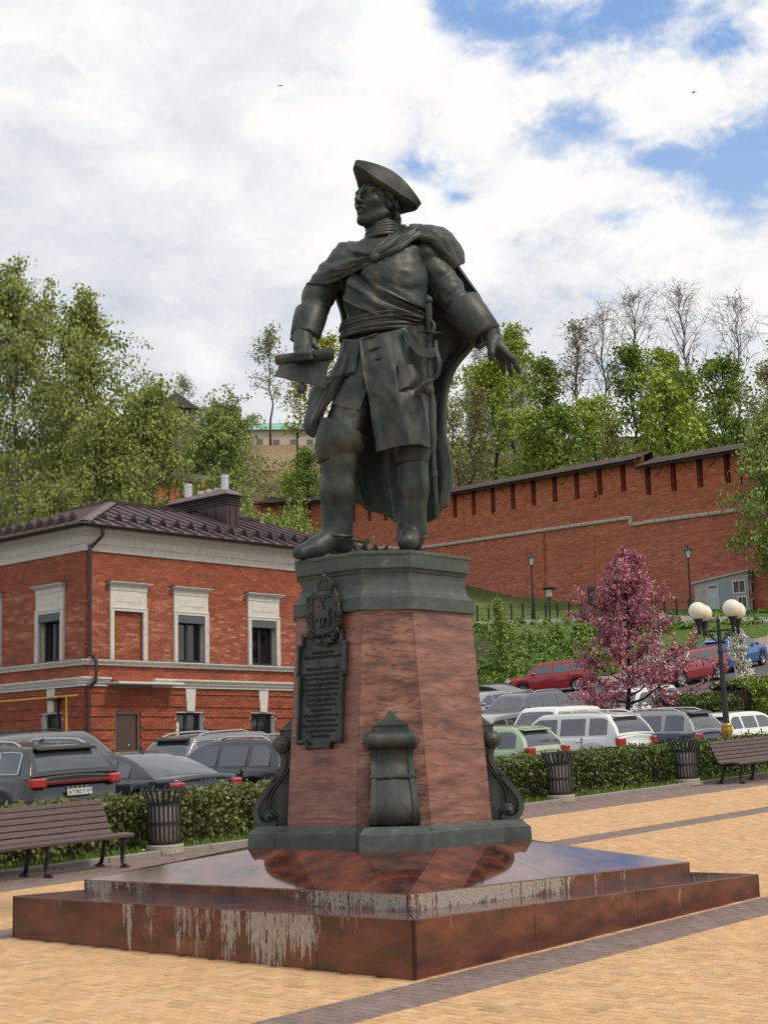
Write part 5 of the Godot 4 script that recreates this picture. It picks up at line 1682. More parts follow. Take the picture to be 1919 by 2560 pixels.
	b.loft([hoop(Vector3(0.352, 1.025, 0.110), 0.15, 0.15, 0.0), hoop(Vector3(0.341, 1.015, 0.110), 0.176, 0.172, 0.03), hoop(Vector3(0.345, 1.047, 0.110), 0.182, 0.178, 0.03), hoop(Vector3(0.356, 1.156, 0.110), 0.198, 0.195, 0.0), hoop(Vector3(0.359, 1.283, 0.110), 0.205, 0.20, 0.0), hoop(Vector3(0.359, 1.283, 0.110), 0.17, 0.17, 0.0)], true)
	part(b, "boot_top", br, root)
	b = MB.new()
	var sl := hoop(Vector3(-0.468, 0.296, 0.100), 0.158, 0.155, -0.12, 0.25)
	sl.append(sl[0])
	b.tube(sl, PackedFloat32Array([0.042]), 6, false, 0.5)
	b.ball(Vector3(-0.426, 0.242, 0.245), Vector3(0.045, 0.045, 0.025))
	part(b, "spur_leather", br, root)
	b = MB.new()
	tuck(b, PackedVector3Array([Vector3(-0.378, 0.235, 0.200), Vector3(-0.275, 0.220, 0.120), Vector3(-0.197, 0.214, 0.060), Vector3(-0.162, 0.216, 0.040)]), 0.016)
	var rowel := PackedVector2Array()
	for k in 16: rowel.append(Vector2(cos(TAU * k / 16), sin(TAU * k / 16)) * (0.045 if k % 2 else 0.026))
	b.prism(rowel, -0.012, 0.012, Transform3D(Basis.IDENTITY, Vector3(-0.156, 0.214, 0.040)), 0.0, true)
	part(b, "spur", br, root)
	b = MB.new()
	sl = hoop(Vector3(0.321, 0.246, 0.060), 0.145, 0.145, 0.05, 0.2)
	sl.append(sl[0])
	b.tube(sl, PackedFloat32Array([0.036]), 6, false, 0.5)
	part(b, "spur_leather", br, root)
	sword(root)
	scroll(root)

func tricorne(root: Node3D, T: Transform3D, hs: float) -> void:
	var b := MB.new()
	var n := 60
	var inner := []
	var prof := []
	for r in 5: prof.append(PackedVector3Array())
	for k in n:
		var a := TAU * k / n
		var w := 0.0
		for q in [0.0, 2.15, -2.15]:
			var d := wrapf(a - q, -PI, PI)
			w = maxf(w, exp(-pow(d / 0.42, 2)))
		var dir := Vector3(sin(a), 0, cos(a))
		var ell := Vector3(0.082, 1, 0.100)
		var p0 := Vector3(dir.x * ell.x, 0.012, dir.z * ell.z)
		var p1 := Vector3(dir.x * (ell.x + 0.022 + 0.026 * w), 0.004 + 0.006 * w, dir.z * (ell.z + 0.022 + 0.028 * w))
		var p2 := Vector3(dir.x * (ell.x + 0.036 + 0.050 * w), 0.022 + 0.010 * w, dir.z * (ell.z + 0.036 + 0.058 * w))
		var p3 := Vector3(dir.x * (ell.x + 0.024 + 0.066 * w), 0.098 - 0.040 * w, dir.z * (ell.z + 0.024 + 0.078 * w))
		var p4 := Vector3(dir.x * (ell.x + 0.012 + 0.060 * w), 0.097 - 0.038 * w, dir.z * (ell.z + 0.012 + 0.070 * w))
		var pts := [p0, p1, p2, p3, p4]
		for r in 5: prof[r].append(T * (pts[r] * hs))
		inner.append(0)
	b.loft(prof.slice(0, 3), true, true)
	b.loft(prof.slice(2, 4), true, true)
	b.loft(prof.slice(3, 5), true, true)
	# inside of the turned-up brim and the crown
	var ins := []
	for r in 3: ins.append(PackedVector3Array())
	for k in n:
		ins[0].append(prof[4][k])
		var a := TAU * k / n
		ins[1].append(T * (Vector3(sin(a) * 0.094, 0.035, cos(a) * 0.112) * hs))
		ins[2].append(T * (Vector3(sin(a) * 0.080, 0.055, cos(a) * 0.098) * hs))
	b.loft(ins, true, true)
	var dome := []
	for r in 7:
		var q := r / 6.0 * PI / 2
		var ring := PackedVector3Array()
		for k in n:
			var a := TAU * k / n
			ring.append(T * (Vector3(sin(a) * 0.086 * cos(q), 0.03 + 0.066 * sin(q), cos(a) * 0.104 * cos(q)) * hs))
		dome.append(ring)
	b.loft(dome, true, true)
	part(b, "tricorne_hat", M.bronze, root)

func sword(root: Node3D) -> void:
	var g := Node3D.new()
	g.name = "sword"
	root.add_child(g, true)
	var br: Material = M.bronze
	var b := MB.new()
	b.ball(Vector3(0.561, 2.709, 0.400), Vector3(0.047, 0.05, 0.047))
	b.ball(Vector3(0.561, 2.753, 0.400), Vector3(0.014, 0.02, 0.014))
	part(b, "pommel", br, g)
	b = MB.new()
	b.tube(PackedVector3Array([Vector3(0.562, 2.690, 0.400), Vector3(0.563, 2.607, 0.400), Vector3(0.565, 2.488, 0.400), Vector3(0.565, 2.351, 0.400)]), PackedFloat32Array([0.030, 0.036, 0.033, 0.03]), 10)
	part(b, "grip", br, g)
	b = MB.new()
	b.lathe(PackedVector2Array([Vector2(0.0, -0.012), Vector2(0.06, -0.006), Vector2(0.122, 0.004), Vector2(0.124, 0.012), Vector2(0.06, 0.012), Vector2(0.0, 0.012)]), 24, Transform3D(Basis(Vector3.RIGHT, 0.25) * Basis(Vector3(0, 0, 1), -0.06), Vector3(0.565, 2.356, 0.400)))
	part(b, "guard", br, g)
	b = MB.new()
	tuck(b, PackedVector3Array([Vector3(0.580, 2.482, 0.420), Vector3(0.614, 2.439, 0.440), Vector3(0.603, 2.363, 0.450), Vector3(0.557, 2.300, 0.450), Vector3(0.556, 2.258, 0.440)]), 0.026, 0.6)
	part(b, "knuckle_bow", br, g)
	b = MB.new()
	b.tube(PackedVector3Array([Vector3(0.564, 2.332, 0.400), Vector3(0.552, 1.941, 0.400), Vector3(0.557, 1.793, 0.400), Vector3(0.561, 1.349, 0.370), Vector3(0.572, 0.871, 0.340), Vector3(0.582, 0.538, 0.310), Vector3(0.585, 0.407, 0.300)]), PackedFloat32Array([0.034, 0.032, 0.030, 0.028, 0.026, 0.024, 0.020]), 10)
	part(b, "scabbard", br, g)
	b = MB.new()
	b.rod(Vector3(0.571, 0.898, 0.340), Vector3(0.571, 0.836, 0.340), 0.032, 0.032, 10)
	part(b, "scabbard_band", br, g)
	b = MB.new()
	b.rod(Vector3(0.582, 0.547, 0.310), Vector3(0.586, 0.425, 0.300), 0.031, 0.026, 10)
	part(b, "chape", br, g)
	# hanger straps and the sword knot
	b = MB.new()
	cloth(b, [[Vector3(0.295, 2.408, 0.370), Vector3(0.389, 2.295, 0.420), Vector3(0.465, 2.203, 0.450), Vector3(0.562, 2.173, 0.450), Vector3(0.621, 2.204, 0.430)], [Vector3(0.280, 2.361, 0.370), Vector3(0.352, 2.223, 0.420), Vector3(0.436, 2.113, 0.450), Vector3(0.550, 2.070, 0.450), Vector3(0.631, 2.113, 0.430)]], 6, 0.02)
	part(b, "hanger_strap", br, g)
	b = MB.new()
	cloth(b, [[Vector3(0.609, 2.271, 0.420), Vector3(0.609, 2.147, 0.440), Vector3(0.636, 2.017, 0.450), Vector3(0.612, 1.911, 0.440), Vector3(0.553, 1.861, 0.430)], [Vector3(0.638, 2.266, 0.400), Vector3(0.645, 2.151, 0.420), Vector3(0.676, 2.021, 0.430), Vector3(0.647, 1.888, 0.420), Vector3(0.569, 1.827, 0.420)]], 6, 0.02)
	part(b, "hanger_strap", br, g)
	b = MB.new()
	b.ball(Vector3(0.514, 1.755, 0.450), Vector3(0.062, 0.095, 0.06), Basis(Vector3(0, 0, 1), 0.5))
	for k in 5:
		tuck(b, PackedVector3Array([Vector3(0.542, 1.839, 0.470) + Vector3(0.012 * k - 0.02, 0, 0), Vector3(0.504, 1.769, 0.505) + Vector3(0.022 * k - 0.05, 0.01 * k, 0), Vector3(0.476, 1.677, 0.480) + Vector3(0.03 * k - 0.06, 0.015 * k, -0.01)]), 0.016)
	part(b, "sword_knot", br, g)

func scroll(root: Node3D) -> void:
	var g := Node3D.new()
	g.name = "scroll"
	root.add_child(g, true)
	var br: Material = M.bronze
	var b := MB.new()
	var a := Vector3(-1.047, 2.142, 0.270)
	var d := Vector3(-0.464, 2.155, 0.400)
	var ax := (d - a).normalized()
	b.tube(PackedVector3Array([a - ax * 0.012, a, a.lerp(d, 0.5), d, d + ax * 0.012, d + ax * 0.008, d - ax * 0.03]), PackedFloat32Array([0.045, 0.056, 0.062, 0.070, 0.062, 0.042, 0.030]), 22, true)
	b.tube(PackedVector3Array([d - ax * 0.05, d + ax * 0.016, d + ax * 0.014]), PackedFloat32Array([0.036, 0.034, 0.02]), 16, true)
	part(b, "roll", br, g)
	b = MB.new()
	cloth(b, [[Vector3(-1.021, 2.090, 0.290), Vector3(-0.845, 2.083, 0.330), Vector3(-0.671, 2.082, 0.360), Vector3(-0.485, 2.073, 0.420)],
		[Vector3(-1.034, 2.024, 0.310), Vector3(-0.851, 2.004, 0.350), Vector3(-0.671, 1.985, 0.380), Vector3(-0.520, 1.974, 0.430)],
		[Vector3(-1.072, 1.955, 0.340), Vector3(-0.890, 1.889, 0.380), Vector3(-0.706, 1.836, 0.410), Vector3(-0.542, 1.774, 0.450)]], 6, 0.018, 0.006, 1.6)
	part(b, "unrolled_sheet", br, g)
	b = MB.new()
	tuck(b, PackedVector3Array([Vector3(-0.762, 1.860, 0.390), Vector3(-0.761, 1.811, 0.380), Vector3(-0.765, 1.732, 0.380), Vector3(-0.743, 1.703, 0.380)]), 0.008, 1.0, 5)
	b.ball(Vector3(-0.786, 1.800, 0.380), Vector3(0.048, 0.055, 0.022))
	part(b, "seal", br, g)

# ---------------------------------------------------------------- the brick house on the left
const HOUSE_TURN := 47.03
const HOUSE_Y := 0.9

# bricks of one wall face; x runs along the wall, holes are rectangles left free (x0, y0, x1, y1)
func lay_bricks(b: MB, singles: Array, x0: float, x1: float, y0: float, y1: float, holes: Array, out: Callable, T: Transform3D, keep: Callable) -> void:
	var L := 0.255
	var row := 0.0755
	var tone := noise(FastNoiseLite.TYPE_SIMPLEX_SMOOTH, 0.35, 3, 81)
	var k := 0
	var y := y0
	while y < y1 - 0.02:
		var yt := minf(y + row - 0.011, y1)
		var marks := [x0, x1]
		var mid := (y + yt) * 0.5
		var free := [[x0, x1]]
		for h in holes:
			if mid > h[1] and mid < h[3]:
				var nf := []
				for s in free:
					if h[0] > s[0] and h[0] < s[1]: nf.append([s[0], h[0]])
					if h[2] > s[0] and h[2] < s[1]: nf.append([h[2], s[1]])
					if h[2] <= s[0] or h[0] >= s[1]: nf.append(s)
				free = nf
		var shift := 0.0 if k % 2 == 0 else -L * 0.5
		for s in free:
			var x: float = x0 + shift + floor((s[0] - x0 - shift) / L) * L
			while x < s[1]:
				var a := maxf(x, s[0])
				var c := minf(x + L - 0.010, s[1])
				x += L
				if c - a < 0.03: continue
				var q := tone.get_noise_2d(a * 2.0, y * 5.0)
				var f := rng.randf_range(0.82, 1.12) + q * 0.22
				var colr := Color(0.46, 0.125, 0.062).lerp(Color(0.36, 0.085, 0.048), rng.randf()) * f
				var pale := rng.randf() + q * 0.45 - 0.12 * absf(y - 5.9) + (0.05 if y > 4.9 and y < 7.2 else -0.16)
				if pale > 0.86: colr = colr.lerp(Color(0.60, 0.30, 0.20), rng.randf_range(0.4, 0.9))
				elif pale > 0.60: colr = colr.lerp(Color(0.50, 0.19, 0.115), rng.randf_range(0.2, 0.7))
				colr.a = 1
				var proud: float = out.call(mid) + rng.randf_range(-0.003, 0.003)
				var o := Vector3((a + c) * 0.5, mid, proud - 0.025)
				if keep.call((a + c) * 0.5, mid) and singles.size() < 300 and c - a > L - 0.02:
					singles.append([T * Transform3D(Basis.IDENTITY, o), colr])
					continue
				b.col = colr
				brick_shape(b, T, o, Vector3(c - a, yt - y, 0.05))
		y += row
		k += 1

func brick_shape(b: MB, T: Transform3D, o: Vector3, s: Vector3) -> void:
	var h := s * 0.5
	var p := [Vector3(-h.x, -h.y, h.z), Vector3(h.x, -h.y, h.z), Vector3(h.x, h.y, h.z), Vector3(-h.x, h.y, h.z)]
	var q := Vector3(0, 0, -s.z)
	for k in 4: p[k] = o + p[k]
	b.quad(T * p[0], T * p[1], T * p[2], T * p[3])
	for k in 4:
		var e: Vector3 = p[k]
		var f: Vector3 = p[(k + 1) % 4]
		b.quad(T * (e + q), T * (f + q), T * f, T * e)

func house_node(g: Node3D, called: String) -> Node3D:
	var o := Node3D.new()
	o.name = called
	g.add_child(o, true)
	return o

func house_window(root: Node3D, T: Transform3D, x: float, w: float, blind := false) -> void:
	# upper window: frame, panel and small cornice in white, deep reveal, roller shutter box
	var g := house_node(root, "upper_window")
	var y0 := 4.955
	var b := MB.new()
	var q := 0.155
	for s in [-1.0, 1.0]:
		b.cbox(T * Vector3(x + s * (w / 2 - q / 2), (y0 + 6.43) / 2, 0.03), Vector3(q, 6.43 - y0, 0.09), 0.008, T.basis)
		b.cbox(T * Vector3(x + s * (w / 2 - 0.03), (y0 + 6.43) / 2, 0.045), Vector3(0.05, 6.43 - y0, 0.09), 0.006, T.basis)
	b.cbox(T * Vector3(x, 6.475, 0.032), Vector3(w + 0.01, 0.13, 0.092), 0.008, T.basis)
	b.cbox(T * Vector3(x, 6.51, 0.05), Vector3(w + 0.03, 0.05, 0.09), 0.008, T.basis)
	part(b, "surround", M.stucco, g)
	b = MB.new()
	b.cbox(T * Vector3(x, 6.79, 0.015), Vector3(w - 0.03, 0.50, 0.09), 0.006, T.basis)
	b.cbox(T * Vector3(x, 6.80, 0.055), Vector3(w - 0.42, 0.235, 0.03), 0.008, T.basis)
	part(b, "panel", M.stucco, g)
	b = MB.new()
	b.cbox(T * Vector3(x, 7.10, 0.03), Vector3(w - 0.01, 0.14, 0.10), 0.006, T.basis)
	for s in 4: b.cbox(T * Vector3(x, 7.185 + s * 0.026, 0.05 + s * 0.02), Vector3(w + 0.03 + s * 0.05, 0.028, 0.12 + s * 0.03), 0.004, T.basis)
	part(b, "hood", M.stucco, g)
	b = MB.new()
	b.box(T * Vector3(x, 7.287, 0.095), Vector3(w + 0.24, 0.012, 0.24), T.basis)
	part(b, "flashing", M.roof_dark, g)
	if blind: return
	var iw := w - 2 * q
	b = MB.new()
	for s in [-1.0, 1.0]: b.box(T * Vector3(x + s * (iw / 2 + 0.01), (y0 + 6.42) / 2, -0.12), Vector3(0.02, 6.42 - y0, 0.26), T.basis)
	b.box(T * Vector3(x, 6.42, -0.12), Vector3(iw, 0.02, 0.26), T.basis)
	part(b, "reveal", M.stucco, g)
	b = MB.new()
	b.cbox(T * Vector3(x, 6.29, -0.02), Vector3(iw - 0.004, 0.24, 0.16), 0.01, T.basis)
	part(b, "shutter_box", M.shutter, g)
	sashes(g, T, x, iw, y0 + 0.02, 6.40)

func sashes(g: Node3D, T: Transform3D, x: float, iw: float, y0: float, y1: float) -> void:
	var z := -0.22
	var b := MB.new()
	var h := y1 - y0
	for s in [-1.0, 0.0, 1.0]: b.cbox(T * Vector3(x + s * (iw / 2 - 0.04), (y0 + y1) / 2, z), Vector3(0.08 if s else 0.11, h, 0.06), 0.006, T.basis)
	for s in [0.0, 1.0]: b.cbox(T * Vector3(x, lerpf(y0 + 0.04, y1 - 0.04, s), z + 0.002), Vector3(iw - 0.01, 0.08, 0.06), 0.006, T.basis)
	part(b, "sash", M.window_frame, g)
	for s in [-1.0, 1.0]:
		b = MB.new()
		b.box(T * Vector3(x + s * iw * 0.25, (y0 + y1) / 2, z - 0.008), Vector3(iw * 0.5 - 0.1, h - 0.12, 0.012), T.basis)
		part(b, "pane", M.pane, g)
	b = MB.new()
	b.box(T * Vector3(x, y0 + 0.0, -0.10), Vector3(iw, 0.03, 0.22), T.basis)
	part(b, "sill", M.shutter, g)

func low_window(root: Node3D, T: Transform3D, x: float, w: float, notices := false) -> void:
	var g := house_node(root, "lower_window")
	sashes(g, T, x, w, 2.05, 3.43)
	var b := MB.new()
	for s in [-1.0, 1.0]: b.box(T * Vector3(x + s * (w / 2 + 0.012), 2.74, -0.14), Vector3(0.024, 1.40, 0.30), T.basis)
	b.box(T * Vector3(x, 3.445, -0.14), Vector3(w, 0.024, 0.30), T.basis)
	b.col = Color(0.30, 0.085, 0.045)
	part(b, "reveal", M.brick, g)
	b = MB.new()
	var poly := PackedVector2Array([Vector2(x - 0.145, 3.465), Vector2(x + 0.145, 3.465), Vector2(x + 0.205, 4.165), Vector2(x - 0.205, 4.165)])
	b.prism(poly, -0.02, 0.075, T, 0.006)
	part(b, "keystone", M.stucco, g)
	if notices:
		b = MB.new()
		b.cbox(T * Vector3(x - w * 0.34, 3.0, -0.19), Vector3(0.2, 0.28, 0.004), 0.001, T.basis)
		part(b, "paper_notice", M.white, g)
		b = MB.new()
		b.cbox(T * Vector3(x - w * 0.34, 2.68, -0.19), Vector3(0.2, 0.30, 0.004), 0.001, T.basis)
		part(b, "paper_notice", M.white, g)

func brick_house() -> void:
	var root := thing("brick_house", "two storey red brick house with white window surrounds and brown metal roof", "house", Vector3(-8.787, HOUSE_Y, -46.0), 0.0)
	root.rotation.y = deg_to_rad(HOUSE_TURN)
	# x of the house runs along the right-hand front, -z along the left-hand one
	var LR := 14.0
	var LL := 10.0
	var up := Vector3(0, -HOUSE_Y, 0)
	var TR := Transform3D(Basis.IDENTITY, up)                       # right-hand front
	var TL := Transform3D(Basis(Vector3(0, 0, 1), Vector3.UP, Vector3(-1, 0, 0)), up + Vector3(0, 0, -LL))  # left-hand front: x from far to near
	var lx := func(a: float) -> float: return LL - a
	var b := MB.new()
	var walls := Vector3(LR, 8.0, LL)
	# hollow mortar core, set back behind the bricks, with the window niches left open
	var holesR := [[1.0, 4.955, 2.08, 6.42], [3.43, 4.955, 4.50, 6.43], [6.47, 4.955, 7.54, 6.43], [9.5, 4.955, 10.57, 6.43], [3.37, 2.0, 4.46, 3.45], [6.41, 2.0, 7.47, 3.45], [9.4, 2.0, 10.5, 3.45], [1.07, 0.5, 2.01, 3.43]]
	var holesL := []
	for a in [1.0, 4.29, 7.6]: holesL.append([lx.call(a + 1.24), 4.955, lx.call(a + 0.20), 6.43])
	for a in [1.07, 4.4, 7.7]: holesL.append([lx.call(a + 1.05), 2.0, lx.call(a), 3.45])
	var rust := func(y: float) -> float:
		if y > 4.17: return 0.0
		return 0.055 * (1.0 - fposmod(y - 0.97, 0.3315) / 0.3315)
	var wallR := house_node(root, "right_wall")
	var wallL := house_node(root, "left_wall")
	wall_core(wallR, TR, LR, holesR, true)
	wall_core(wallL, TL, LL, holesL, false)
	b = MB.new()
	b.box(Vector3(LR / 2, 4.5 - HOUSE_Y, -LL), Vector3(LR, 8.2, 0.3))
	b.box(Vector3(LR, 4.5 - HOUSE_Y, -LL / 2), Vector3(0.3, 8.2, LL))
	b.col = Color(0.33, 0.09, 0.05)
	part(b, "rear_wall", M.brick, root)
	var frames := [[0.845, 4.95, 2.25, 7.30], [3.26, 4.95, 4.67, 7.30], [6.30, 4.95, 7.71, 7.30], [9.33, 4.95, 10.74, 7.30]]
	var cutR := frames + [[-1.0, 4.785, 30.0, 4.955], [-1.0, 4.17, 30.0, 4.43], [3.37, 2.0, 4.46, 3.465], [6.41, 2.0, 7.47, 3.465], [9.4, 2.0, 10.5, 3.465], [1.07, 0.5, 2.01, 3.43]]
	var singles := []
	b = MB.new()
	lay_bricks(b, singles, 0.0, LR, 0.97, 8.14, cutR, rust, TR, func(x: float, y: float) -> bool: return x < 3.2 and y > 5.0 and y < 6.9)
	# the walled-up first window
	lay_bricks(b, singles, 1.0, 2.085, 4.955, 6.42, [], func(_y): return -0.045, TR, func(_x, _y): return false)
	# brick shelf over the small canopy
	b.col = Color(0.36, 0.10, 0.055)
	b.box(TR * Vector3(1.55, 4.40, 0.10), Vector3(1.4, 0.12, 0.2))
	tag(part(b, "bricks", M.brick, wallR), "", "", "", "stuff")
	var kinds := {}
	for s in singles:
		var key := int(s[1].r * 28.0) * 100 + int(s[1].g * 40.0)
		if not kinds.has(key):
			var one := MB.new()
			one.col = s[1]
			brick_shape(one, Transform3D.IDENTITY, Vector3.ZERO, Vector3(0.245, 0.0645, 0.05))
			kinds[key] = one.mesh(M.brick)
		put(kinds[key], "brick", wallR, s[0])
	b = MB.new()
	var cutL := [[-1.0, 4.785, 30.0, 4.955], [-1.0, 4.17, 30.0, 4.43]]
	for a in [1.0, 4.29, 7.6]: cutL.append([lx.call(a + 1.44), 4.95, lx.call(a), 7.30])
	for a in [1.07, 4.4, 7.7]: cutL.append([lx.call(a + 1.05), 2.0, lx.call(a), 3.465])
	lay_bricks(b, [], 0.0, LL, 0.97, 8.14, cutL, rust, TL, func(_x, _y): return false)
	tag(part(b, "bricks", M.brick, wallL), "", "", "", "stuff")
	house_window(root, TR, 1.547, 1.395, true)
	for x in [3.966, 7.005, 10.035]: house_window(root, TR, x, 1.395)
	for a in [1.72, 5.01, 8.32]: house_window(root, TL, lx.call(a), 1.43)
	low_window(root, TR, 3.915, 1.09, true)
	low_window(root, TR, 6.94, 1.06)
	low_window(root, TR, 9.95, 1.10)
	for a in [1.595, 4.925, 8.225]: low_window(root, TL, lx.call(a), 1.05)
	# door
	var g := house_node(root, "door")
	b = MB.new()
	b.cbox(TR * Vector3(1.50, 2.15, -0.09), Vector3(0.80, 2.52, 0.05), 0.01)
	part(b, "leaf", M.door, g)
	b = MB.new()
	for s in [-0.435, 0.44]: b.cbox(TR * Vector3(1.53 + s, 2.2, -0.07), Vector3(0.07, 2.6, 0.1), 0.01)
	b.cbox(TR * Vector3(1.53, 3.40, -0.068), Vector3(0.94, 0.07, 0.1), 0.01)
	part(b, "door_frame", mat(lin(0.16, 0.10, 0.075), 0.5), g)
	b = MB.new()
	b.ball(TR * Vector3(1.62, 2.45, -0.05), Vector3(0.035, 0.035, 0.03))
	part(b, "knob", M.steel, g)
	# string courses, eaves cornice
	for run in [[TR, LR], [TL, LL]]:
		var T: Transform3D = run[0]
		var l: float = run[1]
		b = MB.new()
		for q in [[4.83, 0.09, 0.10], [4.885, 0.055, 0.15], [4.925, 0.04, 0.19]]: b.cbox(T * Vector3(l / 2, q[0], q[2] / 2 - 0.05), Vector3(l + q[2] * 1.2, q[1], q[2] + 0.1), 0.006, T.basis)
		part(b, "upper_string_course", M.stucco, root)
		b = MB.new()
		b.box(T * Vector3(l / 2, 4.953, 0.06), Vector3(l + 0.2, 0.012, 0.26), T.basis)
		part(b, "flashing", M.roof_dark, root)
		b = MB.new()
		for q in [[4.215, 0.09, 0.10], [4.29, 0.06, 0.15], [4.345, 0.05, 0.185], [4.40, 0.055, 0.225]]:
			if T == TR:
				b.cbox(T * Vector3(0.27, q[0], q[2] / 2 - 0.05), Vector3(0.84 + q[2], q[1], q[2] + 0.1), 0.006, T.basis)
				b.cbox(T * Vector3(2.4 + (l - 2.4) / 2, q[0], q[2] / 2 - 0.05), Vector3(l - 2.4, q[1], q[2] + 0.1), 0.006, T.basis)
			else: b.cbox(T * Vector3(l / 2, q[0], q[2] / 2 - 0.05), Vector3(l + q[2] * 1.2, q[1], q[2] + 0.1), 0.006, T.basis)
		part(b, "lower_string_course", M.stucco, root)
		b = MB.new()
		var rows := []
		for q in [[8.13, 0.02], [8.14, 0.05], [8.34, 0.05], [8.345, 0.075], [8.36, 0.08], [8.56, 0.085], [8.58, 0.11], [8.62, 0.14], [8.66, 0.19], [8.69, 0.26], [8.71, 0.33], [8.78, 0.335], [8.80, 0.34], [8.80, -0.2]]:
			var o: float = q[1]
			if T == TR: rows.append(PackedVector3Array([T * Vector3(-o, q[0], o), T * Vector3(l + o, q[0], o)]))
			else: rows.append(PackedVector3Array([T * Vector3(-o, q[0], o), T * Vector3(l + o, q[0], o)]))
		for r in rows.size() - 1: b.loft([rows[r], rows[r + 1]])
		part(b, "cornice", M.stucco, root)
	# canopy over the door
	b = MB.new()
	b.cbox(TR * Vector3(1.97, 4.26, 0.32), Vector3(2.44, 0.075, 0.62), 0.01)
	part(b, "canopy", M.stucco, root)
	# downpipe with its swan neck, gas pipe
	b = MB.new()
	var dp := smooth3(PackedVector3Array([TR * Vector3(0.28, 8.82, 0.46), TR * Vector3(0.28, 8.62, 0.46), TR * Vector3(0.25, 8.5, 0.40), TR * Vector3(0.12, 8.25, 0.16), TR * Vector3(0.08, 8.05, 0.12), TR * Vector3(0.08, 5.3, 0.12), TR * Vector3(0.08, 5.1, 0.13), TR * Vector3(0.14, 4.98, 0.28), TR * Vector3(0.15, 4.85, 0.32), TR * Vector3(0.15, 4.40, 0.32), TR * Vector3(0.13, 4.28, 0.30), TR * Vector3(0.05, 4.1, 0.15), TR * Vector3(0.04, 3.95, 0.13), TR * Vector3(0.04, 1.0, 0.13)]), 3)
	b.tube(dp, PackedFloat32Array([0.055]), 10)
	for y in [7.9, 6.5, 5.35, 3.6]: b.rod(TR * Vector3(0.07, y, 0.12), TR * Vector3(0.07, y + 0.04, 0.12), 0.066, 0.066, 10)
	part(b, "downpipe", mat(lin(0.045, 0.022, 0.022), 0.45), root)
	b = MB.new()
	b.tube(smooth3(PackedVector3Array([TL * Vector3(-0.5, 3.9, 0.22), TL * Vector3(lx.call(0.75), 3.9, 0.22), TL * Vector3(lx.call(0.62), 3.895, 0.22), TL * Vector3(lx.call(0.585), 3.86, 0.22), TL * Vector3(lx.call(0.58), 3.7, 0.22), TL * Vector3(lx.call(0.58), 1.0, 0.22)]), 4), PackedFloat32Array([0.035]), 10)
	part(b, "gas_pipe", M.gas, root)
	b = MB.new()
	b.box(TL * Vector3(lx.call(1.28), 3.84, 0.12), Vector3(0.5, 0.05, 0.25), TL.basis)
	b.box(TL * Vector3(lx.call(1.18), 3.6, 0.1), Vector3(0.06, 0.5, 0.06), TL.basis)
	part(b, "pipe_bracket", M.black, root)
	house_roof(root, LR, LL)

func wall_core(g: Node3D, T: Transform3D, l: float, holes: Array, first_blind: bool) -> void:
	# mortar face behind the bricks, built in strips between the openings
	var b := MB.new()
	var xs := [0.0, l]
	var ys := [0.5, 8.3]
	for h in holes:
		xs.append(h[0])
		xs.append(h[2])
		ys.append(h[1])
		ys.append(h[3])
	xs.sort()
	ys.sort()
	for i in xs.size() - 1:
		for j in ys.size() - 1:
			var cx: float = (xs[i] + xs[i + 1]) / 2
			var cy: float = (ys[j] + ys[j + 1]) / 2
			if xs[i + 1] - xs[i] < 0.001 or ys[j + 1] - ys[j] < 0.001: continue
			var open := false
			for h in holes:
				if cx > h[0] and cx < h[2] and cy > h[1] and cy < h[3]: open = true
			var z := -0.35 if open else -0.008
			if open and first_blind and cx < 2.1 and cy > 4.9: z = -0.06
			b.quad(T * Vector3(xs[i], ys[j], z), T * Vector3(xs[i + 1], ys[j], z), T * Vector3(xs[i + 1], ys[j + 1], z), T * Vector3(xs[i], ys[j + 1], z))
	part(b, "mortar", M.mortar, g)

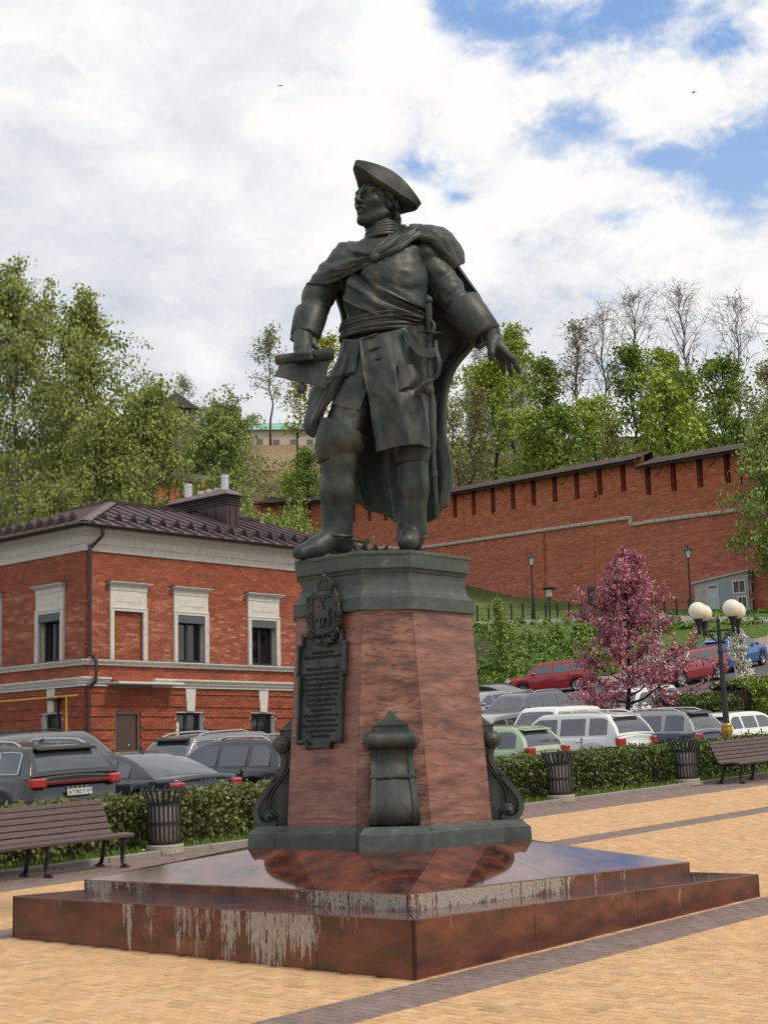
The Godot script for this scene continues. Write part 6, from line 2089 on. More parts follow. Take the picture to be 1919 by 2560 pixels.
func house_roof(root: Node3D, LR: float, LL: float) -> void:
	var up := Vector3(0, -HOUSE_Y, 0)
	var e := 0.50
	var ye := 8.86
	var inn := 3.74
	var yt := 10.44
	var P := func(a: float, i: float, y: float) -> Vector3: return up + Vector3(a, y, -i)
	var g := house_node(root, "roof")
	var b := MB.new()
	# four slopes up to a narrow flat top
	var c0: Vector3 = P.call(-e, -e, ye)
	var c1: Vector3 = P.call(LR + e, -e, ye)
	var c2: Vector3 = P.call(LR + e, LL + e, ye)
	var c3: Vector3 = P.call(-e, LL + e, ye)
	var t0: Vector3 = P.call(inn, inn, yt)
	var t1: Vector3 = P.call(LR - inn, inn, yt)
	var t2: Vector3 = P.call(LR - inn, LL - inn, yt)
	var t3: Vector3 = P.call(inn, LL - inn, yt)
	b.quad(c0, c1, t1, t0)
	b.quad(c1, c2, t2, t1)
	b.quad(c2, c3, t3, t2)
	b.quad(c3, c0, t0, t3)
	b.quad(t0, t1, t2, t3)
	b.quad(c1, c0, c3, c2)
	part(b, "slopes", M.roof, g)
	var slope := (yt - ye) / (inn + e)
	# standing seams
	for k in 25:
		var a := 0.0 + k * 0.55
		if a > LR: break
		var reach := minf(minf(a + e, LR + e - a), inn + e)
		b = MB.new()
		var lo: Vector3 = P.call(a, -e, ye + 0.02)
		var hi: Vector3 = P.call(a, -e + reach, ye + 0.02 + slope * reach)
		seam(b, lo, hi)
		part(b, "standing_seam", M.roof, g)
	for k in 18:
		var a := 0.3 + k * 0.55
		if a > LL: break
		var reach := minf(minf(a + e, LL + e - a), inn + e)
		b = MB.new()
		seam(b, P.call(-e, a, ye + 0.02), P.call(-e + reach, a, ye + 0.02 + slope * reach))
		part(b, "standing_seam", M.roof, g)
	# broad hip cap and dark ridge caps
	b = MB.new()
	var side := Vector3(1, 0, 1).normalized() * 0.20
	var h0 := c0 + Vector3(0, 0.05, 0) + Vector3(0.25, 0.10, -0.25)
	var h1 := t0 + Vector3(0, 0.06, 0)
	var dn := Vector3(0, -0.05, 0)
	b.quad(h0 + side + dn, h1 + side + dn, h1, h0)
	b.quad(h0, h1, h1 - side + dn, h0 - side + dn)
	b.quad(h0 - side + dn, h0 + side + dn, h0 + side + dn * 2.5, h0 - side + dn * 2.5)
	part(b, "hip_cap", M.roof, g)
	b = MB.new()
	b.box((t0 + t1) / 2 + Vector3(0, 0.04, 0.02), Vector3(t0.distance_to(t1), 0.10, 0.16))
	b.box((t0 + t3) / 2 + Vector3(-0.02, 0.04, 0), Vector3(0.16, 0.10, t0.distance_to(t3)))
	part(b, "ridge_cap", M.roof_dark, g)
	# gutter
	b = MB.new()
	for q in [[c0, c1, Vector3(0, 0, 1)], [c3, c0, Vector3(-1, 0, 0)]]:
		var rows := []
		for k in 9:
			var an := -PI * k / 8.0
			var o: Vector3 = q[2] * (cos(an) * 0.075 + 0.03) + Vector3(0, sin(an) * 0.075 - 0.01, 0)
			rows.append(PackedVector3Array([q[0] + o, q[1] + o]))
		b.loft(rows)
		b.box((q[0] + q[1]) / 2 + q[2] * 0.0 + Vector3(0, -0.01, 0), Vector3(0.05, 0.05, 0.05) + (q[1] - q[0]).abs())
	part(b, "gutter", M.roof_dark, root)
	# snow guards: two rails on little brackets
	var sg := house_node(root, "snow_guard")
	b = MB.new()
	for q in [0.09, 0.18]:
		b.rod(P.call(0.45, 0.05, ye + 0.20 + q), P.call(LR - 0.4, 0.05, ye + 0.20 + q), 0.014, 0.014, 6)
		b.rod(P.call(0.05, 0.6, ye + 0.20 + q), P.call(0.05, LL - 0.4, ye + 0.20 + q), 0.014, 0.014, 6)
	part(b, "rail", M.roof_dark, sg)
	for k in 23:
		b = MB.new()
		guard_bracket(b, P.call(0.72 + k * 0.56, 0.05, ye + 0.28), Vector3(0, 0, 1))
		part(b, "bracket", M.roof_dark, sg)
	for k in 14:
		b = MB.new()
		guard_bracket(b, P.call(0.05, 0.75 + k * 0.56, ye + 0.28), Vector3(-1, 0, 0))
		part(b, "bracket", M.roof_dark, sg)
	# sheet-clad chimney stack
	var ch := house_node(root, "chimney")
	var x0 := 7.25
	var x1 := 7.80
	var i0 := 2.0
	var i1 := 5.0
	var mid := Vector3((x0 + x1) / 2, 0, -(i0 + i1) / 2)
	var sx := x1 - x0
	var sz := i1 - i0
	b = MB.new()
	b.box(up + mid + Vector3(0, 9.9, 0), Vector3(sx, 1.5, sz))
	part(b, "stack", mat(lin(0.060, 0.022, 0.026), 0.4), ch)
	b = MB.new()
	for k in 6: b.box(up + Vector3(x0 - 0.006, 10.1, -(i0 + 0.02 + k * sz / 5.5)), Vector3(0.03, 0.8, 0.025))
	for k in 2: b.box(up + Vector3(x0 + 0.14 + k * 0.3, 10.1, -i0 + 0.006), Vector3(0.025, 0.8, 0.03))
	part(b, "cladding_seam", mat(lin(0.035, 0.014, 0.017), 0.4), ch)
	b = MB.new()
	for k in 4: b.cbox(up + mid + Vector3(0, 10.56 + k * 0.085, 0), Vector3(sx + 0.08 + k * 0.012, 0.062, sz + 0.08 + k * 0.012), 0.012)
	part(b, "louvre", M.roof_dark, ch)
	b = MB.new()
	var o := Vector3(sx / 2 + 0.16, 0, sz / 2 + 0.16)
	var y0 := up + mid + Vector3(0, 10.90, 0)
	var y1 := up + mid + Vector3(0, 11.10, 0)
	var cc := [y0 + Vector3(-o.x, 0, o.z), y0 + Vector3(o.x, 0, o.z), y0 + Vector3(o.x, 0, -o.z), y0 + Vector3(-o.x, 0, -o.z)]
	var dd := [y1 + Vector3(-0.12, 0, o.z - 0.35), y1 + Vector3(0.12, 0, o.z - 0.35), y1 + Vector3(0.12, 0, -o.z + 0.35), y1 + Vector3(-0.12, 0, -o.z + 0.35)]
	for k in 4: b.quad(cc[k], cc[(k + 1) % 4], dd[(k + 1) % 4], dd[k])
	b.quad(dd[0], dd[1], dd[2], dd[3])
	b.quad(cc[3], cc[2], cc[1], cc[0])
	b.box(y0 + Vector3(0, -0.02, 0), Vector3(o.x * 2 + 0.01, 0.04, o.z * 2 + 0.01))
	part(b, "cap", M.roof, ch)
	for q in [[2.32, 0.50, 0.135], [4.25, 0.46, 0.135], [3.60, 0.10, 0.12], [3.16, 0.10, 0.12], [2.74, 0.10, 0.12]]:
		b = MB.new()
		var base := up + Vector3((x0 + x1) / 2 - 0.05, 11.08, -q[0])
		b.lathe(PackedVector2Array([Vector2(q[2], 0.0), Vector2(q[2], q[1] * 0.8), Vector2(q[2] * 1.08, q[1] * 0.82), Vector2(q[2] * 1.08, q[1]), Vector2(q[2] * 0.7, q[1] + 0.035), Vector2(0, q[1] + 0.05)]), 18, Transform3D(Basis.IDENTITY, base), true)
		part(b, "flue" if q[1] > 0.3 else "vent_cap", M.steel if q[1] > 0.3 else mat(lin(0.5, 0.5, 0.48), 0.4, 0.3), ch)

func seam(b: MB, lo: Vector3, hi: Vector3) -> void:
	var d := (hi - lo).normalized()
	var s := d.cross(Vector3.UP).normalized() * 0.016
	var t := s.cross(d).normalized() * 0.045
	b.quad(lo - s - t, hi - s - t, hi - s * 0.5 + t, lo - s * 0.5 + t)
	b.quad(hi + s - t, lo + s - t, lo + s * 0.5 + t, hi + s * 0.5 + t)
	b.quad(lo - s * 0.5 + t, hi - s * 0.5 + t, hi + s * 0.5 + t, lo + s * 0.5 + t)
	b.quad(lo - s - t, lo - s * 0.5 + t, lo + s * 0.5 + t, lo + s - t)

func guard_bracket(b: MB, p: Vector3, out: Vector3) -> void:
	var s := out.cross(Vector3.UP) * 0.02
	var a := p + out * 0.20 - Vector3(0, 0.09, 0)
	var d := p - out * 0.22 + Vector3(0, 0.09, 0)
	var t := p + Vector3(0, 0.24, 0) - out * 0.03
	var t2 := p + Vector3(0, 0.24, 0) + out * 0.04
	b.quad(a - s, a + s, t2 + s, t2 - s)
	b.quad(d + s, d - s, t - s, t + s)
	for sg in [-1.0, 1.0]:
		var q: Vector3 = s * sg
		if sg > 0: b.quad(a + q, d + q, t + q, t2 + q)
		else: b.quad(d + q, a + q, t2 + q, t + q)

# ---------------------------------------------------------------- the fortress wall
func wall_at(t: float) -> Vector3:
	return Vector3(23.995 - 0.5736 * t, 0, -(100.0 + 0.8192 * t))

func wall_top(t: float) -> float:
	if t < 10.4: return 21.36 + 0.052 * t
	if t < 32.0: return 22.42 + 0.046 * (t - 10.4)
	return 23.42 + 0.125 * (t - 32.0)

func cordon(t: float) -> float:
	if t < 11.7: return 17.48 + 0.046 * t
	if t < 36.0: return 18.50 + 0.042 * (t - 11.7)
	return 19.52 + 0.12 * (t - 36.0)

func fortress_wall() -> void:
	var root := thing("fortress_wall", "long red brick fortress wall with slit loopholes under a plank roof", "wall")
	var along := Vector3(-0.5736, 0, -0.8192)      # away to the left
	var out := Vector3(-0.8192, 0, 0.5736)         # towards the square
	var tone := noise(FastNoiseLite.TYPE_SIMPLEX_SMOOTH, 0.10, 4, 83)
	var shade := func(t: float, y: float) -> Color:
		var q: float = tone.get_noise_2d(t, y * 2.2)
		var f := 0.95 + q * 0.22
		# the parapet was rebuilt in newer, more orange brick
		var c := Color(1.12, 1.03, 1.0).lerp(Color(1.38, 1.0, 0.80), ss(0.3, 1.4, y - cordon(t) + q * 1.2))
		return Color(c.r * f, c.g * f, c.b * f, 1)
	var slits := []
	var k := -4
	while k < 27:
		slits.append(0.06 + k * 2.445)
		k += 1
	# face in columns between the loopholes; each loophole is a niche through the wall
	var b := MB.new()
	var cols := []
	for s in slits:
		cols.append(s - 0.28)
		cols.append(s + 0.28)
	for j in cols.size() - 1:
		var a: float = cols[j]
		var c: float = cols[j + 1]
		var parts := 1 if c - a < 0.6 else 2
		for q in parts:
			var t0 := lerpf(a, c, float(q) / parts)
			var t1 := lerpf(a, c, float(q + 1) / parts)
			var lo0 := ground(wall_at(t0).x, -wall_at(t0).z) - 1.5
			var levels0 := [lo0, lerpf(lo0, cordon(t0), 0.35), lerpf(lo0, cordon(t0), 0.7), cordon(t0), wall_top(t0) - 2.05, wall_top(t0) - 0.10, wall_top(t0) + 0.3]
			var lo1 := ground(wall_at(t1).x, -wall_at(t1).z) - 1.5
			var levels1 := [lo1, lerpf(lo1, cordon(t1), 0.35), lerpf(lo1, cordon(t1), 0.7), cordon(t1), wall_top(t1) - 2.05, wall_top(t1) - 0.10, wall_top(t1) + 0.3]
			if absf(wall_top(t0) - wall_top(t1)) > 0.3:
				for l in range(4, 7): levels0[l] = levels1[l]
			for l in 6:
				if parts == 1 and l == 4: continue   # the loophole
				# below the cordon the face leans out a little
				var w0: Vector3 = wall_at(t0) + out * (0.25 * clampf((cordon(t0) - levels0[l]) / 6.0, 0, 1))
				var w1: Vector3 = wall_at(t1) + out * (0.25 * clampf((cordon(t1) - levels1[l]) / 6.0, 0, 1))
				var x0: Vector3 = wall_at(t0) + out * (0.25 * clampf((cordon(t0) - levels0[l + 1]) / 6.0, 0, 1))
				var x1: Vector3 = wall_at(t1) + out * (0.25 * clampf((cordon(t1) - levels1[l + 1]) / 6.0, 0, 1))
				var i := b.v.size()
				b.quad(w1 + Vector3(0, levels1[l], 0), w0 + Vector3(0, levels0[l], 0), x0 + Vector3(0, levels0[l + 1], 0), x1 + Vector3(0, levels1[l + 1], 0))
				b.c[i] = shade.call(t1, levels1[l])
				b.c[i + 1] = shade.call(t0, levels0[l])
				b.c[i + 2] = shade.call(t0, levels0[l + 1])
				b.c[i + 3] = shade.call(t1, levels1[l + 1])
	b.col = Color(0.9, 0.75, 0.65)
	# back of the wall and its far end
	var e0 := wall_at(cols[0]) - out * 1.4
	var e1 := wall_at(cols[-1]) - out * 1.4
	b.quad(e0 + Vector3(0, 8, 0), e1 + Vector3(0, 8, 0), e1 + Vector3(0, wall_top(cols[-1]) - 2.0, 0), e0 + Vector3(0, 19.0, 0))
	part(b, "wall_face", M.fort, root)
	for s in slits:
		var top := wall_top(s) - 0.10
		var T := Transform3D(Basis(-along, Vector3.UP, out), wall_at(s) + Vector3(0, top, 0))
		b = MB.new()
		var h := 1.95
		b.col = Color(0.85, 0.66, 0.55)
		for q in [-1.0, 1.0]:
			var x: float = 0.28 * q
			if q > 0: b.quad(T * Vector3(x, -h, -0.9), T * Vector3(x, -h, 0), T * Vector3(x, 0, 0), T * Vector3(x, 0, -0.9))
			else: b.quad(T * Vector3(x, -h, 0), T * Vector3(x, -h, -0.9), T * Vector3(x, 0, -0.9), T * Vector3(x, 0, 0))
		b.quad(T * Vector3(-0.28, -h, 0), T * Vector3(0.28, -h, 0), T * Vector3(0.28, -h, -0.9), T * Vector3(-0.28, -h, -0.9))
		b.col = Color(0.85, 0.66, 0.55)
		b.quad(T * Vector3(-0.28, -h, -0.9), T * Vector3(0.28, -h, -0.9), T * Vector3(0.28, 0, -0.9), T * Vector3(-0.28, 0, -0.9))
		part(b, "loophole", M.fort, root)
	# shallow arched drip lines beside the loopholes
	for j in slits.size() - 1:
		var c: float = (slits[j] + slits[j + 1]) * 0.5
		b = MB.new()
		b.col = Color(0.50, 0.36, 0.30)
		var arc := PackedVector3Array()
		for q in 7:
			var an := PI * 0.5 * q / 6.0
			arc.append(wall_at(c + (0.62 - 0.85 * sin(an)) * (1.0 if j % 2 else -1.0)) + out * 0.01 + Vector3(0, wall_top(c) - 0.75 + 0.60 * (1.0 - cos(an)), 0))
		b.tube(arc, PackedFloat32Array([0.035]), 5)
		part(b, "relieving_arch", M.fort, root)
	for t in [1.3, 15.2, 27.0]:
		b = MB.new()
		b.col = Color(0.06, 0.05, 0.05)
		b.box(wall_at(t) + Vector3(0, wall_top(t) - 1.95, 0) , Vector3(0.16, 0.5, 0.05), Basis(-along, Vector3.UP, out))
		part(b, "putlog_hole", M.fort, root)
	# string course of pale stone blocks, stepping up once
	for j in 58:
		var t0 := -9.5 + j * 1.25
		var t1 := t0 + 1.235
		b = MB.new()
		var p := (wall_at(t0) + wall_at(t1)) * 0.5 + out * 0.03 + Vector3(0, (cordon(t0) + cordon(t0 + 1.2)) * 0.5, 0)
		if t0 > 10.0 and t1 < 12.0:
			b.cbox(wall_at(11.65) + out * 0.03 + Vector3(0, 18.27, 0), Vector3(0.3, 0.62, 0.3), 0.03, Basis(-along, Vector3.UP, out))
			p.y = cordon(t0)
		b.cbox(p, Vector3(1.235, 0.25, 0.26), 0.05, Basis(-along, Vector3.UP, out) * Basis(Vector3(0, 0, 1), -0.044))
		part(b, "cordon_stone", M.lime, root)
	# vertical repair joint
	b = MB.new()
	b.col = Color(1.12, 0.98, 0.9)
	b.box(wall_at(21.4) + out * 0.10 + Vector3(0, 14.5, 0), Vector3(1.0, 8.2, 0.3), Basis(-along, Vector3.UP, out))
	part(b, "repaired_seam", M.fort, root)
	# plank roof in two lengths
	var g := house_node(root, "plank_roof")
	for j in 300:
		var t := -9.6 + j * 0.245
		if t > 63.0: break
		var low := wall_top(t)
		b = MB.new()
		var f := rng.randf_range(0.7, 1.1)
		b.col = Color(0.135 * f, 0.105 * f, 0.092 * f)
		var lo := wall_at(t) + out * 0.75 + Vector3(0, low - 0.03 + rng.randf_range(-0.015, 0.015), 0)
		var hi := wall_at(t) - out * 1.2 + Vector3(0, low + 0.72, 0)
		var d := hi - lo
		b.box((lo + hi) * 0.5, Vector3(0.235, 0.035, d.length()), Basis(-along, d.cross(-along).normalized() * -1.0 if d.cross(-along).y < 0 else d.cross(-along).normalized(), -d.normalized()))
		part(b, "plank", M.plank, g)
	b = MB.new()
	b.col = Color(0.05, 0.038, 0.032)
	for seg in [[-9.6, 10.38], [10.42, 32.0], [32.0, 63.0]]:
		var p0 := wall_at(seg[0]) + out * 0.55 + Vector3(0, wall_top(seg[0] + 0.01) - 0.14, 0)
		var p1 := wall_at(seg[1]) + out * 0.55 + Vector3(0, wall_top(seg[1] - 0.01) - 0.14, 0)
		var d := p1 - p0
		b.box((p0 + p1) * 0.5, Vector3(d.length(), 0.16, 0.12), Basis(d.normalized(), Vector3.UP, d.normalized().cross(Vector3.UP)))
		var q0 := wall_at(seg[0]) - out * 1.2
		var q1 := wall_at(seg[1]) - out * 1.2
		b.quad(q0 + Vector3(0, wall_top(seg[0] + 0.01) - 2.0, 0), q1 + Vector3(0, wall_top(seg[1] - 0.01) - 2.0, 0), q1 + Vector3(0, wall_top(seg[1] - 0.01) + 0.7, 0), q0 + Vector3(0, wall_top(seg[0] + 0.01) + 0.7, 0))
	part(b, "eaves_beam", M.plank, g)

# ---------------------------------------------------------------- trees
# kinds: spreading (spring leaf), budding (fine bare twigs with a haze of buds), bare, birch (hanging twigs)
func grow(sd: int, o: Dictionary) -> Array:
	var r := RandomNumberGenerator.new()
	r.seed = sd
	var H: float = o.height
	var wood := MB.new()
	var crown := MB.new()
	wood.col = o.bark
	var path := PackedVector3Array()
	var rad := PackedFloat32Array()
	var lean := Vector3(r.randf_range(-0.06, 0.06), 0, r.randf_range(-0.06, 0.06)) * H
	for k in 9:
		var f := k / 8.0
		path.append(Vector3(r.randfn(0, 0.012) * H, f * H * 0.93, r.randfn(0, 0.012) * H) * Vector3(1.0 if k else 0.0, 1, 1.0 if k else 0.0) + lean * f * f)
		rad.append(lerpf(o.trunk, o.trunk * 0.10, pow(f, 0.8)) * (1.35 if k == 0 else 1.0))
	wood.tube(smooth3(path, 2), thin(rad, 2), 7)
	var limbs: int = o.limbs
	for k in limbs:
		var f := lerpf(o.low, 0.97, pow((k + r.randf()) / limbs, 0.85))
		var at := along(path, f)
		var az := k * 2.39996 + r.randf_range(-0.5, 0.5)
		var g: float = (f - o.low) / (1.0 - o.low)
		var len: float = o.spread * ((sin(PI * clampf(g * 0.82 + 0.16, 0, 1)) * 0.85 + 0.2) if not o.has("cone") else (pow(1.0 - g, 0.9) * 0.95 + 0.10) * r.randf_range(0.75, 1.2)) * r.randf_range(0.65, 1.15)
		var rise: float = lerpf(o.rise0, o.rise1, g) + r.randf_range(-0.2, 0.2)
		var d := Vector3(cos(az) * cos(rise), sin(rise), sin(az) * cos(rise))
		var lp := PackedVector3Array([at])
		var lr := PackedFloat32Array([rad[clampi(int(f * 8), 0, 8)] * 0.62])
		var p := at
		for s in 5:
			d = (d + Vector3(r.randfn(0, 0.16), o.curve * 0.25 + r.randfn(0, 0.10), r.randfn(0, 0.16))).normalized()
			p += d * len / 5.0
			lp.append(p)
			lr.append(lr[0] * lerpf(0.8, 0.12, (s + 1) / 5.0))
		wood.tube(lp, lr, 5)
		for t in int(o.twigs):
			var q := r.randf_range(0.25, 1.0)
			var a := along(lp, q)
			var td := (d * 0.6 + Vector3(r.randfn(0, 0.7), r.randfn(0.15, 0.5), r.randfn(0, 0.7))).normalized()
			var tl: float = len * r.randf_range(0.25, 0.5) * o.twig_len
			var tp := PackedVector3Array([a])
			var b := a
			for s in 4:
				td = (td + Vector3(r.randfn(0, 0.2), -o.hang * 0.45 * (s + 1) * 0.5 + r.randfn(0.03, 0.15), r.randfn(0, 0.2))).normalized()
				b += td * tl / 4.0
				tp.append(b)
			var tr: float = o.twig_r
			wood.tube(tp, PackedFloat32Array([tr, tr * 0.8, tr * 0.6, tr * 0.45, tr * 0.3]), 3, false)
			for s in int(o.fine):
				var c := along(tp, r.randf_range(0.3, 1.0))
				var fd := (td + Vector3(r.randfn(0, 0.6), r.randfn(0.1, 0.5) - o.hang * 0.8, r.randfn(0, 0.6))).normalized() * tl * r.randf_range(0.3, 0.7)
				wood.tube(PackedVector3Array([c, c + fd * 0.5 + Vector3(0, 0.04, 0), c + fd]), PackedFloat32Array([tr * 0.5, tr * 0.38, tr * 0.22]), 3, false)
			if o.leaves > 0:
				var tone := r.randf()
				for s in int(o.leaves):
					var c: Vector3 = along(tp, r.randf_range(0.15, 1.05)) + Vector3(r.randfn(0, 1), r.randfn(0, 0.8), r.randfn(0, 1)) * float(o.puff)
					var mix := clampf(tone * 0.6 + r.randf() * 0.6, 0, 1)
					var lc: Color = o.leaf0
					leaf(crown, c, o.leaf_size * r.randf_range(0.6, 1.25), r, lc.lerp(o.leaf1, mix), o.get("droop", 0.0))
	return [wood.mesh(M.bark), crown.mesh(o.get("skin", M.leaf)) if crown.v.size() else null]

func thin(a: PackedFloat32Array, k: int) -> PackedFloat32Array:
	var out := PackedFloat32Array()
	for i in a.size() - 1:
		for j in k: out.append(lerpf(a[i], a[i + 1], float(j) / k))
	out.append(a[-1])
	return out

func along(p: PackedVector3Array, f: float) -> Vector3:
	var x := clampf(f, 0, 0.9999) * (p.size() - 1)
	var i := int(x)
	return p[i].lerp(p[i + 1], x - i)

func leaf(b: MB, c: Vector3, s: float, r: RandomNumberGenerator, tint: Color, droop := 0.0) -> void:
	var x := Vector3(r.randfn(0, 1), r.randfn(0, 1) - droop * 2.5, r.randfn(0, 1)).normalized()
	var y := x.cross(Vector3(r.randfn(0, 1), r.randfn(0, 1), r.randfn(0, 1))).normalized() * s * 0.36
	x *= s * 0.5
	var nn := x.cross(y).normalized()
	if nn.y < 0:
		nn = -nn
		y = -y
	tint.a = 1
	b.col = tint
	var i := b.v.size()
	b.vert(c - x, nn)
	b.vert(c - y + x * 0.1, nn)
	b.vert(c + x, nn)
	b.vert(c + y + x * 0.1, nn)
	b.idx.append_array(PackedInt32Array([i, i + 2, i + 1, i, i + 3, i + 2]))

func tree_of(called: String, label: String, meshes: Array, x: float, z: float, size: float, turn: float, group: String, sink := 0.1) -> Node3D:
	var t := thing(called, label, "tree", W(x, ground(x, z) - sink, z), turn, group)
	t.scale = Vector3(size, size, size)
	put(meshes[0], "trunk", t)
	if meshes[1]: put(meshes[1], "crown", t)
	return t

func px_x(dx: float, z: float) -> float:
	# helper for placing by bearing: metres to the right at a depth, for a bearing given in thousandths
	return dx * 0.001 * z

func hillside() -> void:
	var bright := {"height": 15.0, "trunk": 0.24, "limbs": 20, "low": 0.22, "spread": 4.6, "rise0": 0.5, "rise1": 1.1, "curve": 0.35, "twigs": 7, "twig_len": 1.0, "twig_r": 0.022, "fine": 0, "hang": 0.1, "leaves": 30, "puff": 0.42, "leaf_size": 0.42, "leaf0": Color(0.18, 0.26, 0.028), "leaf1": Color(0.40, 0.47, 0.07), "bark": Color(0.040, 0.032, 0.026)}
	var mid := bright.duplicate()
	mid.merge({"leaf0": Color(0.10, 0.17, 0.022), "leaf1": Color(0.235, 0.32, 0.05), "spread": 4.2, "leaves": 24}, true)
	var olive := bright.duplicate()
	olive.merge({"leaf0": Color(0.18, 0.21, 0.045), "leaf1": Color(0.34, 0.36, 0.09), "leaves": 15, "fine": 2, "bark": Color(0.085, 0.068, 0.050), "spread": 4.0, "leaf_size": 0.34, "puff": 0.5}, true)
	var bud := bright.duplicate()
	bud.merge({"height": 17.0, "limbs": 26, "low": 0.25, "rise0": 0.8, "rise1": 1.25, "curve": 0.6, "twigs": 8, "fine": 4, "leaves": 5, "leaf_size": 0.24, "leaf0": Color(0.20, 0.17, 0.07), "leaf1": Color(0.33, 0.29, 0.11), "bark": Color(0.16, 0.12, 0.09), "twig_r": 0.024, "spread": 3.9, "puff": 0.35}, true)
	var bare := bud.duplicate()
	bare.merge({"leaves": 0, "fine": 6, "bark": Color(0.15, 0.12, 0.10), "spread": 5.2, "height": 18.0}, true)
	var kinds := {"bright": [], "mid": [], "olive": [], "bud": [], "bare": []}
	var sources := {"bright": bright, "mid": mid, "olive": olive, "bud": bud, "bare": bare}
	var sd := 900
	for k in kinds:
		for j in (3 if k in ["bright", "mid"] else 2):
			sd += 1
			kinds[k].append(grow(sd, sources[k]))
	# bearing (thousandths), depth, kind, size, label
	var list := [
		[-1, 150, "olive", 0.85, "slender olive-green tree just left of the statue's lower legs"],
		[18, 134, "bud", 0.95, "brown budding tree beside the statue's right-hand cape edge, above the wall"],
		[35, 132, "olive", 0.85, "olive budding tree under the statue's outstretched hand"],
		[56, 140, "bud", 0.95, "brown many-stemmed tree standing behind the outstretched bronze hand"],
		[48, 158, "olive", 1.0, "olive-green tree rising behind the outstretched bronze hand"],
		[73, 166, "bright", 1.0, "yellow-green round-topped tree in front of the white building on the hill"],
		[85, 190, "bright", 1.0, "bright yellow-green crown high on the hill, first green crown right of the statue's hand"],
		[97, 139, "bright", 0.80, "bright green tree low on the slope, left of the dark forked trunk"],
		[114, 137, "mid", 0.92, "green tree with a dark forked trunk just above the wall roof"],
		[126, 160, "bud", 1.15, "tall brown bare-topped tree in the middle of the wooded slope"],
		[138, 150, "bright", 0.85, "light green tree in front of the tall brown bare-topped tree"],
		[146, 186, "bare", 1.05, "pale leafless tree on the skyline above the middle of the wood"],
		[152, 138, "olive", 0.85, "thin olive tree behind the step in the wall roof"],
		[164, 172, "mid", 1.0, "dark green tree below the pale leafless trees of the skyline"],
		[170, 192, "bare", 1.2, "tallest pale leafless tree on the skyline at the upper right"],
		[182, 136, "bright", 1.08, "broad bright green tree with a dark trunk, largest crown on the right slope"],
		[192, 152, "mid", 0.95, "mid green tree behind the broad bright green one"],
		[201, 194, "bare", 1.15, "leafless tree on the skyline above the broad bright green tree"],
		[209, 141, "mid", 0.80, "dark green bushy tree right of the broad bright green tree, above the wall"],
		[220, 160, "mid", 1.0, "green tree half way up the slope near the right edge of the wood"],
		[230, 190, "bare", 1.1, "leafless tree on the skyline near the upper right corner"],
		[234, 135, "mid", 0.78, "low dark green tree close behind the wall roof on the right"],
		[246, 150, "olive", 1.05, "olive tree at the right end of the wooded slope"],
		[258, 133, "bud", 1.05, "tall brown budding tree at the right edge of the wood"],
		[272, 142, "bud", 1.15, "brown twiggy tree at the far right edge, top of the slope"],
		[265, 176, "olive", 1.1, "olive crown on the ridge at the far right"],
		[287, 128, "olive", 0.9, "olive budding tree beyond the right end of the wall roof"],
		[185, 168, "bright", 1.0, "light green crown peeping above the broad bright green tree"],
		[107, 172, "mid", 0.95, "mid green tree behind the light crowns, left of the tall brown tree"],
		[64, 182, "bud", 0.95, "faint brown treetop on the skyline just right of the statue's arm"],
		[28, 176, "olive", 0.95, "olive crown on the slope right behind the statue's cape"],
	]
	for q in list:
		var ks: Array = kinds[q[2]]
		tree_of("hillside_tree", q[4], ks[rng.randi() % ks.size()], px_x(q[0], q[1]), q[1], q[3] * rng.randf_range(0.95, 1.05), rng.randf() * TAU, "trees on the wooded hillside")
	# low growth on the slope, hiding the leaf litter
	var brush := MB.new()
	var r := RandomNumberGenerator.new()
	r.seed = 77
	for k in 900:
		var z := r.randf_range(118.0, 190.0)
		var x := r.randf_range(-0.20, 0.27) * z
		if x < -4.0 and z > 165.0 and r.randf() < 0.35: continue
		if x > -14.0 and (Vector3(x, 0, -z) - wall_at(0)).dot(Vector3(-0.8192, 0, 0.5736)) > -2.5: continue
		var base := W(x, ground(x, z), z)
		var tone := r.randf()
		var size := r.randf_range(0.5, 1.3)
		for s in 34:
			var p := base + Vector3(r.randfn(0, 0.8), absf(r.randfn(0.3, 0.55)), r.randfn(0, 0.8)) * size
			leaf(brush, p, 0.36, r, Color(0.09, 0.14, 0.02).lerp(Color(0.28, 0.33, 0.06), clampf(tone * 0.7 + r.randf() * 0.5, 0, 1)))
	var u := structure("undergrowth", "leafy scrub covering the wooded slope")
	u.set_meta("kind", "stuff")
	part(brush, "undergrowth", M.leaf, u)
	# left of the statue
	var yellow := bright.duplicate()
	yellow.merge({"leaf0": Color(0.24, 0.26, 0.03), "leaf1": Color(0.42, 0.38, 0.05), "leaves": 14, "leaf_size": 0.30, "spread": 2.6, "height": 14.0, "low": 0.42, "trunk": 0.16}, true)
	var yl := grow(951, yellow)
	var slim := yellow.duplicate()
	slim.merge({"leaf0": Color(0.16, 0.19, 0.04), "leaf1": Color(0.30, 0.30, 0.09), "leaves": 8, "fine": 3, "bark": Color(0.10, 0.075, 0.055)}, true)
	var sl := grow(952, slim)
	tree_of("slim_tree", "slender sparse tree on the skyline left of the scroll", sl, px_x(-72, 200), 200, 1.15, 0.3, "slim trees on the left ridge")
	tree_of("slim_tree", "slender yellow-leaved tree with a dark trunk, just left of the scroll's hanging seal", yl, px_x(-55, 168), 168, 1.05, 1.3, "slim trees on the left ridge")
	tree_of("slim_tree", "yellow-crowned tree showing between the scroll and the coat", yl, px_x(-39, 175), 175, 1.25, 2.3, "slim trees on the left ridge")
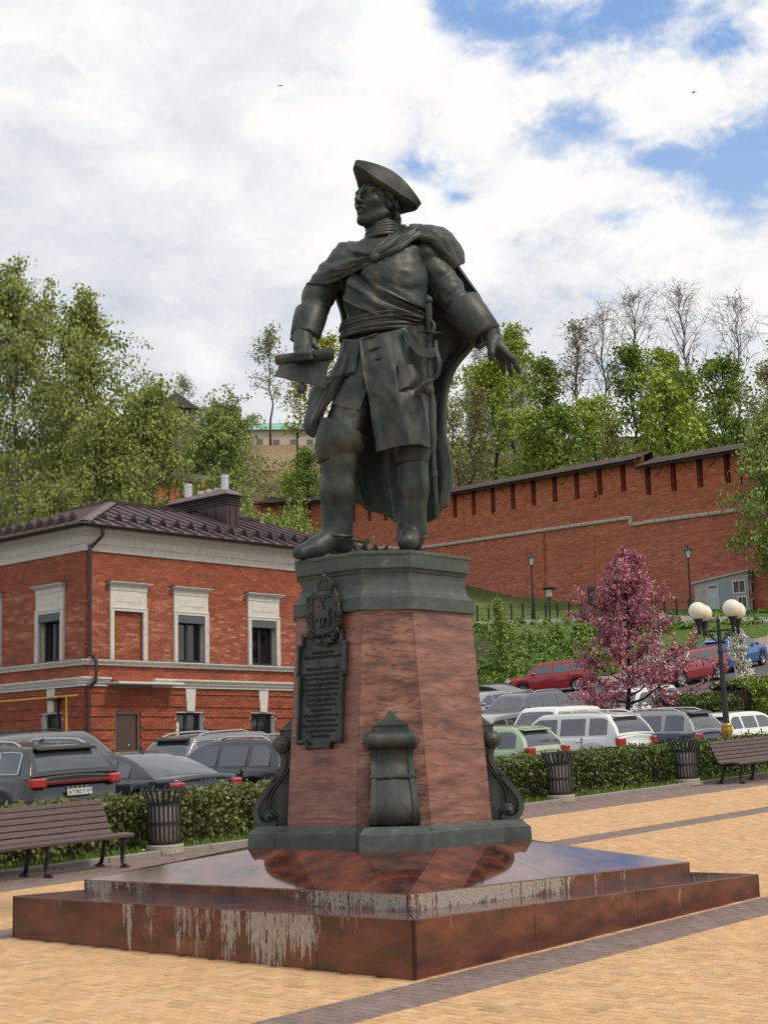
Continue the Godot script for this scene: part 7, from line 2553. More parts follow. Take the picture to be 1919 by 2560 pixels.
	tree_of("slim_tree", "thin leafless sapling on the ridge between the birch and the pale block", sl, px_x(-128, 210), 210, 0.8, 4.0, "slim trees on the left ridge")
	tree_of("green_tree", "deep green tree hugging the statue's left-hand side below the scroll", kinds.mid[0], px_x(-46, 145), 145, 0.62, 1.0, "")
	tree_of("green_tree", "bright green bush-like tree below the slim trees of the left ridge", kinds.bright[1], px_x(-60, 150), 150, 0.42, 1.9, "")
	# birches and willows behind the brick house
	var birch := {"height": 22.0, "trunk": 0.20, "limbs": 34, "low": 0.20, "spread": 5.2, "rise0": 0.7, "rise1": 1.2, "curve": 0.25, "twigs": 13, "twig_len": 1.2, "twig_r": 0.012, "fine": 0, "hang": 0.85, "leaves": 66, "puff": 0.20, "leaf_size": 0.165, "droop": 0.6, "leaf0": Color(0.15, 0.19, 0.035), "leaf1": Color(0.34, 0.38, 0.10), "bark": Color(0.30, 0.28, 0.25)}
	var b1 := grow(961, birch)
	var b2s := birch.duplicate()
	b2s.merge({"height": 17.0, "spread": 4.2, "limbs": 30}, true)
	var b2 := grow(962, b2s)
	tree_of("birch_tree", "tall birch with hanging twigs behind the brick house, nearest the left edge", b1, px_x(-232, 72), 72, 1.08, 0.5, "birches behind the brick house", 0.5)
	tree_of("birch_tree", "tallest birch, its crown showing pale sky gaps, second from the left edge", b1, px_x(-198, 76), 76, 1.06, 2.6, "birches behind the brick house", 0.5)
	tree_of("birch_tree", "shorter weeping birch at the right end of the clump behind the brick house", b2, px_x(-152, 70), 70, 1.0, 1.0, "birches behind the brick house", 0.5)
	tree_of("birch_tree", "dark weeping birch between the tallest and the shortest of the clump", b2, px_x(-176, 68), 68, 0.92, 4.0, "birches behind the brick house", 0.5)
	tree_of("birch_tree", "low birch filling the gap above the roof's left slope", b2, px_x(-208, 66), 66, 0.72, 5.2, "birches behind the brick house", 0.5)
	var willow := birch.duplicate()
	willow.merge({"height": 10.0, "spread": 4.4, "limbs": 26, "low": 0.12, "leaf0": Color(0.16, 0.22, 0.04), "leaf1": Color(0.33, 0.39, 0.11), "leaf_size": 0.20, "leaves": 60, "hang": 0.4}, true)
	var wl := grow(963, willow)
	tree_of("bushy_tree", "soft green bushy tree right of the chimney stack", wl, px_x(-76, 84), 84, 0.98, 0.2, "bushy trees behind the house roof")
	tree_of("bushy_tree", "pale green bushy tree behind the chimney stack", wl, px_x(-108, 140), 140, 1.35, 2.2, "bushy trees behind the house roof")
	tree_of("bushy_tree", "green bushy tree between the house roof and the statue's boot", wl, px_x(-58, 96), 96, 0.80, 3.6, "bushy trees behind the house roof")
	tree_of("bushy_tree", "small green tree left of the chimney stack", wl, px_x(-130, 88), 88, 0.72, 5.0, "bushy trees behind the house roof")
	tree_of("edge_tree", "hanging green branches at the right edge in front of the fortress wall", wl, px_x(252, 97), 97, 1.22, 0.9, "")
	hill_buildings()

func hill_buildings() -> void:
	# pale slab block on the left skyline
	var pale := mat(lin(0.52, 0.42, 0.35), 0.9)
	var glassy := mat(lin(0.12, 0.13, 0.14), 0.2)
	var t := thing("slab_block", "pale pinkish flat-roofed block on the left skyline behind the trees", "building", W(px_x(-111, 270), ground(px_x(-111, 270), 270) - 2, 270), 0.12)
	var b := MB.new()
	b.box(Vector3(0, 5.5, 0), Vector3(10.5, 15.0, 8))
	part(b, "wall", pale, t)
	b = MB.new()
	b.cbox(Vector3(0, 13.1, 0), Vector3(10.9, 0.5, 8.4), 0.05)
	part(b, "parapet", mat(lin(0.42, 0.34, 0.29), 0.9), t)
	for j in 3:
		for k in 4:
			b = MB.new()
			b.box(Vector3(-3.9 + k * 2.6, 3.6 + j * 3.2, 4.0), Vector3(1.3, 1.6, 0.12))
			part(b, "window", glassy, t)
	b = MB.new()
	b.rod(Vector3(-3.6, 13.3, 0), Vector3(-3.6, 16.2, 0), 0.06)
	b.rod(Vector3(-2.7, 13.3, 0), Vector3(-2.7, 15.4, 0), 0.05)
	part(b, "aerial", M.iron, t)
	# long house with a green roof
	t = thing("green_roofed_house", "low cream house with a pale green roof on the left ridge", "house", W(px_x(-74, 262), ground(px_x(-74, 262), 262) - 1.5, 262), 0.1)
	b = MB.new()
	b.box(Vector3(0, 3.4, 0), Vector3(18, 7.5, 8))
	part(b, "wall", mat(lin(0.55, 0.44, 0.34), 0.9), t)
	b = MB.new()
	b.prism(PackedVector2Array([Vector2(-4.6, 7.1), Vector2(4.6, 7.1), Vector2(0, 9.2)]), -9.4, 9.4, Transform3D(Basis(Vector3.UP, PI / 2), Vector3.ZERO), 0.0, true)
	part(b, "roof", mat(lin(0.20, 0.42, 0.32), 0.6), t)
	for k in 6:
		b = MB.new()
		b.box(Vector3(-7 + k * 2.8, 4.6, 4.0), Vector3(1.0, 1.8, 0.12))
		part(b, "window", glassy, t)
	# old grey house by the birch
	t = thing("grey_house", "weathered grey house half hidden by the birch, on the left ridge", "house", W(px_x(-138, 200), ground(px_x(-138, 200), 200) - 1.5, 200), 0.5)
	b = MB.new()
	b.box(Vector3(0, 3.0, 0), Vector3(5.5, 7.0, 5))
	part(b, "wall", mat(lin(0.13, 0.115, 0.10), 0.9), t)
	b = MB.new()
	b.prism(PackedVector2Array([Vector2(-3.1, 6.4), Vector2(3.1, 6.4), Vector2(0, 8.3)]), -3.1, 3.1, Transform3D.IDENTITY, 0.0, true)
	part(b, "roof", mat(lin(0.075, 0.07, 0.065), 0.8), t)
	for k in 2:
		b = MB.new()
		b.box(Vector3(-1.2 + k * 2.4, 4.2, 2.5), Vector3(0.9, 1.4, 0.1))
		part(b, "window", glassy, t)
	# white building among the trees of the right slope
	t = thing("white_building", "white three storey building glimpsed between trees right of the statue's hand", "building", W(px_x(84, 205), ground(px_x(84, 205), 205) - 3, 205), -0.5)
	b = MB.new()
	b.box(Vector3(0, 5.0, 0), Vector3(9.0, 15.0, 9))
	part(b, "wall", mat(lin(0.62, 0.60, 0.58), 0.85), t)
	for j in 4:
		for k in 4:
			for s in 2:
				b = MB.new()
				if s == 0: b.box(Vector3(-3.3 + k * 2.2, 1.6 + j * 3.0, 4.5), Vector3(1.0, 1.7, 0.12))
				else: b.box(Vector3(-4.5, 1.6 + j * 3.0, -3.3 + k * 2.2), Vector3(0.12, 1.7, 1.0))
				part(b, "window", glassy, t)
	b = MB.new()
	b.cbox(Vector3(0, 12.6, 0), Vector3(9.6, 0.4, 9.6), 0.05)
	part(b, "cornice", mat(lin(0.5, 0.48, 0.46), 0.85), t)
	# end of another stretch of wall behind the chimney
	t = thing("wall_fragment", "short stretch of brick wall with a plank roof behind the chimney stack", "wall", W(px_x(-136, 128), 21.6, 128), 0.55)
	b = MB.new()
	for k in 5:
		b.col = Color(0.95, 0.72, 0.58)
		b.box(Vector3(-2.4 + k * 1.25, 1.8, 0), Vector3(0.85, 4.0, 0.8))
	b.box(Vector3(0, -3.2, 0), Vector3(6.2, 6.0, 0.82))
	part(b, "parapet", M.fort, t)
	b = MB.new()
	b.col = Color(0.11, 0.09, 0.08)
	for k in 16: b.box(Vector3(-3.2 + k * 0.42, 4.25 + 0.01 * (k % 3), 0.1), Vector3(0.40, 0.06, 2.2), Basis(Vector3.RIGHT, 0.4))
	tag(part(b, "plank_roof", M.plank, t), "", "", "", "stuff")

# ---------------------------------------------------------------- cars
# forward is +x, right-hand side +z; s: length, width, height, belt, hood, deck, profile of the cabin from rear to front
func car_profile(kind: String, L: float, H: float, belt: float) -> PackedVector2Array:
	var a := -L / 2
	var p := []
	match kind:
		"sedan": p = [[a + 0.62, belt + 0.02], [a + 1.05, belt + 0.22], [a + 1.55, H - 0.10], [a + 2.0, H - 0.015], [a + 2.5, H], [a + 2.95, H - 0.05], [a + 3.25, H - 0.16], [a + 3.75, belt + 0.13], [a + 4.0, belt - 0.02]]
		"hatch": p = [[a + 0.13, belt], [a + 0.24, belt + 0.20], [a + 0.52, H - 0.10], [a + 0.72, H - 0.03], [a + L * 0.32, H], [a + L * 0.5, H - 0.01], [a + L * 0.62, H - 0.10], [a + L * 0.73, belt + 0.15], [a + L * 0.78, belt - 0.02]]
		"wagon": p = [[a + 0.16, belt], [a + 0.25, belt + 0.2], [a + 0.48, H - 0.12], [a + 0.66, H - 0.04], [a + L * 0.3, H], [a + L * 0.52, H], [a + L * 0.62, H - 0.07], [a + L * 0.72, belt + 0.17], [a + L * 0.77, belt - 0.02]]
		_: p = [[a + 0.12, belt], [a + 0.22, belt + 0.22], [a + 0.42, H - 0.14], [a + 0.56, H - 0.05], [a + L * 0.28, H], [a + L * 0.52, H - 0.005], [a + L * 0.60, H - 0.06], [a + L * 0.71, belt + 0.16], [a + L * 0.76, belt - 0.02]]
	var out := PackedVector2Array()
	for q in p: out.append(Vector2(q[0], q[1]))
	return out

func car(called: String, label: String, kind: String, L: float, Wd: float, H: float, skin: Material, at: Vector3, heading: Vector3, o := {}) -> Node3D:
	# heading: direction on the ground; the car tilts with the slope
	var up := slope_normal() if -at.z < 50 else Vector3(0, 1, 0)
	if -at.z >= 50:
		var e := 1.0
		up = Vector3(ground(at.x - e, -at.z) - ground(at.x + e, -at.z), 2 * e, -(ground(at.x, -at.z - e) - ground(at.x, -at.z + e))).normalized()
	var f := (heading - up * heading.dot(up)).normalized()
	var t := thing(called, label, o.get("category", "car"), at, 0.0, o.get("group", "cars in the car park"))
	t.transform.basis = Basis(f, up, f.cross(up))
	var hw := Wd / 2
	var suv: bool = kind == "suv"
	var belt: float = o.get("belt", H * (0.65 if suv else 0.64))
	var sill := 0.30 if suv else 0.22
	var wr := 0.37 if suv else 0.32
	var xw := [-L / 2 + L * 0.20, L / 2 - L * 0.19]
	var prof := smooth2(car_profile(kind, L, H, belt), 3)
	# lower body
	var xs := PackedFloat32Array([-1.0, -0.985, -0.95, -0.88, -0.8, -0.68, -0.5, -0.3, -0.1, 0.1, 0.3, 0.5, 0.62, 0.72, 0.82, 0.9, 0.955, 0.985, 1.0])
	var st := []
	for x in xs: st.append(x * L / 2)
	for w in xw:
		for d in [-1.06, -1.02, -0.98, -0.8, -0.5, 0.0, 0.5, 0.8, 0.98, 1.02, 1.06]: st.append(w + d * wr * 1.10)
	st.sort()
	var hood_y: float = belt - (0.02 if suv else 0.05)
	var top_at := func(x: float) -> float:
		var q: float = x / (L / 2)
		var y := belt
		if x > prof[-1].x: y = lerpf(hood_y, hood_y - 0.14, pow((x - prof[-1].x) / (L / 2 - prof[-1].x), 1.8))
		if kind == "sedan" and x < prof[0].x + 0.2: y = belt + 0.02
		return y - 0.22 * ss(0.955, 1.0, q) - 0.06 * ss(-0.97, -1.0, q)
	var rows := []
	for x in st:
		var q: float = absf(x) / (L / 2)
		var w := hw * (1.0 - 0.05 * pow(q, 3) - 0.10 * ss(0.90, 1.0, q) - 0.05 * ss(0.97, 1.0, q))
		var yb := sill + 0.06 * ss(0.9, 1.0, q)
		for k in xw:
			var d: float = absf(x - k)
			if d < wr * 1.10: yb = maxf(yb, wr + sqrt(maxf(0.0, pow(wr * 1.10, 2) - d * d)))
		var yt: float = top_at.call(x)
		yb = minf(yb, yt - 0.05)
		var ring := PackedVector3Array()
		var half := []
		for g in [[0.0, 0.955], [0.06, 0.985], [0.30, 0.995], [0.52, 1.0], [0.60, 1.0], [0.68, 0.985], [0.88, 0.972], [0.965, 0.945], [1.0, 0.90]]:
			var y := lerpf(yb, yt, g[0])
			var xx: float = x
			if x < 0: xx += 0.10 * ss(0.92, 1.0, q) * ss(0.45, 0.95, g[0]) - 0.03 * ss(0.96, 1.0, q) * (1.0 - ss(0.35, 0.5, g[0]))
			half.append(Vector3(xx, y, w * g[1]))
		half.append(Vector3(half[-1].x, yt + 0.03, w * 0.5))
		for k in half.size(): ring.append(half[k])
		ring.append(Vector3(half[-1].x, yt + 0.038, 0))
		for k in range(half.size() - 1, -1, -1): ring.append(Vector3(half[k].x, half[k].y, -half[k].z))
		rows.append(ring)
	var b := MB.new()
	b.loft(rows, false, true)
	cap_strip(b, rows[0], false)
	cap_strip(b, rows[-1], true)
	part(b, "body", skin, t)
	b = MB.new()
	b.box(Vector3(0, 0.42, 0), Vector3(L * 0.93, 0.40, Wd * 0.86))
	part(b, "underbody", M.plastic, t)
	# cabin
	var wb := hw * 0.93
	var wt := hw * (0.76 if suv else 0.70)
	var wide := func(y: float) -> float: return lerpf(wb, wt, clampf((y - belt) / (H - belt), 0, 1))
	rows = []
	for p in prof:
		var z0: float = wide.call(belt - 0.03)
		var ring := PackedVector3Array()
		var ym := maxf(p.y, belt - 0.03)
		var z1: float = wide.call(ym)
		var h := [Vector3(p.x, belt - 0.04, z0), Vector3(p.x, lerpf(belt, ym, 0.45), wide.call(lerpf(belt, ym, 0.45))), Vector3(p.x, lerpf(belt, ym, 0.86), wide.call(lerpf(belt, ym, 0.86))), Vector3(p.x, ym - 0.012, z1 * 0.985), Vector3(p.x, ym, z1 * 0.93), Vector3(p.x, ym + 0.016, z1 * 0.5)]
		for k in h: ring.append(k)
		ring.append(Vector3(p.x, ym + 0.02, 0))
		for k in range(h.size() - 1, -1, -1): ring.append(Vector3(h[k].x, h[k].y, -h[k].z))
		rows.append(ring)
	b = MB.new()
	b.loft(rows, false, true)
	part(b, "roof", o.get("roof", skin), t)
	# glass: side windows between the pillars, rear window, windscreen
	var roof_at := func(x: float) -> float:
		for k in prof.size() - 1:
			if x >= prof[k].x and x <= prof[k + 1].x: return lerpf(prof[k].y, prof[k + 1].y, (x - prof[k].x) / maxf(prof[k + 1].x - prof[k].x, 1e-5))
		return belt
	var x0: float = prof[0].x
	var x1: float = prof[-1].x
	var len := x1 - x0
	var cuts: Array = o.get("cuts", [[0.10, 0.27], [0.31, 0.55], [0.585, 0.93]] if kind != "sedan" else [[0.22, 0.33], [0.355, 0.585], [0.61, 0.93]])
	for s in [-1.0, 1.0]:
		for c in cuts:
			b = MB.new()
			var lo := PackedVector3Array()
			var hi := PackedVector3Array()
			for k in 13:
				var x: float = x0 + len * lerpf(c[0], c[1], k / 12.0)
				var y0 := belt + 0.045
				var y1: float = maxf(minf(roof_at.call(x) - 0.095, H - 0.13), y0 + 0.012)
				lo.append(Vector3(x, y0, s * (wide.call(y0) + 0.006)))
				hi.append(Vector3(x, y1, s * (wide.call(y1) + 0.006)))
			b.loft([lo, hi], false, s > 0)
			part(b, "side_window", M.glass, t)
			if o.get("trim", false):
				b = MB.new()
				var loop := lo.duplicate()
				var rev := hi.duplicate()
				rev.reverse()
				loop.append_array(rev)
				loop.append(lo[0])
				b.tube(loop, PackedFloat32Array([0.014]), 5, false)
				part(b, "window_trim", M.chrome, t)
	for g in [[0.05, 0.235, "rear_window", 0.11], [0.765, 0.965, "windscreen", 0.09]]:
		if g[2] == "rear_window" and kind == "sedan": g = [0.02, 0.27, "rear_window", 0.10]
		b = MB.new()
		var gr := []
		for k in 9:
			var f2 := lerpf(g[0], g[1], k / 8.0) * (prof.size() - 1)
			var i := mini(int(f2), prof.size() - 2)
			var p := prof[i].lerp(prof[i + 1], f2 - i)
			var d := (prof[i + 1] - prof[i]).normalized()
			var nn := Vector2(-d.y, d.x) * 0.012
			p += nn
			var z: float = wide.call(p.y) - g[3]
			gr.append(PackedVector3Array([Vector3(p.x, p.y - 0.012, z), Vector3(p.x, p.y + 0.006, z * 0.6), Vector3(p.x, p.y + 0.01, 0), Vector3(p.x, p.y + 0.006, -z * 0.6), Vector3(p.x, p.y - 0.012, -z)]))
		b.loft(gr, false, true)
		part(b, g[2], o.get("screen", M.glass) if g[2] == "rear_window" else M.glass, t)
	# wheels
	for x in xw:
		for s in [-1.0, 1.0]:
			var wn := Node3D.new()
			wn.name = "wheel"
			t.add_child(wn, true)
			wn.position = Vector3(x, wr, s * (hw - 0.10))
			var WT := Transform3D(Basis(Vector3(1, 0, 0), Vector3(0, 0, s), Vector3(0, -s, 0)), Vector3.ZERO)
			b = MB.new()
			b.lathe(PackedVector2Array([Vector2(wr * 0.66, -0.1), Vector2(wr * 0.93, -0.11), Vector2(wr, -0.07), Vector2(wr, 0.05), Vector2(wr * 0.93, 0.10), Vector2(wr * 0.68, 0.095), Vector2(wr * 0.66, 0.07)]), 24, WT)
			part(b, "tyre", M.tyre, wn)
			b = MB.new()
			b.lathe(PackedVector2Array([Vector2(wr * 0.67, 0.085), Vector2(wr * 0.62, 0.08), Vector2(wr * 0.60, 0.02), Vector2(0.0, 0.01)]), 24, WT)
			for k in 5:
				var an := TAU * k / 5
				b.box(WT * Vector3(cos(an) * wr * 0.34, 0.06, sin(an) * wr * 0.34), Vector3(wr * 0.62, 0.03, 0.055), WT.basis * Basis(Vector3.UP, -an))
			b.ball(WT * Vector3(0, 0.06, 0), Vector3(0.05, 0.05, 0.03))
			part(b, "rim", M.rim, wn)
	# lamps, plates, mirrors, handles, rails
	var ry: float = o.get("lamp_y", belt - 0.13)
	for s in [-1.0, 1.0]:
		b = MB.new()
		var tall: float = o.get("lamp_h", 0.17)
		b.cbox(Vector3(-L / 2 + 0.10, ry, s * (hw * 0.80)), Vector3(0.17, tall, hw * 0.30), 0.03, Basis(Vector3.UP, s * 0.22))
		part(b, "tail_light", M.tail, t)
		b = MB.new()
		b.cbox(Vector3(L / 2 - 0.18, belt - 0.20, s * (hw * 0.72)), Vector3(0.24, 0.15, hw * 0.40), 0.03, Basis(Vector3.UP, -s * 0.35))
		part(b, "headlight", M.lamp, t)
		b = MB.new()
		b.ball(Vector3(x1 - 0.42, belt + 0.10, s * (hw + 0.08)), Vector3(0.09, 0.075, 0.12))
		part(b, "mirror", o.get("mirror", skin), t)
		for x in [x0 + len * 0.36, x0 + len * 0.62]:
			b = MB.new()
			b.cbox(Vector3(x, belt - 0.11, s * (hw * 0.985)), Vector3(0.2, 0.03, 0.03), 0.008)
			part(b, "door_handle", o.get("handle", skin), t)
		for x in [x0 + len * 0.57, x0 + len * 0.33]:
			b = MB.new()
			b.box(Vector3(x, (belt + sill) / 2 + 0.06, s * hw * 0.984), Vector3(0.008, belt - sill - 0.14, 0.035))
			part(b, "door_gap", M.dark, t)
		if o.get("rails", false):
			b = MB.new()
			var rp := PackedVector3Array()
			for k in 9:
				var x: float = x0 + len * lerpf(0.16, 0.62, k / 8.0)
				rp.append(Vector3(x, roof_at.call(x) + (0.0 if k == 0 or k == 8 else 0.055), s * wt * 0.90))
			b.tube(rp, PackedFloat32Array([0.02]), 6)
			part(b, "roof_rail", o.get("rail", M.chrome), t)
	b = MB.new()
	b.cbox(Vector3(-L / 2 - 0.005, 0.42, 0), Vector3(0.14, 0.22, Wd * 0.86), 0.04)
	part(b, "rear_bumper", M.plastic if suv else skin, t)
	var py: float = o.get("plate_y", belt - 0.27)
	var pt := Transform3D(Basis(Vector3(0, 0, 1), Vector3.UP, Vector3(-1, 0, 0)), Vector3(-L / 2 + o.get("plate_x", 0.0), py, 0))
	number_plate(t, pt, o.get("plate", ""), "rear_plate")
	if suv or kind == "hatch" or kind == "wagon":
		b = MB.new()
		b.cbox(Vector3(x0 + 0.36, H - 0.075, 0), Vector3(0.36, 0.045, Wd * 0.62), 0.02, Basis(Vector3(0, 0, 1), 0.18))
		part(b, "spoiler", o.get("spoiler", skin), t)
		b = MB.new()
		b.box(Vector3(x0 + 0.055, belt + 0.09, 0.05), Vector3(0.02, 0.025, Wd * 0.28), Basis(Vector3.RIGHT, 0.06))
		part(b, "wiper", M.plastic, t)
	if o.get("fin", false):
		b = MB.new()
		b.prism(PackedVector2Array([Vector2(-0.09, 0), Vector2(0.10, 0), Vector2(-0.07, 0.085)]), -0.02, 0.02, Transform3D(Basis.IDENTITY, Vector3(x0 + (0.95 if kind != "sedan" else 1.35), roof_at.call(x0 + (0.95 if kind != "sedan" else 1.35)) + 0.01, 0)), 0.0, true)
		part(b, "aerial_fin", skin, t)
	if o.has("badge"):
		var tm := text_mesh(o.badge, o.get("badge_h", 0.06), 0.006, M.chrome, true, "Droid Sans")
		var bo := put(tm, "lettering", t)
		bo.transform = Transform3D(Basis(Vector3(0, 0, 1) * 1.6, Vector3.UP, Vector3(-1, 0, 0)), Vector3(-L / 2 + o.get("badge_x", 0.045), o.get("badge_y", belt - 0.12), o.get("badge_z", 0.0)))
	return t

func cap_strip(b: MB, ring: PackedVector3Array, flip: bool) -> void:
	var n := ring.size()
	for k in n / 2 - 1:
		if flip: b.quad(ring[k], ring[n - 1 - k], ring[n - 2 - k], ring[k + 1])
		else: b.quad(ring[n - 1 - k], ring[k], ring[k + 1], ring[n - 2 - k])

func number_plate(t: Node3D, T: Transform3D, words: String, called: String) -> void:
	var g := Node3D.new()
	g.name = called
	t.add_child(g, true)
	g.transform = T
	var b := MB.new()
	b.cbox(Vector3(0, 0, 0.012), Vector3(0.52, 0.115, 0.012), 0.004)
	part(b, "plate", M.plate, g)
	b = MB.new()
	for q in [[0, 0.052, 0.51, 0.004], [0, -0.052, 0.51, 0.004], [-0.254, 0, 0.004, 0.108], [0.254, 0, 0.004, 0.108], [0.125, 0, 0.004, 0.108]]: b.box(Vector3(q[0], q[1], 0.0185), Vector3(q[2], q[3], 0.002))
	part(b, "border", M.ink, g)
	if words == "": return
	var w := words.split(" ")
	var m1 := text_mesh(w[0], 0.095, 0.002, M.ink, true, "Droid Sans")
	var o := put(m1, "characters", g)
	o.position = Vector3(-0.065, -0.004, 0.019)
	o.scale.x = 0.34 / maxf(m1.get_aabb().size.x, 0.01)
	var m2 := text_mesh(w[1], 0.065, 0.002, M.ink, true, "Droid Sans")
	o = put(m2, "region", g)
	o.position = Vector3(0.19, 0.010, 0.019)
	o.scale.x = 0.11 / maxf(m2.get_aabb().size.x, 0.01)
	var m3 := text_mesh("RUS", 0.02, 0.002, M.ink, true, "Droid Sans")
	o = put(m3, "country", g)
	o.position = Vector3(0.18, -0.038, 0.019)

func on_road(x: float, z: float, lift := 0.06) -> Vector3:
	return W(x, ground(x, z) + lift, z)

# car whose tail stands at u, v of the square's grid, nose away
func nose_in(u: float, v: float, L: float) -> Vector3:
	return sq(u, v + L / 2, 0.0)

func parked_cars() -> void:
	var away := dirV()
	var left := -dirU()
	var black := paint(0.004, 0.005, 0.009, 0.0)
	var navy := paint(0.004, 0.006, 0.016, 0.0)
	var silver := paint(0.30, 0.31, 0.32, 0.6)
	var grey := paint(0.16, 0.17, 0.18, 0.6)
	var white := paint(0.72, 0.73, 0.72, 0.0)
	var green := paint(0.36, 0.46, 0.30, 0.3)
	var graphite := paint(0.055, 0.055, 0.06, 0.5)
	var blue := paint(0.015, 0.11, 0.36, 0.4)
	var red := paint(0.30, 0.012, 0.02, 0.2)
	var crimson := paint(0.28, 0.02, 0.03, 0.2)
	# along the hedge
	var big := car("parked_car", "black large off-roader with a full-width red tail light bar, plate А778ОТ 252", "suv", 4.95, 1.95, 1.76, black, nose_in(7.13, 13.75, 4.95), away, {"rails": true, "trim": true, "fin": true, "plate": "А778ОТ 252", "badge": "E X E E D", "belt": 1.22, "badge_y": 1.00, "badge_h": 0.07, "lamp_h": 0.17, "lamp_y": 1.11, "spoiler": M.plastic, "plate_y": 0.93})
	var b := MB.new()
	b.cbox(Vector3(-2.42, 1.10, 0), Vector3(0.10, 0.07, 1.5), 0.015)
	part(b, "light_bar", mat(lin(0.12, 0.006, 0.01), 0.12), big)
	car("parked_car", "black saloon with a sloping rear window and red lamps, plate Х172КА 152", "sedan", 4.42, 1.76, 1.47, navy, nose_in(10.06, 13.75, 4.42), away, {"fin": true, "plate": "Х172КА 152", "badge": "L A D A", "belt": 0.98, "badge_y": 0.93, "badge_h": 0.07, "lamp_h": 0.17, "lamp_y": 0.84, "plate_y": 0.76})
	car("parked_car", "dark blue hatchback with roof rails, right of the black saloon, half hidden by the pedestal", "hatch", 4.3, 1.78, 1.58, navy, nose_in(13.1, 14.1, 4.3), away, {"rails": true})
	car("parked_car", "graphite hatchback just right of the pedestal, tail to the hedge", "hatch", 4.2, 1.74, 1.48, graphite, nose_in(17.75, 13.9, 4.2), away, {"plate": "О456ВС 52", "trim": false})
	car("parked_car", "pale green estate car with tall red lamps between the graphite and the white car", "wagon", 4.25, 1.70, 1.50, green, nose_in(20.6, 13.8, 4.25), away, {"plate": "К305МН 52", "lamp_h": 0.30, "lamp_y": 0.86})
	car("parked_car", "white off-roader with dark rear windows behind the right-hand hedge", "suv", 4.35, 1.82, 1.68, white, nose_in(24.5, 13.9, 4.35), away, {"rails": true, "rail": white, "plate": "М718ТХ 52", "lamp_h": 0.28, "lamp_y": 0.90, "plate_y": 0.66, "spoiler": white})
	car("parked_car", "dark blue estate car with silver roof rails beside the globe lamp", "wagon", 4.6, 1.76, 1.62, paint(0.012, 0.022, 0.07), nose_in(28.1, 13.9, 4.6), away, {"rails": true, "roof": silver})
	# second row, side on
	car("parked_car", "big silver-grey off-roader with black roof rails in front of the brick house", "suv", 5.0, 1.95, 1.90, grey, W(-7.3, ground(-7.3, 34.5), 34.5), -left, {"rails": true, "rail": M.plastic})
	car("parked_car", "silver-grey crossover with a chrome window line below the house's right windows", "suv", 4.6, 1.88, 1.66, paint(0.20, 0.21, 0.22, 0.6), W(-3.75, ground(-3.75, 38.5), 38.5), -left, {"rails": true, "trim": true, "spoiler": M.plastic})
	car("parked_car", "white compact van facing left behind the pale green estate", "wagon", 4.25, 1.82, 1.84, white, W(4.75, ground(4.75, 47.0), 47.0), left, {"belt": 1.02})
	car("parked_car", "silver hatchback just right of the pedestal, beyond the graphite one", "hatch", 4.2, 1.72, 1.50, silver, W(3.1, ground(3.1, 51.0), 51.0), left)
	car("parked_car", "grey-blue estate with roof rails beyond the white compact van", "wagon", 4.4, 1.76, 1.55, paint(0.10, 0.12, 0.16, 0.5), W(4.9, ground(4.9, 58.5), 58.5), left, {"rails": true})
	car("parked_car", "pale silver saloon roof seen left of the grey-blue estate", "sedan", 4.4, 1.75, 1.46, silver, W(4.0, ground(4.0, 64.5), 64.5), left)
	car("parked_car", "old dark green boxy saloon with its tail towards the square", "sedan", 4.1, 1.62, 1.40, paint(0.012, 0.03, 0.032), W(4.7, ground(4.7, 71.0), 71.0), away)
	car("parked_car", "white estate car under the pink blossom tree", "wagon", 4.4, 1.78, 1.66, white, W(8.6, ground(8.6, 56.0), 56.0), left, {"rails": true, "rail": silver})
	car("parked_car", "white bonnet of a car behind the globe lamp's foot", "hatch", 4.2, 1.75, 1.42, white, W(10.6, ground(10.6, 48.5), 48.5), -left)
	# on the climbing street
	var g := {"group": "cars on the climbing street"}
	car("street_car", "dark red estate car standing left of the pink tree at the foot of the bank", "wagon", 4.4, 1.72, 1.52, red, on_road(8.1, 79.5), Vector3(-0.94, 0, -0.1).normalized(), g)
	car("street_car", "crimson crossover coming down the street behind the pink tree", "suv", 4.3, 1.80, 1.60, crimson, on_road(14.3, 76.0), Vector3(-0.80, 0, 0.60), g)
	car("street_car", "bright blue crossover climbing the street, tail to the square", "suv", 4.6, 1.84, 1.70, blue, on_road(17.7, 81.0), Vector3(0.62, 0, -0.78).normalized(), g.merged({"rails": true, "plate": "Е940РУ 52"}))
	car("street_car", "white car nose at the right edge beside the white blossom tree", "hatch", 4.3, 1.76, 1.46, white, on_road(16.9, 62.0), Vector3(-0.85, 0, 0.52).normalized(), g)

# ---------------------------------------------------------------- benches, bins, lamps, fence, kiosk
func square_basis() -> Basis:
	var up := slope_normal()
	var x := (dirU() - up * dirU().dot(up)).normalized()
	return Basis(x, up, x.cross(up))   # z towards the viewer's side of the rows

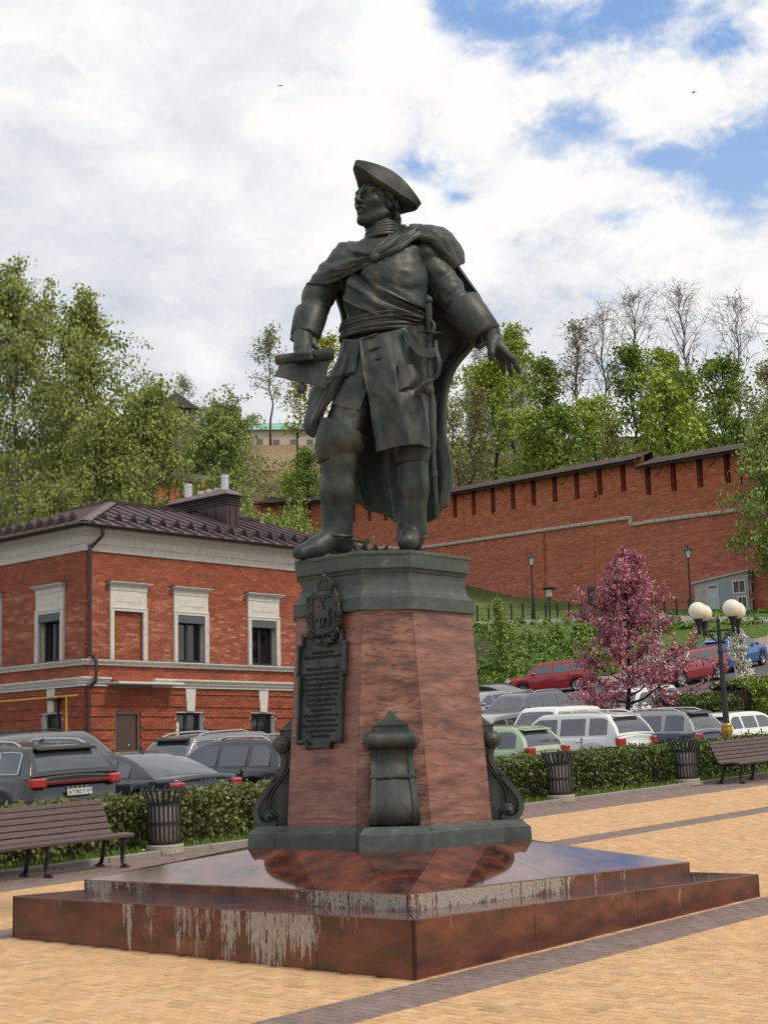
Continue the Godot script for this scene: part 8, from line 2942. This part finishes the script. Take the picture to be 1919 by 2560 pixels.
func bench(label: String, u0: float, u1: float) -> void:
	var t := thing("park_bench", label, "bench", sq((u0 + u1) / 2, 10.30), 0.0, "slatted benches along the hedge")
	t.transform.basis = square_basis()
	var l := u1 - u0
	# seat slats, then the back
	for q in [[0.30, 0.452, 0.115, 0.05, 0.10], [0.185, 0.468, 0.095, 0.032, 0.06], [0.08, 0.462, 0.095, 0.032, -0.03], [-0.025, 0.452, 0.095, 0.032, -0.10], [-0.125, 0.445, 0.09, 0.032, 0.12], [-0.20, 0.49, 0.085, 0.032, 0.9], [-0.25, 0.575, 0.088, 0.03, 1.12], [-0.292, 0.662, 0.088, 0.03, 1.15], [-0.332, 0.75, 0.088, 0.03, 1.17], [-0.370, 0.838, 0.088, 0.03, 1.18], [-0.402, 0.915, 0.07, 0.03, 1.2]]:
		var b := MB.new()
		b.cbox(Vector3(0, q[1], q[0]), Vector3(l, q[3], q[2]), 0.008, Basis(Vector3.RIGHT, q[4]))
		part(b, "seat_slat" if q[1] < 0.48 else "back_slat", M.bench, t)
	for s in [-1.0, 0.0, 1.0]:
		var fr := Node3D.new()
		fr.name = "iron_frame"
		t.add_child(fr, true)
		fr.position = Vector3(s * (l / 2 - 0.16), 0, 0)
		var b := MB.new()
		b.tube(smooth3(PackedVector3Array([Vector3(0, 0.43, 0.26), Vector3(0, 0.36, 0.30), Vector3(0, 0.24, 0.27), Vector3(0, 0.12, 0.25), Vector3(0, 0.04, 0.28), Vector3(0, 0.02, 0.33)]), 4), PackedFloat32Array([0.030]), 8)
		b.cbox(Vector3(0, 0.015, 0.30), Vector3(0.07, 0.03, 0.16), 0.01)
		part(b, "leg", M.iron, fr)
		b = MB.new()
		b.tube(smooth3(PackedVector3Array([Vector3(0, 0.42, -0.10), Vector3(0, 0.32, -0.17), Vector3(0, 0.18, -0.20), Vector3(0, 0.06, -0.24), Vector3(0, 0.02, -0.31)]), 4), PackedFloat32Array([0.030]), 8)
		b.cbox(Vector3(0, 0.015, -0.28), Vector3(0.07, 0.03, 0.16), 0.01)
		part(b, "leg", M.iron, fr)
		b = MB.new()
		b.tube(smooth3(PackedVector3Array([Vector3(0, 0.40, 0.33), Vector3(0, 0.425, 0.15), Vector3(0, 0.42, -0.05), Vector3(0, 0.42, -0.16), Vector3(0, 0.52, -0.245), Vector3(0, 0.70, -0.34), Vector3(0, 0.92, -0.43)]), 4), PackedFloat32Array([0.024]), 8)
		part(b, "support", M.iron, fr)

func litter_bin(label: String, u: float) -> void:
	var t := thing("litter_bin", label, "litter bin", sq(u, 11.08), 0.0, "flared slatted litter bins by the hedge")
	t.transform.basis = square_basis()
	var b := MB.new()
	b.lathe(PackedVector2Array([Vector2(0.0, 0.0), Vector2(0.275, 0.0), Vector2(0.285, 0.012), Vector2(0.285, 0.135), Vector2(0.272, 0.15), Vector2(0.0, 0.15)]), 28, Transform3D(Basis.IDENTITY, Vector3.ZERO), true)
	part(b, "concrete_foot", M.concrete, t)
	for q in [[0.175, 0.262, 0.05], [0.475, 0.262, 0.045], [0.765, 0.262, 0.045]]:
		b = MB.new()
		b.lathe(PackedVector2Array([Vector2(q[1] - 0.008, q[0] - q[2] / 2), Vector2(q[1], q[0] - q[2] / 2), Vector2(q[1], q[0] + q[2] / 2), Vector2(q[1] - 0.008, q[0] + q[2] / 2)]), 32, Transform3D.IDENTITY, true)
		part(b, "hoop", M.iron, t)
	b = MB.new()
	b.lathe(PackedVector2Array([Vector2(0.352, 0.985), Vector2(0.366, 0.98), Vector2(0.368, 1.0), Vector2(0.352, 1.004)]), 32, Transform3D.IDENTITY, true)
	part(b, "rim", M.iron, t)
	for k in 22:
		var a := TAU * k / 22
		var d := Vector3(cos(a), 0, sin(a))
		var s := Vector3(-sin(a), 0, cos(a))
		b = MB.new()
		b.box(d * 0.258 + Vector3(0, 0.46, 0), Vector3(0.034, 0.62, 0.006), Basis(s, Vector3.UP, s.cross(Vector3.UP)))
		var lo := d * 0.258 + Vector3(0, 0.77, 0)
		var hi := d * 0.360 + Vector3(0, 0.99, 0)
		var y := (hi - lo).normalized()
		b.box((lo + hi) / 2, Vector3(0.036, lo.distance_to(hi), 0.006), Basis(s, y, s.cross(y)))
		part(b, "slat", M.iron, t)
	b = MB.new()
	b.lathe(PackedVector2Array([Vector2(0.0, 0.17), Vector2(0.238, 0.17), Vector2(0.24, 0.74), Vector2(0.225, 0.74), Vector2(0.22, 0.2)]), 24)
	part(b, "liner", mat(lin(0.46, 0.42, 0.38), 0.5, 0.3), t)

func globe_lamp() -> void:
	var t := thing("globe_lamp", "black lamp post with four white globes on scrolled arms", "street lamp", sq(25.75, 12.15), 0.0)
	t.transform.basis = Basis(Vector3(0, 0, 1), 0.022) * Basis(Vector3.UP, deg_to_rad(-12.0))
	var b := MB.new()
	b.lathe(PackedVector2Array([Vector2(0.0, -0.1), Vector2(0.20, -0.1), Vector2(0.20, 0.12), Vector2(0.16, 0.18), Vector2(0.155, 0.5), Vector2(0.175, 0.54), Vector2(0.175, 0.60), Vector2(0.13, 0.66), Vector2(0.12, 0.72), Vector2(0.15, 0.74), Vector2(0.155, 0.79), Vector2(0.125, 0.82), Vector2(0.11, 0.9), Vector2(0.14, 1.06), Vector2(0.145, 1.14), Vector2(0.12, 1.17), Vector2(0.14, 1.20), Vector2(0.13, 1.25), Vector2(0.085, 1.28)]), 20)
	part(b, "gilded_foot", M.gold, t)
	b = MB.new()
	b.lathe(PackedVector2Array([Vector2(0.085, 1.26), Vector2(0.078, 1.35), Vector2(0.066, 2.6), Vector2(0.058, 3.02), Vector2(0.075, 3.04), Vector2(0.085, 3.08), Vector2(0.06, 3.13), Vector2(0.055, 3.2), Vector2(0.05, 3.5), Vector2(0.065, 3.52), Vector2(0.05, 3.56), Vector2(0.045, 3.74), Vector2(0.06, 3.76), Vector2(0.03, 3.79), Vector2(0.052, 3.84), Vector2(0.045, 3.90), Vector2(0.0, 3.94)]), 16)
	part(b, "post", mat(lin(0.012, 0.018, 0.028), 0.35), t)
	for k in 4:
		var a := deg_to_rad(-37.0) + k * PI / 2
		var d := Vector3(cos(a), 0, sin(a))
		var r := 0.60
		b = MB.new()
		b.rod(Vector3(0, 3.60, 0), d * r + Vector3(0, 3.60, 0), 0.018, 0.018, 6)
		var sc := PackedVector3Array()
		for q in 20:
			var f := q / 19.0
			var an := lerpf(-PI * 0.5, PI * 1.2, f)
			sc.append(d * (0.07 + 0.33 * f + 0.06 * cos(an)) + Vector3(0, 3.40 + 0.10 * f + 0.07 * sin(an), 0))
		b.tube(sc, PackedFloat32Array([0.016]), 5)
		var sp := PackedVector3Array()
		for q in 16:
			var an := q * 0.55
			var rr := 0.075 * (1.0 - q / 18.0)
			sp.append(d * (r - 0.16 + cos(an) * rr) + Vector3(0, 3.50 + sin(an) * rr, 0))
		b.tube(sp, PackedFloat32Array([0.013]), 5)
		part(b, "bracket_arm", M.iron, t)
		b = MB.new()
		b.lathe(PackedVector2Array([Vector2(0.0, 3.50), Vector2(0.035, 3.51), Vector2(0.05, 3.56), Vector2(0.045, 3.64), Vector2(0.06, 3.74), Vector2(0.095, 3.84), Vector2(0.125, 3.88), Vector2(0.125, 3.90), Vector2(0.06, 3.91)]), 16, Transform3D(Basis.IDENTITY, d * r))
		part(b, "cup", M.iron, t)
		b = MB.new()
		b.ball(d * r + Vector3(0, 4.09, 0), Vector3(0.232, 0.232, 0.232), Basis.IDENTITY, 28, 18)
		part(b, "globe", M.globe, t)

func lantern_post(label: String, x: float, z: float, h: float) -> void:
	var t := thing("lantern_post", label, "street lamp", W(x, ground(x, z), z), 0.0, "lantern posts along the fence")
	var b := MB.new()
	b.lathe(PackedVector2Array([Vector2(0.14, -0.2), Vector2(0.13, 0.6), Vector2(0.10, 0.7), Vector2(0.075, 0.9), Vector2(0.06, 2.0), Vector2(0.05, h - 0.75), Vector2(0.07, h - 0.72), Vector2(0.03, h - 0.66)]), 10)
	part(b, "post", M.iron, t)
	b = MB.new()
	var lo := [Vector2(0.15, h - 0.66), Vector2(0.24, h - 0.18)]
	for k in 4:
		var a := PI / 4 + k * PI / 2
		var d := Vector3(cos(a), 0, sin(a))
		b.rod(d * lo[0].x + Vector3(0, lo[0].y, 0), d * lo[1].x + Vector3(0, lo[1].y, 0), 0.018, 0.018, 5)
	b.lathe(PackedVector2Array([Vector2(0.0, h - 0.68), Vector2(0.16, h - 0.67), Vector2(0.16, h - 0.64)]), 4, Transform3D(Basis(Vector3.UP, PI / 4), Vector3.ZERO), true)
	b.lathe(PackedVector2Array([Vector2(0.28, h - 0.19), Vector2(0.27, h - 0.15), Vector2(0.12, h), Vector2(0.05, h + 0.04), Vector2(0.05, h + 0.12), Vector2(0.0, h + 0.14)]), 8, Transform3D(Basis(Vector3.UP, PI / 4), Vector3.ZERO), true)
	part(b, "lantern_frame", M.iron, t)
	for k in 4:
		var a := k * PI / 2
		var d := Vector3(cos(a), 0, sin(a))
		var s := Vector3(-sin(a), 0, cos(a))
		b = MB.new()
		b.quad(d * 0.105 + s * 0.10 + Vector3(0, h - 0.65, 0), d * 0.105 - s * 0.10 + Vector3(0, h - 0.65, 0), d * 0.168 - s * 0.165 + Vector3(0, h - 0.19, 0), d * 0.168 + s * 0.165 + Vector3(0, h - 0.19, 0))
		part(b, "pane", mat(lin(0.50, 0.50, 0.46), 0.25), t)

func street_furniture() -> void:
	bench("slatted brown bench at the left edge, before the left hedge", 2.3, 5.25)
	bench("slatted brown bench at the right edge, beside the farthest litter bin", 22.42, 25.5)
	litter_bin("flared black slatted bin at the end of the left bench", 6.74)
	litter_bin("flared black slatted bin on its own between the pedestal and the right bench", 17.15)
	litter_bin("flared black slatted bin at the near end of the right bench", 22.0)
	globe_lamp()
	lantern_post("black lantern post standing alone before the fortress wall, left of the pink tree", 9.05, 97.5, 4.15)
	lantern_post("black lantern post beside the pale kiosk, right of the pink tree", 18.6, 96.5, 4.15)
	# railing of thin posts along the footpath
	var t := thing("post_fence", "fence of thin black posts with a wire along the upper footpath", "fence", Vector3.ZERO)
	var n := 19
	var a := Vector2(5.6, 97.5)
	var d := Vector2(17.9, 93.5)
	for k in n:
		var p := a.lerp(d, k / float(n - 1))
		var b := MB.new()
		var y := ground(p.x, p.y)
		b.rod(W(p.x, y - 0.1, p.y), W(p.x, y + 1.15, p.y), 0.065, 0.065, 6)
		part(b, "post", M.iron, t)
	var b := MB.new()
	for h in [0.95, 0.5]:
		var line := PackedVector3Array()
		for k in n:
			var p := a.lerp(d, k / float(n - 1))
			line.append(W(p.x, ground(p.x, p.y) + h, p.y))
		b = MB.new()
		b.tube(line, PackedFloat32Array([0.012]), 4)
		part(b, "wire", M.iron, t)
	var path := structure("footpath", "pale footpath along the foot of the fence")
	b = MB.new()
	var rows := []
	for k in 40:
		var p := Vector2(-4.0, 100.6).lerp(Vector2(26.0, 91.0), k / 39.0)
		rows.append(PackedVector3Array([W(p.x - 0.1, ground(p.x, p.y - 0.9) - 0.05, p.y - 0.9), W(p.x, ground(p.x, p.y - 0.85) + 0.16, p.y - 0.85), W(p.x, ground(p.x, p.y) + 0.16, p.y)]))
	b.loft(rows, false, true)
	part(b, "path", M.kerb, path)
	# floodlight and cabinet on posts by the fence
	t = thing("floodlight", "small black floodlight on a post beside the left lantern post", "floodlight", W(10.0, ground(10.0, 96.8), 96.8))
	b = MB.new()
	b.rod(Vector3(0, -0.1, 0), Vector3(0, 1.5, 0), 0.05, 0.05, 8)
	part(b, "post", M.iron, t)
	b = MB.new()
	b.cbox(Vector3(0, 1.72, 0), Vector3(0.36, 0.46, 0.30), 0.03)
	part(b, "housing", mat(lin(0.4, 0.4, 0.4), 0.5), t)
	b = MB.new()
	b.cbox(Vector3(0, 2.0, 0.05), Vector3(0.75, 0.08, 0.5), 0.02, Basis(Vector3.RIGHT, -0.2))
	part(b, "hood", M.black, t)
	t = thing("switch_cabinet", "dark upright cabinet half hidden behind the pink tree's left side", "cabinet", W(12.4, ground(12.4, 95.3), 95.3))
	b = MB.new()
	b.cbox(Vector3(0, 1.0, 0), Vector3(0.42, 2.1, 0.36), 0.03)
	part(b, "case", M.black, t)
	b = MB.new()
	b.cbox(Vector3(0, 1.1, 0.185), Vector3(0.34, 1.6, 0.02), 0.006)
	part(b, "door", M.iron, t)
	kiosk()
	low_wall()
	birds()

func kiosk() -> void:
	var t := thing("transformer_kiosk", "pale grey utility kiosk with a door and louvres below the wall", "kiosk", W(23.0, ground(23.0, 100.0) - 0.2, 100.0))
	# x along the front towards the near corner, z out of the front
	var fx := Vector3(0.80, 0, 0.60)
	t.transform.basis = Basis(fx, Vector3.UP, fx.cross(Vector3.UP))
	var L := 3.75
	var D := 3.4
	var h0 := 2.15
	var h1 := 2.62
	var b := MB.new()
	var p := func(x: float, y: float, z: float) -> Vector3: return Vector3(x, y, z)
	b.quad(p.call(-L, -0.5, 0), p.call(0, -0.5, 0), p.call(0, h1, 0), p.call(-L, h0, 0))
	b.quad(p.call(0, -0.5, 0), p.call(0, -0.5, -D), p.call(0, h1, -D), p.call(0, h1, 0))
	b.quad(p.call(-L, -0.5, -D), p.call(-L, -0.5, 0), p.call(-L, h0, 0), p.call(-L, h0, -D))
	b.quad(p.call(0, -0.5, -D), p.call(-L, -0.5, -D), p.call(-L, h0, -D), p.call(0, h1, -D))
	part(b, "wall", M.kiosk, t)
	b = MB.new()
	var sl := atan2(h1 - h0, L)
	b.cbox(Vector3(-L / 2, (h0 + h1) / 2 + 0.06, -D / 2), Vector3(L + 0.3, 0.12, D + 0.3), 0.02, Basis(Vector3(0, 0, 1), sl))
	part(b, "roof", mat(lin(0.42, 0.42, 0.40), 0.6), t)
	b = MB.new()
	b.box(Vector3(-1.55, 1.05, 0.005), Vector3(0.85, 2.2, 0.02))
	part(b, "grey_panel", M.kiosk_grey, t)
	var g := house_node(t, "door")
	b = MB.new()
	b.cbox(Vector3(-2.45, 1.02, 0.02), Vector3(0.86, 1.98, 0.05), 0.01)
	part(b, "leaf", mat(lin(0.46, 0.47, 0.50), 0.5), g)
	for q in [1.84, 0.2]:
		b = MB.new()
		for k in 3: b.box(Vector3(-2.45, q + (k - 1) * 0.05, 0.05), Vector3(0.56, 0.03, 0.02), Basis(Vector3.RIGHT, 0.5))
		part(b, "louvre", M.mesh_grille, g)
	b = MB.new()
	b.box(Vector3(-2.42, 1.28, 0.047), Vector3(0.40, 0.34, 0.006))
	part(b, "notice", mat(lin(0.42, 0.60, 0.55), 0.6), g)
	b = MB.new()
	b.prism(PackedVector2Array([Vector2(-0.1, -0.08), Vector2(0.1, -0.08), Vector2(0.0, 0.09)]), 0.0, 0.006, Transform3D(Basis.IDENTITY, Vector3(-2.42, 1.60, 0.045)))
	part(b, "warning_sign", mat(lin(0.72, 0.48, 0.06), 0.6), g)
	b = MB.new()
	b.ball(Vector3(-2.72, 0.95, 0.06), Vector3(0.03, 0.03, 0.03))
	part(b, "handle", M.iron, g)
	var wins := [[Vector3(-0.62, 1.70, 0.0), 0, 0.82, 0.80], [Vector3(-0.45, 0.62, 0.0), 0, 0.60, 0.85], [Vector3(0, 1.65, -0.72), 1, 0.85, 0.72], [Vector3(0, 0.55, -0.72), 1, 0.85, 0.70], [Vector3(0, 1.65, -1.85), 1, 0.85, 0.72], [Vector3(0, 0.55, -1.85), 1, 0.85, 0.70]]
	for q in wins:
		var w := house_node(t, "vent_window")
		w.position = q[0]
		if q[1] == 1: w.rotation.y = PI / 2
		b = MB.new()
		for s in [-1.0, 1.0]:
			b.cbox(Vector3(s * q[2] / 2, 0, 0.03), Vector3(0.09, q[3] + 0.09, 0.06), 0.01)
			b.cbox(Vector3(0, s * q[3] / 2, 0.032), Vector3(q[2] + 0.09, 0.09, 0.06), 0.01)
		b.box(Vector3(0, 0, 0.02), Vector3(0.04, q[3], 0.03))
		part(b, "frame", M.white, w)
		b = MB.new()
		b.box(Vector3(0, 0, 0.004), Vector3(q[2], q[3], 0.02))
		part(b, "grille", M.mesh_grille, w)

func low_wall() -> void:
	var t := thing("planter_wall", "low brown-red wall under the bright green hedge at the right", "wall", Vector3.ZERO)
	var b := MB.new()
	for k in 12:
		var x := 11.6 + k * 0.62
		var z := 54.2 - k * 0.05
		b = MB.new()
		b.cbox(W(x, ground(x, z) + 0.05, z), Vector3(0.61, 0.5, 0.3), 0.02)
		part(b, "block", mat(lin(0.10, 0.045, 0.035), 0.8) if k == 0 else t.get_child(0).mesh.surface_get_material(0), t)

func birds() -> void:
	for q in [[-62.0, 330.0, 24.6, 0.4], [214.0, 360.0, 24.0, 2.0]]:
		var z: float = q[1]
		var t := thing("flying_bird", "dark bird high above the statue's hat" if q[0] < 0 else "dark bird near the right edge of the sky", "bird", W(px_x(q[0], z), tan(deg_to_rad(q[2])) * z * 1.0, z), q[3])
		var b := MB.new()
		b.ball(Vector3.ZERO, Vector3(0.12, 0.11, 0.34))
		b.ball(Vector3(0, 0.03, 0.36), Vector3(0.08, 0.08, 0.11))
		part(b, "body", M.black, t)
		for s in [-1.0, 1.0]:
			b = MB.new()
			b.loft([PackedVector3Array([Vector3(0, 0.03, 0.16), Vector3(0, 0.05, 0), Vector3(0, 0.03, -0.14)]), PackedVector3Array([Vector3(0.4 * s, 0.17, 0.17), Vector3(0.4 * s, 0.19, 0.02), Vector3(0.4 * s, 0.17, -0.10)]), PackedVector3Array([Vector3(0.85 * s, 0.10, -0.02), Vector3(0.85 * s, 0.11, -0.06), Vector3(0.85 * s, 0.10, -0.12)])])
			part(b, "wing", M.black, t)

# ---------------------------------------------------------------- hedges, blossom, grass by the square
func hedge(called: String, label: String, pts: Array, width: float, height: float, per_m: int, c0: Color, c1: Color, size: float) -> void:
	# pts: the hedge's middle line as (x, depth); an uneven clipped mass of leaves over a twiggy core
	var t := thing(called, label, "hedge", Vector3.ZERO, 0.0)
	var r := RandomNumberGenerator.new()
	r.seed = 40 + pts.size() + int(per_m)
	var core := MB.new()
	core.col = Color(0.11, 0.085, 0.05)
	var leaves := MB.new()
	var wob := noise(FastNoiseLite.TYPE_SIMPLEX_SMOOTH, 0.8, 3, 47)
	for k in pts.size() - 1:
		var a: Vector2 = pts[k]
		var d: Vector2 = pts[k + 1]
		var l := a.distance_to(d)
		var dir := (d - a) / l
		var nrm := Vector2(-dir.y, dir.x)
		var steps := int(ceil(l / 1.0))
		for s in steps:
			var m := a + dir * (s + 0.5) * l / steps
			core.box(W(m.x, ground(m.x, m.y) + height * 0.44, m.y), Vector3(l / steps + 0.02, height * 0.84, width * 0.80), Basis(Vector3(dir.x, 0, -dir.y), Vector3.UP, Vector3(dir.x, 0, -dir.y).cross(Vector3.UP)))
		for q in int(l * per_m):
			var f := r.randf() * l
			var c := a + dir * f
			var face := r.randf()
			var w := 0.0
			var h := 0.0
			if face < 0.42:
				w = r.randf_range(-0.5, 0.5) * width
				h = height
			else:
				w = width * 0.5 * (1.0 if face < 0.71 else -1.0)
				h = r.randf_range(0.04, 1.0) * height
			var p2 := c + nrm * w
			var n := wob.get_noise_3d(c.x * 2.2 + w * 2.0, h * 3.0, c.y * 2.2)
			var edge := 1.0 - 0.10 * pow(absf(w) / (width * 0.5), 4) * (1.0 if face < 0.42 else 0.0)
			h *= edge
			var push := n * 0.10 + r.randfn(0, 0.035)
			var pos := W(p2.x, ground(p2.x, p2.y) + h, p2.y)
			if face < 0.42: pos.y += push * 0.8 + (r.randf() * 0.10 if r.randf() < 0.12 else 0.0)
			else: pos += Vector3(nrm.x, 0, -nrm.y) * push * (1.0 if face < 0.71 else -1.0)
			var tone := clampf(0.5 + n * 0.8 + r.randfn(0, 0.28), 0, 1)
			var lc := c0.lerp(c1, tone)
			if r.randf() < 0.10: lc = lc.lerp(Color(0.16, 0.12, 0.055), r.randf())
			leaf(leaves, pos, size * r.randf_range(0.6, 1.3), r, lc)
	part(core, "twigs", M.bark, t)
	tag(part(leaves, "foliage", M.leaf, t), "", "", "", "")

func plants_near() -> void:
	var q := func(u: float, v: float) -> Vector2:
		var p := sq(u, v)
		return Vector2(p.x, -p.z)
	hedge("clipped_hedge", "clipped green hedge behind the left bench and bin", [q.call(-3.0, 12.25), q.call(3.0, 12.25), q.call(9.0, 12.25), q.call(15.0, 12.25)], 1.15, 0.82, 2600, Color(0.055, 0.085, 0.017), Color(0.21, 0.225, 0.07), 0.082)
	hedge("clipped_hedge", "clipped green hedge behind the right-hand bins", [q.call(15.2, 12.25), q.call(21.0, 12.25), q.call(26.0, 12.25), q.call(32.0, 12.25)], 1.15, 0.84, 2400, Color(0.045, 0.080, 0.015), Color(0.16, 0.19, 0.05), 0.085)
	hedge("dark_hedge", "dark clipped hedge right of the pink tree's trunk", [Vector2(9.2, 53.0), Vector2(11.4, 53.5)], 2.2, 1.45, 3500, Color(0.04, 0.08, 0.014), Color(0.12, 0.17, 0.03), 0.12)
	hedge("loose_hedge", "big bright green loose hedge behind the globe lamp", [Vector2(11.6, 54.0), Vector2(14.5, 55.0), Vector2(19.0, 56.0)], 2.6, 1.75, 4500, Color(0.07, 0.13, 0.014), Color(0.25, 0.31, 0.04), 0.15)
	# grass between kerb and hedge
	var verge := structure("grass_verge", "strip of grass between the kerb and the hedge")
	var b := MB.new()
	b.col = Color(0.085, 0.13, 0.028)
	var rows := []
	for j in 4:
		var row := PackedVector3Array()
		for i in 60: row.append(sq(lerpf(-14.0, 50.0, i / 59.0), lerpf(10.98, 13.7, j / 3.0), 0.03))
		rows.append(row)
	b.loft(rows)
	part(b, "turf", M.grass, verge)
	var r := RandomNumberGenerator.new()
	r.seed = 12
	b = MB.new()
	for k in 9000:
		var u := r.randf_range(-2.0, 33.0)
		var v := 11.03 + absf(r.randfn(0, 0.33))
		if v > 11.75: continue
		var p := sq(u, v, 0.03)
		blade(b, p, r.randf_range(0.05, 0.15), r, Color(0.075, 0.14, 0.018).lerp(Color(0.21, 0.30, 0.04), r.randf()))
	var st := structure("verge_grass", "short grass and weeds under the hedge")
	st.set_meta("kind", "stuff")
	part(b, "grass_blades", M.leaf, st)
	# dandelion by the left bin
	var t := thing("dandelion", "single yellow dandelion in the grass left of the left bin", "flower", sq(6.25, 11.02, 0.03))
	b = MB.new()
	b.rod(Vector3.ZERO, Vector3(0, 0.07, 0), 0.004)
	part(b, "stem", M.leaf, t)
	b = MB.new()
	b.ball(Vector3(0, 0.075, 0), Vector3(0.03, 0.014, 0.03))
	part(b, "flower_head", mat(lin(0.75, 0.55, 0.02), 0.7), t)
	# weeds on the bank
	b = MB.new()
	for k in 1500:
		var z := r.randf_range(84.0, 96.0)
		var x := r.randf_range(0.02, 0.26) * z
		if z > 92.0 and r.randf() < 0.75: continue
		if pow((x - 3.5) / 2.6, 2) + pow((z - 90.5) / 2.2, 2) < 1.0 and r.randf() < 0.8: continue
		if x > 14.0 and z < 91.0: continue
		var p := W(x, ground(x, z), z)
		var tone := r.randf()
		var s := r.randf_range(0.3, 0.9) * (1.3 if x < 8 else 0.7)
		for j in 16:
			leaf(b, p + Vector3(r.randfn(0, 0.32), absf(r.randfn(0.1, 0.22)), r.randfn(0, 0.32)) * s, 0.24, r, Color(0.07, 0.13, 0.015).lerp(Color(0.20, 0.30, 0.05), clampf(tone * 0.6 + r.randf() * 0.5, 0, 1)))
	st = structure("bank_weeds", "leafy weeds on the grassy bank")
	st.set_meta("kind", "stuff")
	part(b, "weeds", M.leaf, st)
	# blossom trees
	var pink := {"height": 6.9, "trunk": 0.11, "limbs": 38, "low": 0.13, "spread": 2.9, "cone": true, "rise0": 0.08, "rise1": 1.15, "curve": 0.45, "twigs": 11, "twig_len": 1.0, "twig_r": 0.010, "fine": 0, "hang": 0.0, "leaves": 34, "puff": 0.095, "leaf_size": 0.125, "leaf0": Color(0.20, 0.045, 0.065), "leaf1": Color(0.60, 0.27, 0.34), "bark": Color(0.045, 0.028, 0.026), "skin": M.petal}
	var pt := grow(971, pink)
	var px := 7.75
	var pz := 51.5
	tree_of("pink_blossom_tree", "dense pink blossom tree in front of the bank and the climbing street", pt, px, pz, 1.0, 0.4, "", 0.05)
	var whitey := pink.duplicate()
	whitey.merge({"height": 3.6, "trunk": 0.05, "limbs": 16, "low": 0.36, "spread": 0.95, "rise0": 0.6, "rise1": 1.2, "twigs": 7, "leaves": 20, "puff": 0.06, "leaf_size": 0.12, "leaf0": Color(0.40, 0.44, 0.28), "leaf1": Color(0.85, 0.84, 0.74)}, true)
	var wt := grow(972, whitey)
	tree_of("white_blossom_tree", "small white blossom tree with a stake, right of the globe lamp", wt, 13.1, 58.5, 1.0, 0.4, "", 0.05)
	tree_of("white_blossom_tree", "small white blossom tree partly hidden behind the pink one", wt, 10.35, 62.0, 1.05, 2.4, "", 0.05)
	t = thing("tree_stake", "thin grey stake leaning beside the small white blossom tree", "stake", W(12.75, ground(12.75, 58.4), 58.4))
	b = MB.new()
	b.rod(Vector3(0.15, -0.1, 0), Vector3(-0.05, 2.7, 0), 0.04, 0.035, 8)
	part(b, "pole", mat(lin(0.42, 0.42, 0.38), 0.7), t)
	var young := whitey.duplicate()
	young.merge({"height": 4.6, "spread": 0.8, "low": 0.2, "leaf0": Color(0.10, 0.16, 0.02), "leaf1": Color(0.22, 0.30, 0.05), "leaves": 9, "skin": M.leaf, "puff": 0.14, "leaf_size": 0.16}, true)
	tree_of("young_tree", "thin young green tree on the bank just right of the pedestal", grow(973, young), 6.2, 86.0, 1.0, 0.4, "", 0.05)

func blade(b: MB, p: Vector3, h: float, r: RandomNumberGenerator, c: Color) -> void:
	var a := r.randf() * TAU
	var s := Vector3(cos(a), 0, sin(a)) * h * 0.09
	var tip := p + Vector3(r.randfn(0, 0.35), 1, r.randfn(0, 0.35)) * h
	c.a = 1
	b.col = c
	b.tri(p - s, p + s, tip)
